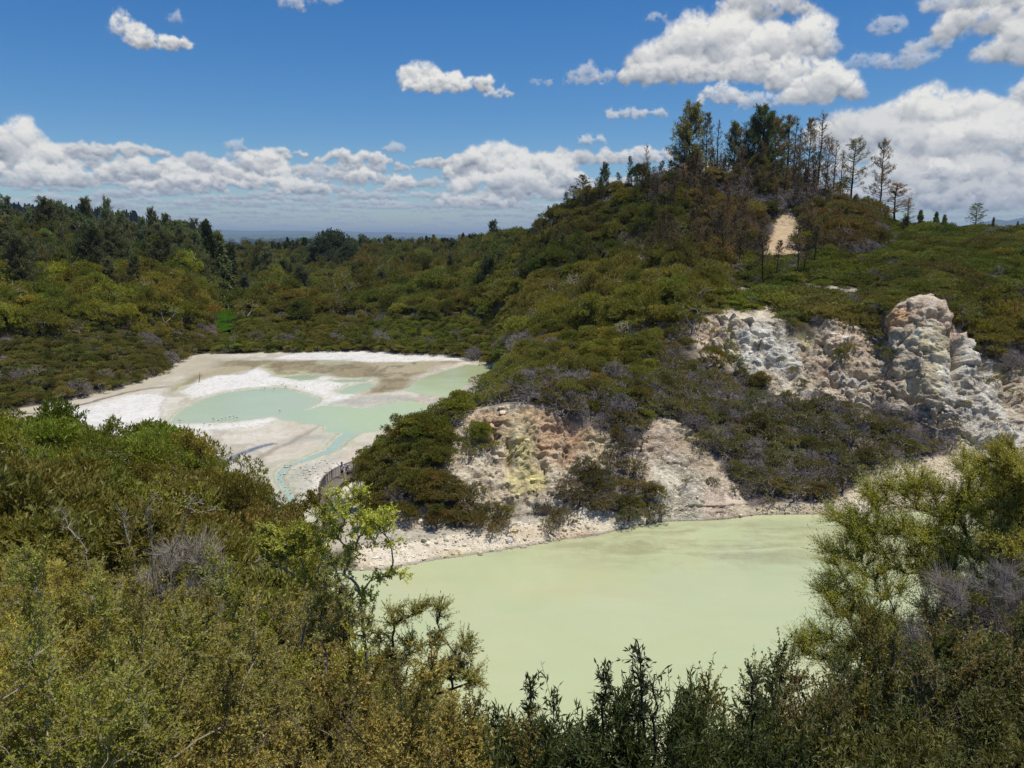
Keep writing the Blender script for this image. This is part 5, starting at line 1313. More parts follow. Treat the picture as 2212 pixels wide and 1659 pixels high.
LT = [
 (-25, 236, 436, 'F', 0, .9, BLG, "dark pine cut by the left edge of the skyline"),
 (22, 236, 431, 'F', 1, .85, BLG, "dark green pine at the left end of the skyline"),
 (75, 238, 452, 'F', 2, .9, BLG, "grey green pine second along the left skyline"),
 (137, 240, 444, 'F', 0, .7, BLG, "pointed pine just right of the grey green pine on the left skyline"),
 (170, 236, 462, 'F', 1, 1.1, BLG, "broad dull green pine before the far ridge"),
 (236, 214, 442, 'F', 2, .62, (.062, .068, .034), "big pale olive pine, the tallest on the left hill"),
 (270, 218, 468, 'F', 0, .7, (.060, .066, .034), "pale olive pine close on the right of the tallest one"),
 (205, 222, 480, 'F', 1, .8, BLG, "dark pine close on the left of the tallest pale olive pine"),
 (310, 245, 478, 'F', 2, .9, BLG, "dull green pine before the right end of the far ridge"),
 (345, 255, 488, 'F', 1, .9, (.062, .064, .034), "small brownish pine left of the dark round crown"),
 (378, 285, 474, 'R', 1, .75, DRK, "dark round crowned tree on the skyline left of the forked pine"),
 (405, 285, 490, 'R', 2, .8, BLG, "low blue green crown between the dark round tree and the forked pine"),
 (430, 270, 471, 'S', 2, 1.0, BLG, "slim pine with open flat layered top right of the dark round crown"),
 (425, 262, 505, 'F', 0, .9, GRN, "broad green pine under the slim flat topped one"),
 (455, 275, 480, 'C', 0, .9, DRK, "narrow dark spire beside the slim flat topped pine"),
 (480, 290, 505, 'C', 1, 1.1, GRN, "shorter green spire right of the narrow dark spire"),
 (503, 300, 528, 'C', 0, 1.3, GRN, "low green conifer at the right foot of the left hill"),
 (100, 225, 490, 'R', 3, .8, (.060, .080, .024), "bright green round crown below the left skyline"),
 (40, 222, 500, 'F', 1, 1.1, BLG, "dark pine below the left end of the skyline"),
 (150, 212, 525, 'R', 0, .9, BLG, "grey green round crown mid way up the left hill"),
 (330, 228, 530, 'F', 2, 1.0, (.055, .066, .030), "olive pine in the middle of the left hill"),
 (385, 240, 540, 'F', 0, 1.0, GRN, "green pine above the green pond"),
 (720, 330, 490, 'R', 0, .9, (.030, .040, .026), "big very dark tree standing alone in the valley, upper left of centre"),
 (742, 330, 512, 'S', 3, 2.0, (.034, .042, .028), "straggling dark tree against the right of the lone valley tree"),
 (700, 326, 510, 'S', 1, 1.8, (.034, .042, .028), "dark open branched tree against the left of the lone valley tree"),
 (664, 900, 512, 'R', 2, 1.0, (.022, .030, .02), "small black green crown beyond the valley left of the lone tree"),
 (640, 340, 560, 'F', 1, 1.2, GRN, "green pine in the valley left of the lone dark tree"),
 (585, 330, 540, 'F', 2, 1.2, (.062, .064, .032), "brown green pine in the valley right of the pond"),
]
for (px, Yd, pt, sp, ix, wd_, tn, lb) in LT: tree_at(px, Yd, pt, sp, ix, wd_, tn, 'pine_tree' if sp in 'FS' else ('conifer' if sp == 'C' else 'broadleaf_tree'), lb, 'tree', 'trees on the left hill and valley')
# dead grey snags standing in the scrub
for (px, Yd, sc_, lb) in [(100, 205, 1.6, "white leafless snag on the upper left hill"), (505, 190, .6, "grey fallen branches above the far shore of the flat"), (1345, 104, .85, "large grey leafless bush with forked branches left of the white cliff"),
        (1240, 150, 1.3, "tall thin grey snag in the scrub left of the hill"), (1330, 170, 1.2, "pale leafless tree at the foot of the wooded hill"), (1390, 165, 1.3, "pale leafless tree beside the small white outcrop"),
        (80, 128, .8, "small dark bare trunked bush near the left edge of the flat")]:
    zg = ground_z(px, Yd); x = colx(px, Yd, zg + 2)
    solo('dead_tree', DEADBIG, (x, Yd, zg - .2), px * .1, sc_, lb, 'dead tree', (0, 0, 0), 'dead trees')

# plantation and far country
far = []
def farrow(px0, px1, n, Y0, Y1, s0, s1, tint, seed, z=None, protos='C'):
    r = np.random.default_rng(seed)
    px = r.uniform(px0, px1, n); Yd = r.uniform(Y0, Y1, n)
    for a, b in zip(px, Yd):
        zg = ground_z(a, b) if z is None else z
        s = r.uniform(s0, s1); far.append(((colx(a, b, zg), b, zg - .3), (0, 0, r.uniform(0, 6.3)), (s, s, s * r.uniform(.85, 1.15)), np.array(tint) * r.uniform(.8, 1.2), {'C': r.integers(0, 2), 'R': 2 + r.integers(0, 4)}[protos]))
farrow(560, 1040, 420, 430, 640, .55, 1.0, (.040, .066, .026), 1)
farrow(520, 1180, 260, 650, 1100, .6, 1.1, (.036, .056, .028), 2)
farrow(-100, 480, 160, 330, 900, .8, 1.1, (.050, .066, .034), 3)
for k, (a, b, Yd, n) in enumerate([(600, 1200, 1700, 160), (560, 1250, 2300, 200), (520, 1250, 3100, 220), (500, 1250, 4200, 240), (480, 1250, 5600, 240), (480, 1250, 8000, 220), (480, 1250, 11500, 200)]):
    farrow(a, b, n, Yd * .94, Yd * 1.06, 1.6 * max(1, Yd / 3000), 3.0 * max(1, Yd / 3000), (.045, .068, .034), 20 + k, z=-38, protos='R')
scatter_stuff("distant_trees", [m_[2] for m_ in CON] + [m_[2] for m_ in BRD], *[np.array([f[q] for f in far]) for q in range(5)], "far off woods and hedgerows on the plain beyond the valley", "distant woods")
for (px, Yd, w_, h_, lb) in [(842, 1500, 16, 15, "dark block of shelter trees on the plain, left of the round pair"), (862, 1500, 15, 13, "dark shelter trees joined to the right of the dark block"), (905, 1450, 9, 12, "single round dark tree on the plain between the shelter block and the wider one"), (931, 1400, 11, 14, "wider round dark tree on the plain, rightmost of the dark clumps"), (760, 1300, 16, 14, "dark clump of trees on the plain right of the lone valley tree")]:
    e = plant('broadleaf_tree', ('crown',), (BRD[px % 4][1],), (colx(px, Yd, -38), Yd, -38 - 3), px * .3, (w_ / 3.0, w_ / 3.0, h_ * 2.2 / 6), lb, 'tree', (.014, .022, .016), 'shelter trees on the plain')

# ---- distant ground forms
def ridge(name, pts, Yd, depth, colr, seed, base=-45, jag=0):
    n = 260; px = np.linspace(pts[0][0], pts[-1][0], n); py = np.interp(px, [p[0] for p in pts], [p[1] for p in pts])
    zt = CAM_Z + Yd * slope(py); q = np.stack([px * .02, px * 0, px * 0 + seed], 1)
    zt = zt + fbm(q, 1.0, 4, .55, seed) * Yd * .0012
    prof = [(-1, 0), (-.75, .18), (-.5, .45), (-.25, .78), (0, 1), (.4, .7), (1, 0)]
    V = []
    for (d, f) in prof:
        Yr = Yd + d * depth + fbm(q + d * 3, .6, 3, .5, seed + 5) * depth * .12
        zz = base + (zt - base) * np.clip(f + .10 * fbm(q * 2 + d, 1, 3, .5, seed + 9) * (f > 0) * (f < 1), 0, 1)
        V.append(np.stack([(px - 1106) / F * (Yd * cos(PITCH)), Yr, zz], 1))
    V = np.concatenate(V); idn = np.arange(len(prof) * n).reshape(len(prof), n)
    Qr = np.stack([idn[:-1, :-1].ravel(), idn[:-1, 1:].ravel(), idn[1:, 1:].ravel(), idn[1:, :-1].ravel()], 1)
    m = bpy.data.materials.new(name); m.use_nodes = True; T = NT(m.node_tree); p = m.node_tree.nodes['Principled BSDF']
    pos = T.new('ShaderNodeNewGeometry').outputs['Position']; c = T.mix(T.noise(pos, 60 / Yd, 6, .6), colr, tuple(k * 1.6 for k in colr)); T.put(p.inputs['Base Color'], c); p.inputs['Roughness'].default_value = 1
    p.inputs['Specular IOR Level'].default_value = 0
    me = fast_mesh(name, V, Qr); me.materials.append(m); o = link(bpy.data.objects.new(name, me)); tag(o, kind='structure'); return V.reshape(len(prof), n, 3)
R1 = ridge("forest_hill", [(-900, 430), (-300, 440), (0, 458), (100, 460), (200, 463), (270, 473), (345, 494), (420, 520), (520, 545)], 1300, 500, (.016, .024, .014), 3, base=-40)
ridge("distant_hills", [(-1500, 495), (300, 500), (480, 497), (700, 500), (900, 503), (1000, 507), (1130, 511), (1250, 514), (1700, 512), (2600, 505)], 24000, 5000, (.05, .07, .05), 4)
ridge("distant_hills", [(-1500, 503), (300, 508), (480, 507), (700, 505), (800, 510), (1000, 514), (1130, 519), (1300, 521), (2600, 519)], 15000, 3000, (.05, .08, .04), 6)
ridge("distant_hills", [(1980, 500), (2090, 492), (2135, 478), (2155, 474), (2180, 480), (2205, 470), (2240, 466), (2300, 476), (2600, 470), (3200, 490)], 14000, 3000, (.03, .05, .04), 5)
far = []
r_ = np.random.default_rng(8)
for _ in range(1700):
    a = r_.integers(0, 4); b = r_.integers(60, 220); t = r_.random(); p = R1[a, b] * (1 - t) + R1[a + 1, b] * t; p = p + [r_.uniform(-8, 8), 0, 0]
    s = r_.uniform(.8, 1.35); far.append((p, (0, 0, r_.uniform(0, 6)), (s, s, s), np.array((.016, .026, .016)) * r_.uniform(.8, 1.2), r_.integers(0, 2)))
for b in range(60, 230):
    for q_ in range(3):
        p = R1[4, b] * (1 - q_ / 3) + R1[4, min(b + 1, 259)] * (q_ / 3); s = r_.uniform(.7, 1.3); far.append((p, (0, 0, r_.uniform(0, 6)), (s, s, s), (.016, .026, .016), r_.integers(0, 2)))
scatter_stuff("ridge_forest", [m_[2] for m_ in CON], *[np.array([f[q] for f in far]) for q in range(5)], "black green conifer forest on the far ridge at upper left", "forest")
# ------------------------------------------------------------------ foreground growth around the lookout
def pad(px, py, Yd, rx, ry, n, rd=None):
    z = CAM_Z + Yd * slope(py); k = Yd / F
    return ((colx(px, Yd, z), Yd, z), (rx * k, (rd if rd else (rx + ry) / 2) * k, ry * k), n)
def rootp(px, Yd, down=.3):
    z = ground_z(px, Yd); return (colx(px, Yd, z), Yd, z - down)
def local(V, r): return V - np.asarray(r)
def near_plant(kind, root, pads, seed, label, cat, tint, bark=None, group=None, parts=('branches', 'foliage'), **k):
    if kind == 'sapling': pads = [(c, s_, max(4, int(n_ * .75))) for c, s_, n_ in pads]
    r = np.asarray(root, float); P2 = [((np.asarray(c) - r), s, n) for c, s, n in pads]
    wd, fol, tone = sprig_plant((0, 0, 0), P2, seed, **k); rng = np.random.default_rng(seed)
    w_ = wood_mesh(kind + "_branches", *wd, bark or M_BARK)
    f_ = leaf_mesh(kind + "_foliage", *fol, rng, tone) if fol is not None else None
    if f_ is None:
        return solo(kind, w_, tuple(r), 0, 1, label, cat, tint, group)
    return plant(kind, parts, (w_, f_), tuple(r), 0, 1, label, cat, tint, group)

FN = []
for k in range(5):
    wd, fol, tone = sprig_dome(200 + k, R=.95, H=1.9, n=400, leaves=22, L=.024, W=.0095, rtip=.0016, spread=.06, rexp=.43, up=.45)
    FN.append((wood_mesh("twigs", *wd, [M_BARK, M_GREY, M_PALE][k % 3]), leaf_mesh("small_leaves", *fol, np.random.default_rng(k), tone)))
FF = []
for k in range(4):
    wd, fol, tone = sprig_dome(220 + k, R=1.05, H=1.9, n=440, leaves=20, L=.038, W=.014, rtip=.003, spread=.075, rexp=.42, up=.45)
    FF.append((wood_mesh("twigs", *wd, M_GREY if k % 2 else M_PALE), leaf_mesh("small_leaves", *fol, np.random.default_rng(k), tone)))
LN = []
for k in range(3):
    wd, fol, tone = sprig_dome(240 + k, R=.62, H=1.5, n=170, leaves=12, L=.046, W=.010, rtip=.0020, spread=.062, rexp=.44)
    LN.append((wood_mesh("twigs", *wd, M_DARK), leaf_mesh("lance_leaves", *fol, np.random.default_rng(k), tone)))
SILX = [-200, 0, 200, 330, 450, 560, 640, 720, 820, 940, 1040, 1120, 1300, 1500, 1600, 1750, 1900, 2212, 2400]
SILY = [1180, 1190, 1200, 1235, 1240, 1275, 1315, 1385, 1445, 1470, 1500, 1540, 1530, 1550, 1560, 1540, 1520, 1500, 1500]
rngF = np.random.default_rng(77)
spots = []
for _ in range(6000):
    Yd = rngF.uniform(3.2, 24); px = rngF.uniform(-150, 1090)
    if rngF.random() > (Yd / 24) * .9 + .1: continue
    if Yd < 5 and rngF.random() < .3: continue
    zg = ground_z(px, Yd); x = colx(px, Yd, zg)
    if zg < .8: continue
    sil = np.interp(px, SILX, SILY) + rngF.uniform(-25, 60)
    h = CAM_Z + Yd * slope(sil) - zg
    if h < .7: continue
    # rows near the bottom of the frame need to reach up into it
    s = min(h / 2.3, rngF.uniform(.85, 1.55) if px < 560 or rngF.random() < .35 else rngF.uniform(1.3, 2.3))
    ptop = project(x, Yd, zg + 2.0 * s)[1]
    if ptop > 1760: continue
    dmin = .62 * s + .25
    if any((x - a[0]) ** 2 + (Yd - a[1]) ** 2 < dmin ** 2 for a in spots): continue
    spots.append((x, Yd, zg, s, px))
    if len(spots) >= 148: break
for q, (x, Yd, zg, s, px) in enumerate(spots):
    near = Yd < 9.5
    w_, f_ = (FN if near else FF)[int(rngF.integers(0, 5 if near else 4))]
    nz = math.sin(x * .9 + Yd * .5) * .5 + .5
    t = np.array((.135, .125, .030)) * (1 - nz) + np.array((.115, .095, .035)) * nz
    if rngF.random() < .18: t = np.array((.13, .135, .030))
    t = t * rngF.uniform(.8, 1.2) * [3.0, 2.85, 1.65]
    if near:
        lb, gr_ = "yellowish olive small leaved shrub in the thicket nearest the camera at lower left", "nearest small leaved shrubs"
    else:
        lb, gr_ = "twiggy olive shrub on the bank at lower left, behind the nearest thicket", "twiggy shrubs on the near bank"
    plant('shrub', ('twigs', 'foliage'), (w_, f_), (x, Yd, zg - .15), rngF.uniform(0, 6.28), (s, s, s * rngF.uniform(.92, 1.1)), lb, 'shrub', t, gr_)
# dark lance-leaved shrubs along the bottom, with shade put into their leaf tint
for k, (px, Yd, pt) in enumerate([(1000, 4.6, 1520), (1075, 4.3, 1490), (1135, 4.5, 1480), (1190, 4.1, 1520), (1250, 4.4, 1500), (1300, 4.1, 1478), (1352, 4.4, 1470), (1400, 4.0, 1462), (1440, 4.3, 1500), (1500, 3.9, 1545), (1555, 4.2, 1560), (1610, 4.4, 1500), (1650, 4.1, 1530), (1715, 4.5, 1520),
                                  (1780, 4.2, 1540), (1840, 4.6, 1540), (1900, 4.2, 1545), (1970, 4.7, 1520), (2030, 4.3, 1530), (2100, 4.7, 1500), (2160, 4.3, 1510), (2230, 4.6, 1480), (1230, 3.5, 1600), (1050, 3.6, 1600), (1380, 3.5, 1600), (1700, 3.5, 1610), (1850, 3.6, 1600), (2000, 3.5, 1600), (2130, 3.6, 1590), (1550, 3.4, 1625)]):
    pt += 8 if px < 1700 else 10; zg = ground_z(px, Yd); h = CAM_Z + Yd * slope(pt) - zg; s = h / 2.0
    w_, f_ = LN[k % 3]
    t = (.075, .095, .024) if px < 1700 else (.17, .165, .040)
    plant('lance_leaved_shrub', ('twigs', 'foliage'), (w_, f_), (colx(px, Yd, zg), Yd, zg - .1), k * 1.3, (min(s, 1.15), min(s, 1.15), s), "dark lance leaved shrub in the shade tinted fringe along the bottom edge before the lake" if px < 1700 else "dark shade tinted shrub in the bottom right corner under the large overhanging bush", 'shrub', t, "shade tinted fringe of shrubs" if px < 1700 else "shade tinted shrubs in the bottom right corner")
for k, (px, Yd, pt) in enumerate([(1690, 5.6, 1560), (1750, 5.9, 1520), (1810, 5.5, 1530), (1870, 6.0, 1500), (1925, 5.6, 1510), (1985, 6.2, 1480), (2040, 5.7, 1490), (2100, 6.2, 1455), (2150, 5.6, 1470), (2205, 6.2, 1440), (2255, 5.5, 1450), (2060, 7.0, 1440), (2160, 7.2, 1400), (2240, 7.0, 1380)]):
    zg = ground_z(px, Yd); h = CAM_Z + Yd * slope(pt) - zg; s = h / 2.05
    w_, f_ = FN[k % 5]
    plant('corner_shrub', ('twigs', 'foliage'), (w_, f_), (colx(px, Yd, zg), Yd, zg - .1), k * 1.1, (min(s, 1.3), min(s, 1.3), s), "olive small leaved shrub filling the bottom right corner under the large bush", 'shrub', [(.22, .20, .05), (.17, .19, .04), (.26, .21, .07)][k % 3], "olive shrubs in the bottom right corner")
# bare or thinly leaved leaders standing above that fringe
for k, (px, Yd, pt, lb) in enumerate([(1385, 4.2, 1400, "tallest leafy shoot rising from the bottom fringe against the lake"), (1625, 4.2, 1462, "spiky dark shoot right of the tallest one, against the lake"), (1415, 4.0, 1470, "stout bare stem standing upright in the bottom fringe"), (1145, 4.3, 1468, "short forked shoot at the left end of the bottom fringe"), (1305, 4.1, 1445, "slim leaning shoot left of the tallest one")]):
    r = rootp(px + 10, Yd, .1); zt = CAM_Z + Yd * slope(pt)
    pads_ = [((r[0] + (colx(px, Yd, zt) - r[0]) * f, Yd, r[2] + (zt - r[2]) * f), (.02 + .07 * (1 - f), .05, .05), 5 if f < .95 else 4) for f in (.6, .7, .78, .86, .93, .985)]
    near_plant('shoot', r, pads_, 400 + k, lb, 'shoot', (.055, .070, .022), M_DARK, parts=('stem', 'foliage'), leaves=5 if k != 2 else 1, L=.048, W=.013, rtip=.0026, rexp=.45, spread=.035, wob=.03)

# the large overhanging bush at right
PAD = [(1850,1125,9.6,48,34),(1905,1075,9.6,50,36),(1965,1060,9.5,50,40),(1875,1185,9.4,60,34),(1955,1150,9.2,62,40),(1815,1205,9.4,40,28),(1880,1262,9.1,68,36),(1800,1275,9.2,30,40),(1985,1235,9.0,70,40),(2050,1180,9.1,70,46),
       (2040,1095,9.3,60,44),(2120,1030,9.2,56,44),(2130,1110,9.0,70,50),(2200,1060,8.9,60,60),(2210,1160,8.8,70,60),(2110,1240,8.9,80,46),(1830,1335,9.0,46,30),(1900,1350,8.9,60,34),(1770,1380,9.0,40,18),(1735,1405,9.0,26,20),
       (1810,1425,8.9,54,20),(1880,1415,8.8,60,26),(1960,1390,8.8,70,36),(2040,1330,8.8,70,40),(2110,1400,8.6,90,50),(2200,1300,8.6,70,60),(2200,1430,8.4,80,60),(1980,1465,8.6,70,30),(2080,1490,8.5,80,30)]
root_ = (colx(2290, 8.6, 20.0), 8.6, ground_z(2290, 8.6) - .2)
near_plant('large_shrub', root_, [pad(a, b, c, d * 1.12, e * 1.08, int(6 + d * e / 105)) for a, b, c, d, e in PAD], 501, "large bush with feathery yellow green foliage overhanging the lake from the right edge", 'shrub', (.62, .60, .09), M_DARK, parts=('branches', 'foliage'),
           leaves=12, L=.028, W=.0075, rtip=.0015, rexp=.42, spread=.078, wob=.05, bias=.22, sub=4, up=.6, long=1.35)
PAD2 = [(2190,1010,8.4,60,60),(2240,1100,8.3,60,60),(2180,1190,8.2,60,40),(2090,1290,8.2,60,30),(2170,1350,8.1,60,40),(1990,1440,8.2,60,20)]
near_plant('large_shrub', (root_[0] + .4, 8.1, ground_z(2330, 8.1) - .2), [pad(a, b, c, d, e, 40) for a, b, c, d, e in PAD2], 502, "olive brown bush crowding the right edge, in front of the feathery one", 'shrub', (.44, .40, .08), M_DARK, parts=('branches', 'foliage'),
           leaves=16, L=.030, W=.008, rtip=.0018, rexp=.42, spread=.062, wob=.05, up=.8, long=1.2)
near_plant('dead_branches', (root_[0] + .3, 7.6, ground_z(2330, 7.6) - .2), [pad(a, b, 7.7, c, d, int(n * .55)) for a, b, c, d, n in [(2060,1270,60,40,40),(2120,1330,80,40,60),(2000,1370,60,30,40),(2180,1270,50,60,50),(2110,1410,90,30,60),(1960,1420,50,20,24),(2190,1370,50,50,40)]], 503,
           "spray of leafless grey twigs hanging over the lake at the right edge", 'dead branches', (0, 0, 0), M_GREY, leaves=0, rtip=.0017, rexp=.42, spread=.08, wob=.08, bias=.5, sub=4, k=2)
# saplings between the near bank and the lake
near_plant('sapling', rootp(800, 8.2), [pad(a, b, c, d, e, n) for a, b, c, d, e, n in [(745,1100,8.0,30,34,26),(770,1060,8.0,22,20,10),(790,1140,8.0,40,34,46),(760,1190,8.0,26,20,14),(720,1150,8.0,22,30,16),(735,1230,8.0,30,26,16),(830,1125,8.0,34,24,34),(860,1240,8.1,26,10,8),(820,1245,8.1,30,14,12),(790,1290,8.1,30,30,14),(850,1180,8.0,20,14,8),(715,1065,8.0,18,14,6)]], 511,
           "light green sapling with sprays of tiny leaves, crown just right of the boardwalk", 'sapling', (.56, .58, .08), M_PALE, parts=('stem', 'foliage'), leaves=14, L=.032, W=.017, rtip=.0022, rexp=.42, spread=.045, wob=.05, sub=4, rmax=.026)
near_plant('sapling', rootp(655, 8.4), [pad(a, b, c, d, e, n) for a, b, c, d, e, n in [(600,1165,8.3,44,26,50),(650,1150,8.3,34,20,26),(575,1150,8.3,20,14,10),(690,1190,8.3,24,26,16),(640,1200,8.3,34,26,30),(590,1210,8.3,20,24,14),(660,1260,8.3,26,26,14),(700,1110,8.3,14,26,10)]], 512,
           "yellow green sapling with a fluffy leaning crown, left of the lake corner", 'sapling', (.58, .56, .08), M_PALE, parts=('stem', 'foliage'), leaves=14, L=.032, W=.016, rtip=.0022, rexp=.42, spread=.045, wob=.05, sub=4, rmax=.026)
near_plant('sapling', rootp(720, 8.0), [pad(a, b, c, d, e, n) for a, b, c, d, e, n in [(720,1240,7.9,26,40,16),(745,1300,7.9,40,36,26),(690,1300,7.9,30,34,18),(780,1330,7.9,40,24,18),(800,1370,7.9,40,24,18),(705,1370,7.9,40,30,22),(660,1340,7.9,30,24,14)]], 513,
           "thin grey stemmed sapling with scattered leaves in front of the lake corner", 'sapling', (.34, .34, .08), M_GREY, parts=('stem', 'foliage'), leaves=9, L=.030, W=.012, rtip=.0022, rexp=.5, spread=.05, wob=.06, sub=4)
near_plant('shrub', rootp(905, 8.0), [pad(a, b, c, d, e, n) for a, b, c, d, e, n in [(860,1330,7.8,24,26,12),(905,1320,7.8,20,28,10),(950,1320,7.8,16,24,8),(880,1390,7.8,40,30,14),(940,1380,7.8,26,30,8),(850,1440,7.8,40,24,20),(1000,1400,7.7,20,26,10),(1020,1470,7.6,26,26,16),(975,1450,7.7,30,26,18)]], 514,
           "open thin twigged shrub leaning over the lake, left of the bottom fringe", 'shrub', (.34, .34, .08), M_BARK, leaves=6, L=.030, W=.011, rtip=.0024, rexp=.5, spread=.055, wob=.05, sub=4, rmax=.014)
near_plant('dead_shrub', rootp(370, 14.5), [pad(a, b, 14.2, c, d, n) for a, b, c, d, n in [(310,1260,40,30,26),(370,1210,40,34,30),(430,1200,40,34,30),(470,1240,24,30,20),(340,1310,40,30,26),(400,1290,40,40,30),(455,1320,20,24,12),(380,1370,30,30,16)]], 521,
           "bare pale fan shaped shrub standing out in the thicket at lower left", 'dead shrub', (0, 0, 0), M_PALE, leaves=0, rtip=.0038, rexp=.36, spread=.11, wob=.04, bias=.7, sub=4, k=2, up=.6)
for k, (px, Yd, x1, y1, lb) in enumerate([(300, 12, 262, 1105, "leftmost tall bare stalk over the thicket"), (330, 13, 322, 1100, "middle tall stalk with few leaves over the thicket"), (350, 13, 415, 1085, "right leaning thin stalk over the thicket"), (210, 12, 130, 1100, "slim stalk leaning left over the thicket")]):
    near_plant('stalk', rootp(px, Yd), [pad(px + (x1 - px) * f, 1240 + (y1 - 1240) * f, Yd, 6, 8, 3) for f in (.3, .55, .75, .9, 1.0)], 530 + k, lb, 'stalk', (.12, .12, .04), M_PALE, parts=('stem', 'foliage'), leaves=3, L=.04, W=.016, rtip=.004, rexp=.4, spread=.06, wob=.03)
BARE_ME = []
for k in range(3):
    V_, Q_ = twig_fuzz(700 + k, R=.8, H=2.1, n=70, rtip=.0042); BARE_ME.append(wood_mesh("bare_twigs", V_, Q_, [M_PALE, M_GREY, M_PALE][k]))
for k, (px, Yd) in enumerate([(60, 13), (170, 10), (250, 16), (440, 11), (520, 14.5), (600, 11), (120, 19), (340, 9), (680, 13.5), (20, 9), (560, 8.2), (480, 18)]):
    zg = ground_z(px, Yd); solo('bare_shrub', BARE_ME[k % 3], (colx(px, Yd, zg), Yd, zg + .25), k * 1.7, (1, 1, 1.1), "leafless pale twiggy shrub poking through the thicket at lower left", 'bare shrub', (0, 0, 0), "bare shrubs in the near thicket")
# dead bracken fronds
def frond(px, py, Yd, ln, ang, label):
    rng = np.random.default_rng(int(px)); z = CAM_Z + Yd * slope(py); o = np.array([colx(px, Yd, z), Yd, z])
    t = np.linspace(0, 1, 26)[:, None]; d = np.array([cos(ang), .15, sin(ang)]); C0 = d * t * ln + np.array([0, 0, -1]) * (t ** 2) * ln * .25
    parts = [tubes(C0[:-1], C0[1:], np.full(25, .004), np.full(25, .003), 3)]
    P = []; D = []; Ls = []
    for k in range(3, 26):
        for sgn in (-1, 1):
            sd = norm(np.array([-d[2], .5 * sgn, d[0]]) * sgn + d * .5); l = ln * .34 * (1 - (k / 26) ** 1.3) + .01
            for s in np.linspace(.1, 1, 7): P.append(C0[k] + sd * l * s); D.append(sd + rng.normal(size=3) * .6); Ls.append(.035)
    fol = leafq(np.array(P), np.array(D), np.array(Ls), .012, rng)
    w_ = wood_mesh("rachis", *parts[0], M_BARK); f_ = leaf_mesh("leaflets", *fol, rng)
    return plant('fern_frond', ('stalk', 'leaflets'), (w_, f_), tuple(o), 0, 1, label, 'fern frond', (.26, .12, .055), "dead fern fronds")
frond(95, 1500, 6.5, .36, 2.2, "rusty dead fern frond near the bottom left corner, lowest of the three")
frond(205, 1475, 6.5, .34, 1.2, "rusty dead fern frond right of the others at lower left")
frond(75, 1530, 6.2, .30, .2, "small rusty fern frond lying flat at lower left")
# ------------------------------------------------------------------ boardwalk, people, rocks, birds
def mat_wood():
    m = bpy.data.materials.new("weathered_timber"); m.use_nodes = True; T = NT(m.node_tree); p = m.node_tree.nodes['Principled BSDF']
    pos = T.new('ShaderNodeNewGeometry').outputs['Position']; rnd = T.attr('v', out='Fac')
    n = T.noise(T.vm('MULTIPLY', pos, (1, 1, 1)), 7, 5, .6)
    c = T.mix(T.m('MULTIPLY_ADD', n, .6, T.m('MULTIPLY', rnd, .4)), (.085, .070, .052), (.27, .235, .19)); T.put(p.inputs['Base Color'], c); p.inputs['Roughness'].default_value = .85
    T.put(p.inputs['Normal'], T.bump(n, .4, .01)); return m
def plain_mat(name, c, rough=.7):
    m = bpy.data.materials.new(name); m.use_nodes = True; T = NT(m.node_tree); p = m.node_tree.nodes['Principled BSDF']
    n = T.noise(T.new('ShaderNodeTexCoord').outputs['Object'], 12, 4, .6); f = T.mapr(n, .3, .7, .82, 1.15)
    T.put(p.inputs['Base Color'], T.mix(1.0, c, T.comb(f, f, f), 'MULTIPLY')); p.inputs['Roughness'].default_value = rough; return m
M_WOOD = mat_wood(); M_WOODD = plain_mat("dark_timber", (.035, .028, .022), .85)
def obox(c, ax, ay, az, hx, hy, hz):
    c = np.asarray(c); V = np.array([c + ax * hx * i + ay * hy * j + az * hz * k for i in (-1, 1) for j in (-1, 1) for k in (-1, 1)])
    Q = np.array([(0, 1, 3, 2), (4, 6, 7, 5), (0, 4, 5, 1), (2, 3, 7, 6), (0, 2, 6, 4), (1, 5, 7, 3)]); return V, Q
def boxes_mesh(name, L, mat, rng=None):
    V, Q = merge(L); me = fast_mesh(name, V, Q, smooth=False); rng = rng or np.random.default_rng(3)
    add_attr(me, 'v', 'FLOAT', 'POINT', np.repeat(rng.random(len(L)), 8)); me.materials.append(mat); return me
BWZ = 1.55
bw = [on_plane(a, b, BWZ) for a, b in [(800, 1008), (770, 1020), (745, 1030), (722, 1044), (708, 1064), (709, 1088), (722, 1112), (726, 1126), (712, 1140), (680, 1158), (645, 1178), (612, 1206), (585, 1240), (560, 1280)]]
def resample(pts, step):
    pts = np.array(pts, float)
    # round the corners a little
    for _ in range(2):
        q = [pts[0]]
        for a, b in zip(pts[:-1], pts[1:]): q += [a * .75 + b * .25, a * .25 + b * .75]
        q.append(pts[-1]); pts = np.array(q)
    s = np.concatenate([[0], np.cumsum(np.linalg.norm(np.diff(pts, axis=0), axis=1))]); t = np.arange(0, s[-1], step)
    return np.stack([np.interp(t, s, pts[:, 0]), np.interp(t, s, pts[:, 1])], 1)
path = resample(bw, .155); pd_ = np.gradient(path, axis=0); pd_ /= np.linalg.norm(pd_, axis=1)[:, None]; pn_ = np.stack([-pd_[:, 1], pd_[:, 0]], 1)
UPV = np.array([0, 0, 1.0]); HW = .78
base_ = bpy.data.objects.new("boardwalk", None); C.objects.link(base_); base_.location = (0, 0, 0); tag(base_, "weathered timber boardwalk winding between the flat and the promontory", "boardwalk")
pl = [obox((path[i, 0], path[i, 1], BWZ), np.append(pd_[i], 0), np.append(pn_[i], 0), UPV, .066, HW, .02) for i in range(len(path))]
o = link(bpy.data.objects.new("deck", boxes_mesh("deck", pl, M_WOOD)), base_)
be = []
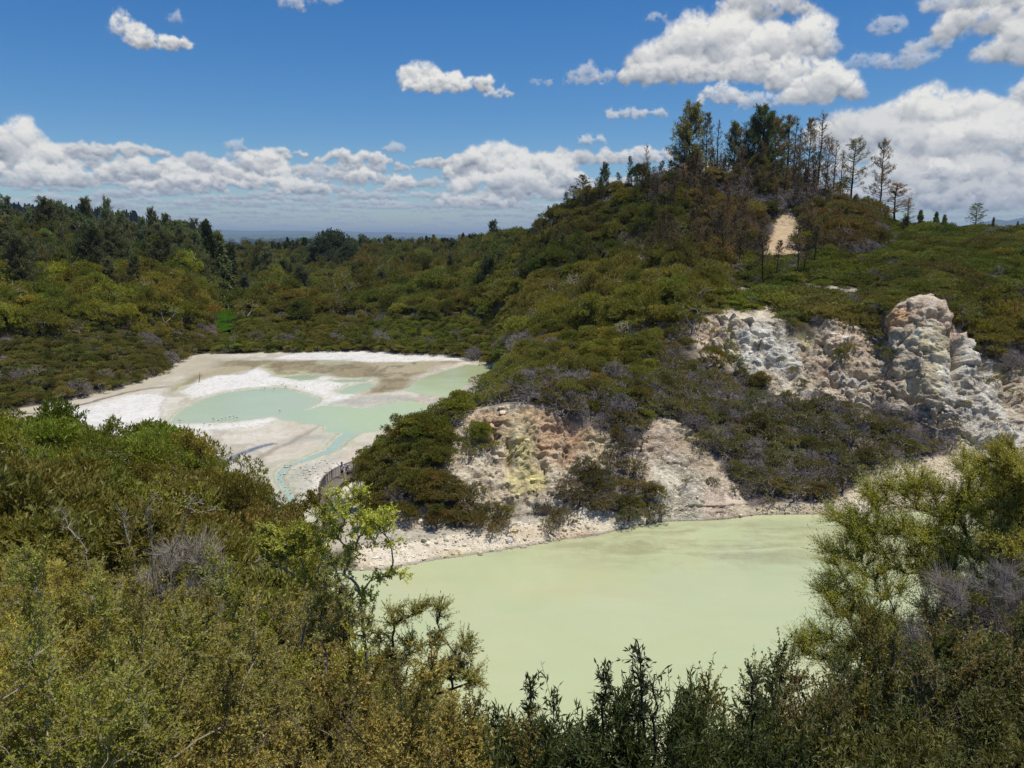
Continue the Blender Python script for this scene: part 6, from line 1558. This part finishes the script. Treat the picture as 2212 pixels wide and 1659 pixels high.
for sgn in (-1, 1):
    for i in range(0, len(path) - 8, 8):
        a = path[i] + pn_[i] * sgn * (HW - .06); b = path[i + 8] + pn_[i + 8] * sgn * (HW - .06); d = b - a; L = np.linalg.norm(d); d /= L
        be.append(obox(((a[0] + b[0]) / 2, (a[1] + b[1]) / 2, BWZ - .125), np.append(d, 0), np.array([-d[1], d[0], 0]), UPV, L / 2 + .02, .035, .10))
link(bpy.data.objects.new("beam", boxes_mesh("beam", be, M_WOODD)), base_)
kick = []
for i in range(0, len(path) - 6, 6):
    for sgn in (-1, 1):
        a = path[i] + pn_[i] * sgn * (HW - .04); b = path[i + 6] + pn_[i + 6] * sgn * (HW - .04); d = b - a; L = np.linalg.norm(d); d /= L
        kick.append(obox(((a[0] + b[0]) / 2, (a[1] + b[1]) / 2, BWZ + .10), np.append(d, 0), np.array([-d[1], d[0], 0]), UPV, L / 2 + .01, .035, .035))
link(bpy.data.objects.new("kerb_rail", boxes_mesh("kerb_rail", kick, M_WOOD)), base_)
for i in range(0, len(path), 14):
    for sgn in (-1, 1):
        c = path[i] + pn_[i] * sgn * (HW - .1)
        me = boxes_mesh("support_post", [obox((0, 0, -.8), np.array([1., 0, 0]), np.array([0, 1., 0]), UPV, .06, .06, .75)], M_WOODD); o = link(bpy.data.objects.new("support_post", me), base_); o.location = (c[0], c[1], BWZ - .03)
# balustrade on the outer (left) side round the bend, and posts with a rail at the bridge
side = -1 if True else 1
s_of = lambda px, py: int(np.argmin(((path - np.array(on_plane(px, py, BWZ))) ** 2).sum(1)))
i0, i1 = s_of(800, 1008), s_of(706, 1075)
# outer side = the one further from the promontory (more negative x / larger y)
if (path[i0 + 20] + pn_[i0 + 20])[1] < (path[i0 + 20] - pn_[i0 + 20])[1]: side = -1
else: side = 1
bal = bpy.data.objects.new("balustrade", None); C.objects.link(bal); bal.location = (path[i0][0], path[i0][1], BWZ); tag(bal, "slatted timber balustrade round the outer bend beside the two people", "railing")
def rel(ob): ob.location = (-bal.location[0], -bal.location[1], -bal.location[2]); return ob
sl = []; rl = []
e = path + pn_ * side * (HW + .02)
for i in range(i0, i1): sl.append(obox((e[i, 0], e[i, 1], BWZ + .56), np.append(pd_[i], 0), np.append(pn_[i], 0), UPV, .045, .012, .48))
for i in range(i0, i1 - 5, 5):
    a, b = e[i], e[min(i + 5, i1)]; d = b - a; L = np.linalg.norm(d); d /= L
    rl.append(obox(((a[0] + b[0]) / 2, (a[1] + b[1]) / 2, BWZ + 1.08), np.append(d, 0), np.array([-d[1], d[0], 0]), UPV, L / 2 + .01, .07, .022))
rel(link(bpy.data.objects.new("slats", boxes_mesh("slats", sl, M_WOOD)), bal)); rel(link(bpy.data.objects.new("top_rail", boxes_mesh("top_rail", rl, M_WOOD)), bal))
for i in range(i0, i1 + 1, 12):
    me = boxes_mesh("post", [obox((0, 0, .56), np.append(pd_[i], 0), np.append(pn_[i], 0), UPV, .05, .05, .58)], M_WOODD); o = link(bpy.data.objects.new("post", me), bal)
    q = e[i] + pn_[i] * side * .06; o.location = (q[0] - bal.location[0], q[1] - bal.location[1], 0)
j0, j1 = s_of(722, 1134), s_of(640, 1182)
hr = bpy.data.objects.new("handrail", None); C.objects.link(hr); hr.location = (path[j0][0], path[j0][1], BWZ); tag(hr, "low timber handrail with square posts along the footbridge over the outlet", "railing")
e2 = path + pn_ * side * (HW - .02); rl = []
for i in range(j0, j1 - 6, 6):
    a, b = e2[i], e2[i + 6]; d = b - a; L = np.linalg.norm(d); d /= L
    rl.append(obox(((a[0] + b[0]) / 2 - hr.location[0], (a[1] + b[1]) / 2 - hr.location[1], .80), np.append(d, 0), np.array([-d[1], d[0], 0]), UPV, L / 2 + .01, .05, .05))
link(bpy.data.objects.new("rail", boxes_mesh("rail", rl, M_WOODD)), hr)
for i in range(j0, j1 + 1, 15):
    me = boxes_mesh("post", [obox((0, 0, .42), np.append(pd_[i], 0), np.append(pn_[i], 0), UPV, .055, .055, .44)], M_WOODD); o = link(bpy.data.objects.new("post", me), hr)
    o.location = (e2[i][0] - hr.location[0], e2[i][1] - hr.location[1], 0)

# ---- people
def skin_obj(name, pts, edges, radii, mat, parent, lvl=2, root=0):
    me = bpy.data.meshes.new(name); me.from_pydata([tuple(p) for p in pts], edges, []); me.update(); me.materials.append(mat)
    o = link(bpy.data.objects.new(name, me), parent)
    sk = o.modifiers.new('skin', 'SKIN'); sk.use_smooth_shade = True
    for i, r in enumerate(radii):
        v = me.skin_vertices[0].data[i]; v.radius = (r, r) if np.isscalar(r) else r; v.use_root = (i == root)
    o.modifiers.new('sub', 'SUBSURF').levels = lvl; o.modifiers['sub'].render_levels = lvl
    return o
M_SKIN = plain_mat("skin", (.50, .32, .23), .55)
def person(px, py, label, shirt, shorts, hair, rz, arms, pack=None, hat=None, s=1.0):
    x, y = on_plane(px, py, BWZ + .02)
    r = bpy.data.objects.new("person", None); C.objects.link(r); r.location = (x, y, BWZ + .02); r.rotation_euler = (0, 0, rz); r.scale = (s, s, s)
    tag(r, label, "person")
    # body: one skin from pelvis to fingers and feet; facing -Y
    P = [(0, 0, .93), (0, .0, 1.12), (0, .01, 1.34), (0, 0, 1.47), (0, -.01, 1.55), (0, -.02, 1.64), (0, -.02, 1.71)]; R = [(.135, .10), (.125, .09), (.15, .095), (.055, .055), (.052, .055), (.078, .092), (.062, .075)]
    E = [(0, 1), (1, 2), (2, 3), (3, 4), (4, 5), (5, 6)]
    def add(pts, rads, start):
        k = start
        for p, q in zip(pts, rads): P.append(p); R.append(q); E.append((k, len(P) - 1)); k = len(P) - 1
        return k
    for sg in (-1, 1):
        add([(sg * .095, 0, .84), (sg * .10, -.01 - .02 * sg, .48), (sg * .105, .02 + .03 * sg, .09), (sg * .115, -.06 + .03 * sg, .035), (sg * .12, -.14 + .03 * sg, .025)], [.088, .056, .036, .034, .026], 0)
        el, wr, hd = arms[0 if sg < 0 else 1]
        k = add([(sg * .185, 0, 1.40), el, wr, hd], [.052, .042, .028, .024], 2)
        h = np.array(hd); d = h - np.array(wr); d = d / np.linalg.norm(d)
        side_ = np.cross(d, [0, 1, 0]); side_ = side_ / (np.linalg.norm(side_) + 1e-6)
        for f in range(4): add([tuple(h + d * .05 + side_ * (f - 1.5) * .02), tuple(h + d * (.09 + .01 * (f in (1, 2))) + side_ * (f - 1.5) * .021)], [.009, .007], k)
        add([tuple(h + side_ * .035 + d * .01), tuple(h + side_ * .05 + d * .04)], [.010, .008], k)
    body = skin_obj("body", P, E, R, M_SKIN, r)
    # clothing follows the body
    sh = [(0, 0, .93), (0, .0, 1.12), (0, .01, 1.34), (0, 0, 1.44)]; rr = [(.155, .118), (.145, .108), (.168, .112), (.07, .065)]; ee = [(0, 1), (1, 2), (2, 3)]
    for sg in (-1, 1):
        el = np.array(arms[0 if sg < 0 else 1][0]); a = np.array((sg * .185, 0, 1.40)); sh += [tuple(a), tuple(a * .35 + el * .65)]; rr += [.066, .062]; n = len(sh); ee += [(2, n - 2), (n - 2, n - 1)]
    skin_obj("shirt", sh, ee, rr, shirt, r)
    st = [(0, 0, .97), (0, 0, .88)]; rr = [(.148, .112), (.15, .115)]; ee = [(0, 1)]
    for sg in (-1, 1): st += [(sg * .098, 0, .80), (sg * .104, 0, .55)]; rr += [.10, .082]; n = len(st); ee += [(1, n - 2), (n - 2, n - 1)]
    skin_obj("shorts", st, ee, rr, shorts, r)
    skin_obj("hair", [(0, .015, 1.66), (0, .01, 1.735), (0, .05, 1.60)], [(0, 1), (0, 2)], [(.088, .085), (.066, .07), .06], hair, r)
    fc = []
    for sg in (-1, 1): fc.append(obox((sg * .032, -.108, 1.655), np.array([1., 0, 0]), np.array([0, 1., 0]), UPV, .013, .006, .007))
    fc.append(obox((0, -.106, 1.585), np.array([1., 0, 0]), np.array([0, 1., 0]), UPV, .024, .006, .006))
    link(bpy.data.objects.new("eyes_and_mouth", boxes_mesh("face", fc, hair)), r)
    link(bpy.data.objects.new("nose", boxes_mesh("nose", [obox((0, -.115, 1.622), np.array([1., 0, 0]), np.array([0, 1., 0]), UPV, .011, .018, .02)], M_SKIN)), r)
    for sg in (-1, 1):
        skin_obj("shoe", [(sg * .112, .06 + .03 * sg, .04), (sg * .118, -.05 + .03 * sg, .04), (sg * .122, -.17 + .03 * sg, .03)], [(0, 1), (1, 2)], [.05, .048, .036], shorts, r, 1)
    if hat is not None:
        V, Q = [], []
        prof = [(.165, 1.70), (.16, 1.712), (.095, 1.72), (.09, 1.79), (.06, 1.815), (.001, 1.82)]; n = 20
        V = np.array([(a * cos(2 * pi * k / n), a * sin(2 * pi * k / n) - .01, z) for a, z in prof for k in range(n)]); Q = np.array([(j * n + k, j * n + (k + 1) % n, (j + 1) * n + (k + 1) % n, (j + 1) * n + k) for j in range(len(prof) - 1) for k in range(n)])
        me = fast_mesh("hat", V, Q); me.materials.append(hat); link(bpy.data.objects.new("hat", me), r)
    if pack is not None:
        skin_obj("backpack_strap", [(-.10, -.125, 1.12), (-.11, -.13, 1.30), (-.10, -.02, 1.47)], [(0, 1), (1, 2)], [.02, .02, .02], pack, r, 1)
        skin_obj("backpack_strap", [(.10, -.125, 1.12), (.11, -.13, 1.30), (.10, -.02, 1.47)], [(0, 1), (1, 2)], [.02, .02, .02], pack, r, 1)
    return r
WH = plain_mat("white_cotton", (.66, .70, .76)); PB = plain_mat("pale_blue_cotton", (.44, .54, .66)); BK = plain_mat("dark_cloth", (.02, .022, .028)); HR = plain_mat("brown_hair", (.05, .032, .022)); KH = plain_mat("straw", (.42, .33, .2))
down = lambda sg: ((sg * .24, .01, 1.13), (sg * .26, -.07, .90), (sg * .265, -.11, .83))
person(739.5, 1033, "left person on the boardwalk, white shirt, dark shorts and cap, one arm raised", WH, BK, HR, .35, [((-.36, -.06, 1.52), (-.50, -.12, 1.72), (-.55, -.15, 1.79)), down(1)], pack=BK, hat=BK)
person(752.5, 1037, "right person on the boardwalk, pale blue shirt and dark shorts, hand at chest", PB, BK, HR, -.15, [down(-1), ((.25, -.04, 1.15), (.12, -.22, 1.22), (.05, -.24, 1.25))], pack=BK, hat=KH)

# ---- rocks
def mat_rock(name, a, b, band=0.0):
    m = bpy.data.materials.new(name); m.use_nodes = True; T = NT(m.node_tree); p = m.node_tree.nodes['Principled BSDF']
    pos = T.new('ShaderNodeTexCoord').outputs['Object']; n = T.noise(pos, 2.2, 7, .65); n2 = T.noise(pos, 11, 5, .6)
    f = T.mapr(T.m('ADD', T.m('MULTIPLY', n, .6), T.m('MULTIPLY', n2, .4)), .34, .66)
    if band: f = T.m('MULTIPLY_ADD', f, .6, T.m('MULTIPLY', T.noise(T.vm('MULTIPLY', pos, (.6, .6, 9)), 1.5, 4, .6), .5))
    T.put(p.inputs['Base Color'], T.mix(f, a, b)); p.inputs['Roughness'].default_value = .92; p.inputs['Specular IOR Level'].default_value = .2
    T.put(p.inputs['Normal'], T.bump(T.m('ADD', n, T.m('MULTIPLY', n2, .5)), .8, .15)); return m
MR_W = mat_rock("pale_rock", (.42, .37, .32), (.74, .70, .66)); MR_G = mat_rock("grey_layered_rock", (.30, .29, .25), (.68, .67, .61), 1.0); MR_D = mat_rock("dark_rock", (.09, .08, .075), (.34, .31, .29))
def ico(sub):
    import bmesh
    bm = bmesh.new(); bmesh.ops.create_icosphere(bm, subdivisions=sub, radius=1.0); V = np.array([v.co[:] for v in bm.verts]); Fc = np.array([[v.index for v in f.verts] for f in bm.faces]); bm.free(); return V, Fc
def rock_mesh(name, seed, mat, sx=1, sy=1, sz=.7, sub=4, layered=False):
    V, Fc = ico(sub); V = norm(V); q = V + seed * 3.7
    f1, f2, cid = cells(q * 1.0, .75, seed); r = 1 + .22 * fbm(q, 1.0, 4, .55, seed) + .16 * (cid - .5) - .10 * sstep(.2, 0, f2 - f1) + .05 * fbm(q, .25, 3, .6, seed + 3)
    W = V * r[:, None] * [sx, sy, sz]
    if layered:
        t = np.abs(((W[:, 2] * 5.5 / sz * .45 + .35 * fbm(q, .8, 3, .5, seed)) % 1) - .5) * 2
        W[:, :2] *= (1 - .13 * (1 - t)[:, None] ** 2)
    me = fast_mesh(name, W, Fc, smooth=sub > 2); me.materials.append(mat); return me
def rock(px, py, zz, sx, sy, sz, mat, label, seed, kind='boulder', layered=False, rz=0, Yd=None, sub=4):
    if Yd is None: x, y = on_plane(px, py, zz)
    else: x, y = colx(px, Yd, CAM_Z + Yd * slope(py)), Yd; zz = CAM_Z + Yd * slope(py)
    o = link(bpy.data.objects.new(kind, rock_mesh(kind, seed, mat, sx, sy, sz, sub, layered))); o.location = (x, y, zz); o.rotation_euler = (0, 0, rz); tag(o, label, 'boulder' if kind == 'boulder' else 'rock outcrop'); return o
rock(1085, 1085, 0, 2.0, 1.6, 2.0, MR_G, "grey layered rock knob bulging from the foot of the orange cliff", 1, 'rock_outcrop', True, Yd=71.3, sub=5)
rock(1088, 1030, 0, 1.1, 1.1, 1.0, MR_G, "smaller layered block on top of the grey rock knob", 21, 'rock_outcrop', True, Yd=73.5, sub=4)
rock(812, 972, 0, 1.1, .9, .55, MR_G, "flat white grey ledge jutting from the promontory above the boardwalk", 2, 'rock_outcrop', True, Yd=83, sub=4)
rock(1975, 1048, 0, .9, .8, .62, MR_W, "larger fallen white block on the scree below the right cliff", 4, Yd=78.4)
rock(1946, 1062, 0, .8, .7, .5, MR_W, "white block left of the larger fallen one on the scree", 5, Yd=77.4, rz=1)
rock(2004, 1040, 0, .5, .5, .4, MR_W, "smaller white block right of the larger fallen one", 6, Yd=79, rz=2)
rock(192, 1290, 0, .30, .3, .26, MR_D, "dark fissured rock showing through the thicket at lower left", 7, Yd=18.5)
rock(206, 1262, 0, .18, .18, .14, MR_W, "pale stone just above the dark fissured rock", 8, Yd=19.4)
rock(303, 1160, 0, .34, .3, .2, MR_W, "small white stone in the scrub behind the bare pale shrub", 9, Yd=33)
rock(748, 1080, 1.6, .7, .8, .75, MR_W, "white boulder beside the deck on its inner side below the two people", 10, rz=.5)
rock(706, 1146, 0, .3, .3, .2, MR_W, "white stone at the near edge of the footbridge", 11)
rock(682, 1100, 1.0, .28, .24, .2, MR_W, "rounded pale stone in the stream bed by the scrub spur", 12)
rock(667, 1152 - 60, 1.0, .2, .2, .14, MR_W, "pale pebble stone left of the rounded one in the stream bed", 14)
rock(777, 1055, 2.2, .9, .9, .8, MR_W, "bulky white rock under the promontory beside the balustrade end", 15, rz=2)
rock(905, 1172, .5, .45, .4, .3, MR_W, "white block on the beach at the left end of the lake", 16)
rock(1100, 1168, .4, .42, .34, .28, MR_W, "white block on the beach below the grey rock knob", 17, rz=1)
for (px_, Yd_, sx_, sz_, lb_) in [(1306, 160, 1.3, 2.6, "tall white rock spike at the foot of the wooded hill, the left one"), (1322, 163, 1.0, 2.2, "short white rock beside the left white spike"), (1378, 162, 1.2, 2.4, "white outcrop between the bare trees at the foot of the wooded hill"), (1601, 170, 1.3, 2.8, "white outcrop in the gully left of the tan rock scar"), (1218, 128, .9, 1.6, "small pale rock in the scrub above the orange cliff")]:
    zg_ = ground_z(px_, Yd_); o_ = link(bpy.data.objects.new('rock_outcrop', rock_mesh('rock_outcrop', int(px_) % 97, MR_W, sx_, sx_, sz_, 4, False))); o_.location = (colx(px_, Yd_, zg_), Yd_, zg_ + .9); tag(o_, lb_, 'rock outcrop')
# loose stones on the scree and along the shore: past counting
rs = np.random.default_rng(9); Vb, Fb = ico(1); Vb = norm(Vb)
wS = (BAREg[1:, 1:] > .45) * (ccT > 7.0) * (ccT < 12.2) * (ccPX > 700) * infr
slope_n = NRM2.reshape(NR, NC, 3)[1:, 1:, 2]
fm_ = FACE.reshape(NR, NC)[1:, 1:]; wgt = wS * area * (1 - .85 * fm_) * np.where(slope_n > .45, 1.0, .3) * np.where(ccT < 7.7, 2.2, 1.0); f_ = rs.choice(wgt.size, 9000, p=(wgt / wgt.sum()).ravel()); ii, jj = np.unravel_index(f_, wgt.shape)
nS = len(ii); sz = rs.pareto(2.6, nS) * .05 + .045; sz = np.minimum(sz, .34)
an = rs.uniform(0, 2 * pi, nS); ca, sa = np.cos(an), np.sin(an)
Wb = Vb[None] * (1 + .25 * rs.normal(size=(nS, len(Vb), 1))) * (sz[:, None, None] * np.stack([rs.uniform(.7, 1.4, nS), rs.uniform(.7, 1.2, nS), rs.uniform(.4, .9, nS)], 1)[:, None, :])
Wr = np.stack([Wb[..., 0] * ca[:, None] - Wb[..., 1] * sa[:, None], Wb[..., 0] * sa[:, None] + Wb[..., 1] * ca[:, None], Wb[..., 2]], -1)
pc = cc[ii, jj] + rs.uniform(-.12, .12, (nS, 3)) * [1, 1, 0]
Vs = (Wr + pc[:, None, :]).reshape(-1, 3); Fs = (np.arange(nS)[:, None, None] * len(Vb) + Fb[None]).reshape(-1, 3)
me = fast_mesh("scree", Vs, Fs, smooth=False); vcs = VC.reshape(NR, NC, 3)[1:, 1:][ii, jj] * rs.uniform(.8, 1.35, (nS, 1)); add_attr(me, 'pig', 'FLOAT_COLOR', 'POINT', rgba(np.clip(np.repeat(vcs, len(Vb), 0), .05, .85)))
def mat_stone():
    m = bpy.data.materials.new("stones"); m.use_nodes = True; T = NT(m.node_tree); p = m.node_tree.nodes['Principled BSDF']
    n = T.noise(T.new('ShaderNodeNewGeometry').outputs['Position'], 14, 4, .6); f = T.mapr(n, .3, .7, .8, 1.15); T.put(p.inputs['Base Color'], T.mix(1.0, T.attr('pig'), T.comb(f, f, f), 'MULTIPLY')); p.inputs['Roughness'].default_value = .95; return m
M_STONE = mat_stone(); me.materials.append(M_STONE); o = link(bpy.data.objects.new("scree", me)); tag(o, "loose pale stones strewn over the crater walls and the lake shore", "scree", kind='stuff')
# pebbles in the outlet bed
hullp = np.array([on_plane(a, b, 1.0) for a, b in [(590, 1010), (700, 985), (740, 1000), (690, 1040), (700, 1140), (650, 1130), (610, 1080)]])
pp = rs.uniform(hullp.min(0), hullp.max(0), (1500, 2)); pp = pp[sdist(pp[:, 0], pp[:, 1], hullp) > .1][:620]; nS = len(pp)
sz = np.minimum(rs.pareto(2.4, nS) * .04 + .03, .2); Wb = Vb[None] * (1 + .2 * rs.normal(size=(nS, len(Vb), 1))) * sz[:, None, None] * [1, 1, .6]
Vs = (Wb + np.concatenate([pp, np.full((nS, 1), 1.02)], 1)[:, None, :]).reshape(-1, 3); Fs = (np.arange(nS)[:, None, None] * len(Vb) + Fb[None]).reshape(-1, 3)
me = fast_mesh("pebbles", Vs, Fs, smooth=False); add_attr(me, 'pig', 'FLOAT_COLOR', 'POINT', rgba(np.repeat(np.array([[.56, .53, .46]]) * rs.uniform(.6, 1.2, (nS, 1)), len(Vb), 0))); me.materials.append(M_STONE)
tag(link(bpy.data.objects.new("pebbles", me)), "scattered pale pebbles in the stream bed by the boardwalk", "pebbles", kind='stuff')

# ---- wading birds on the silica flat
M_BIRDB = plain_mat("black_feathers", (.012, .012, .014)); M_BIRDW = plain_mat("white_feathers", (.75, .75, .73)); M_LEGS = plain_mat("red_legs", (.30, .06, .04))
def loft(rings, n=10):
    V = []
    for (c, ry, rz) in rings:
        for k in range(n): V.append((c[0], c[1] + ry * cos(2 * pi * k / n), c[2] + rz * sin(2 * pi * k / n)))
    m_ = len(rings); Q = [(j * n + k, j * n + (k + 1) % n, (j + 1) * n + (k + 1) % n, (j + 1) * n + k) for j in range(m_ - 1) for k in range(n)]
    return np.array(V), np.array(Q)
bb = fast_mesh("bird_body", *loft([((-.20, 0, .24), .002, .002), ((-.13, 0, .235), .028, .02), ((-.05, 0, .225), .05, .045), ((.03, 0, .225), .055, .055), ((.09, 0, .245), .04, .045), ((.12, 0, .30), .02, .022), ((.135, 0, .345), .02, .02), ((.155, 0, .375), .027, .027), ((.18, 0, .375), .018, .016), ((.20, 0, .372), .005, .005), ((.265, 0, .366), .002, .002)])); bb.materials.append(M_BIRDW)
wm = fast_mesh("bird_wings", *loft([((-.24, 0, .245), .004, .003), ((-.14, 0, .25), .042, .020), ((-.03, 0, .25), .060, .032), ((.06, 0, .25), .05, .03), ((.10, 0, .26), .01, .008)])); wm.materials.append(M_BIRDB)
lg = fast_mesh("bird_leg", *tubes([(0, 0, .19), (.012, 0, .10)], [(.012, 0, .10), (0, 0, -.01)], [.006, .005], [.005, .005], 4)); lg.materials.append(M_LEGS)
BP = [(389, 912), (407, 920), (441, 920), (462, 909), (471, 912), (488, 906), (497, 904), (511, 906), (605, 891), (564, 841), (571, 842), (593, 842), (608, 834), (612, 833), (618, 838), (640, 838), (658, 839), (730, 837), (452, 922), (506, 903), (480, 908)]
for k, (a, b) in enumerate(BP):
    x, y = on_plane(a, b, 1.05)
    e = bpy.data.objects.new("wading_bird", None); C.objects.link(e); e.location = (x, y, 1.03); e.rotation_euler = (0, 0, (k * 2.3) % 6.28); e.scale = (1.25,) * 3
    tag(e, "small black and white wading bird on the near rim of the turquoise pool" if b > 880 else "small black and white wading bird on the white crust behind the turquoise pool", "bird", "birds on the near rim" if b > 880 else "birds on the far crust")
    link(bpy.data.objects.new("body", bb), e); link(bpy.data.objects.new("wings", wm), e)
    for s_ in (-1, 1): q = link(bpy.data.objects.new("leg", lg), e); q.location = (0, .02 * s_, 0)
# a stick in the mud by the far left bank
x, y = on_plane(429, 826, 1.05); V, Q = tubes([(0, 0, -.2), (.25, .1, 1.1)], [(.25, .1, 1.1), (.32, .1, 1.9)], [.07, .05], [.05, .03], 5)
me = wood_mesh("stick", V, Q, M_DARK); o = link(bpy.data.objects.new("stick", me)); o.location = (x, y, 1.0); tag(o, "short dark stick standing in the mud by the left bank of the flat", "stick")
# ------------------------------------------------------------------ air between here and the horizon
def haze():
    me = bpy.data.meshes.new("haze"); x0, x1, y0, y1, z0, z1 = -42000, 42000, -80, 52000, -60, 420
    V = [(x, y, z) for x in (x0, x1) for y in (y0, y1) for z in (z0, z1)]
    me.from_pydata(V, [], [(0, 1, 3, 2), (4, 6, 7, 5), (0, 4, 5, 1), (2, 3, 7, 6), (0, 2, 6, 4), (1, 5, 7, 3)]); me.update()
    m = bpy.data.materials.new("haze"); m.use_nodes = True; nt = m.node_tree; nt.nodes.clear()
    v = nt.nodes.new('ShaderNodeVolumePrincipled'); v.inputs['Color'].default_value = (.62, .80, 1, 1); v.inputs['Density'].default_value = 5.5e-5; v.inputs['Anisotropy'].default_value = .2
    o = nt.nodes.new('ShaderNodeOutputMaterial'); nt.links.new(v.outputs[0], o.inputs['Volume']); me.materials.append(m)
    h = link(bpy.data.objects.new("haze", me)); tag(h, "thin blue haze over the distant plain and hills", "haze", kind='stuff')
haze()
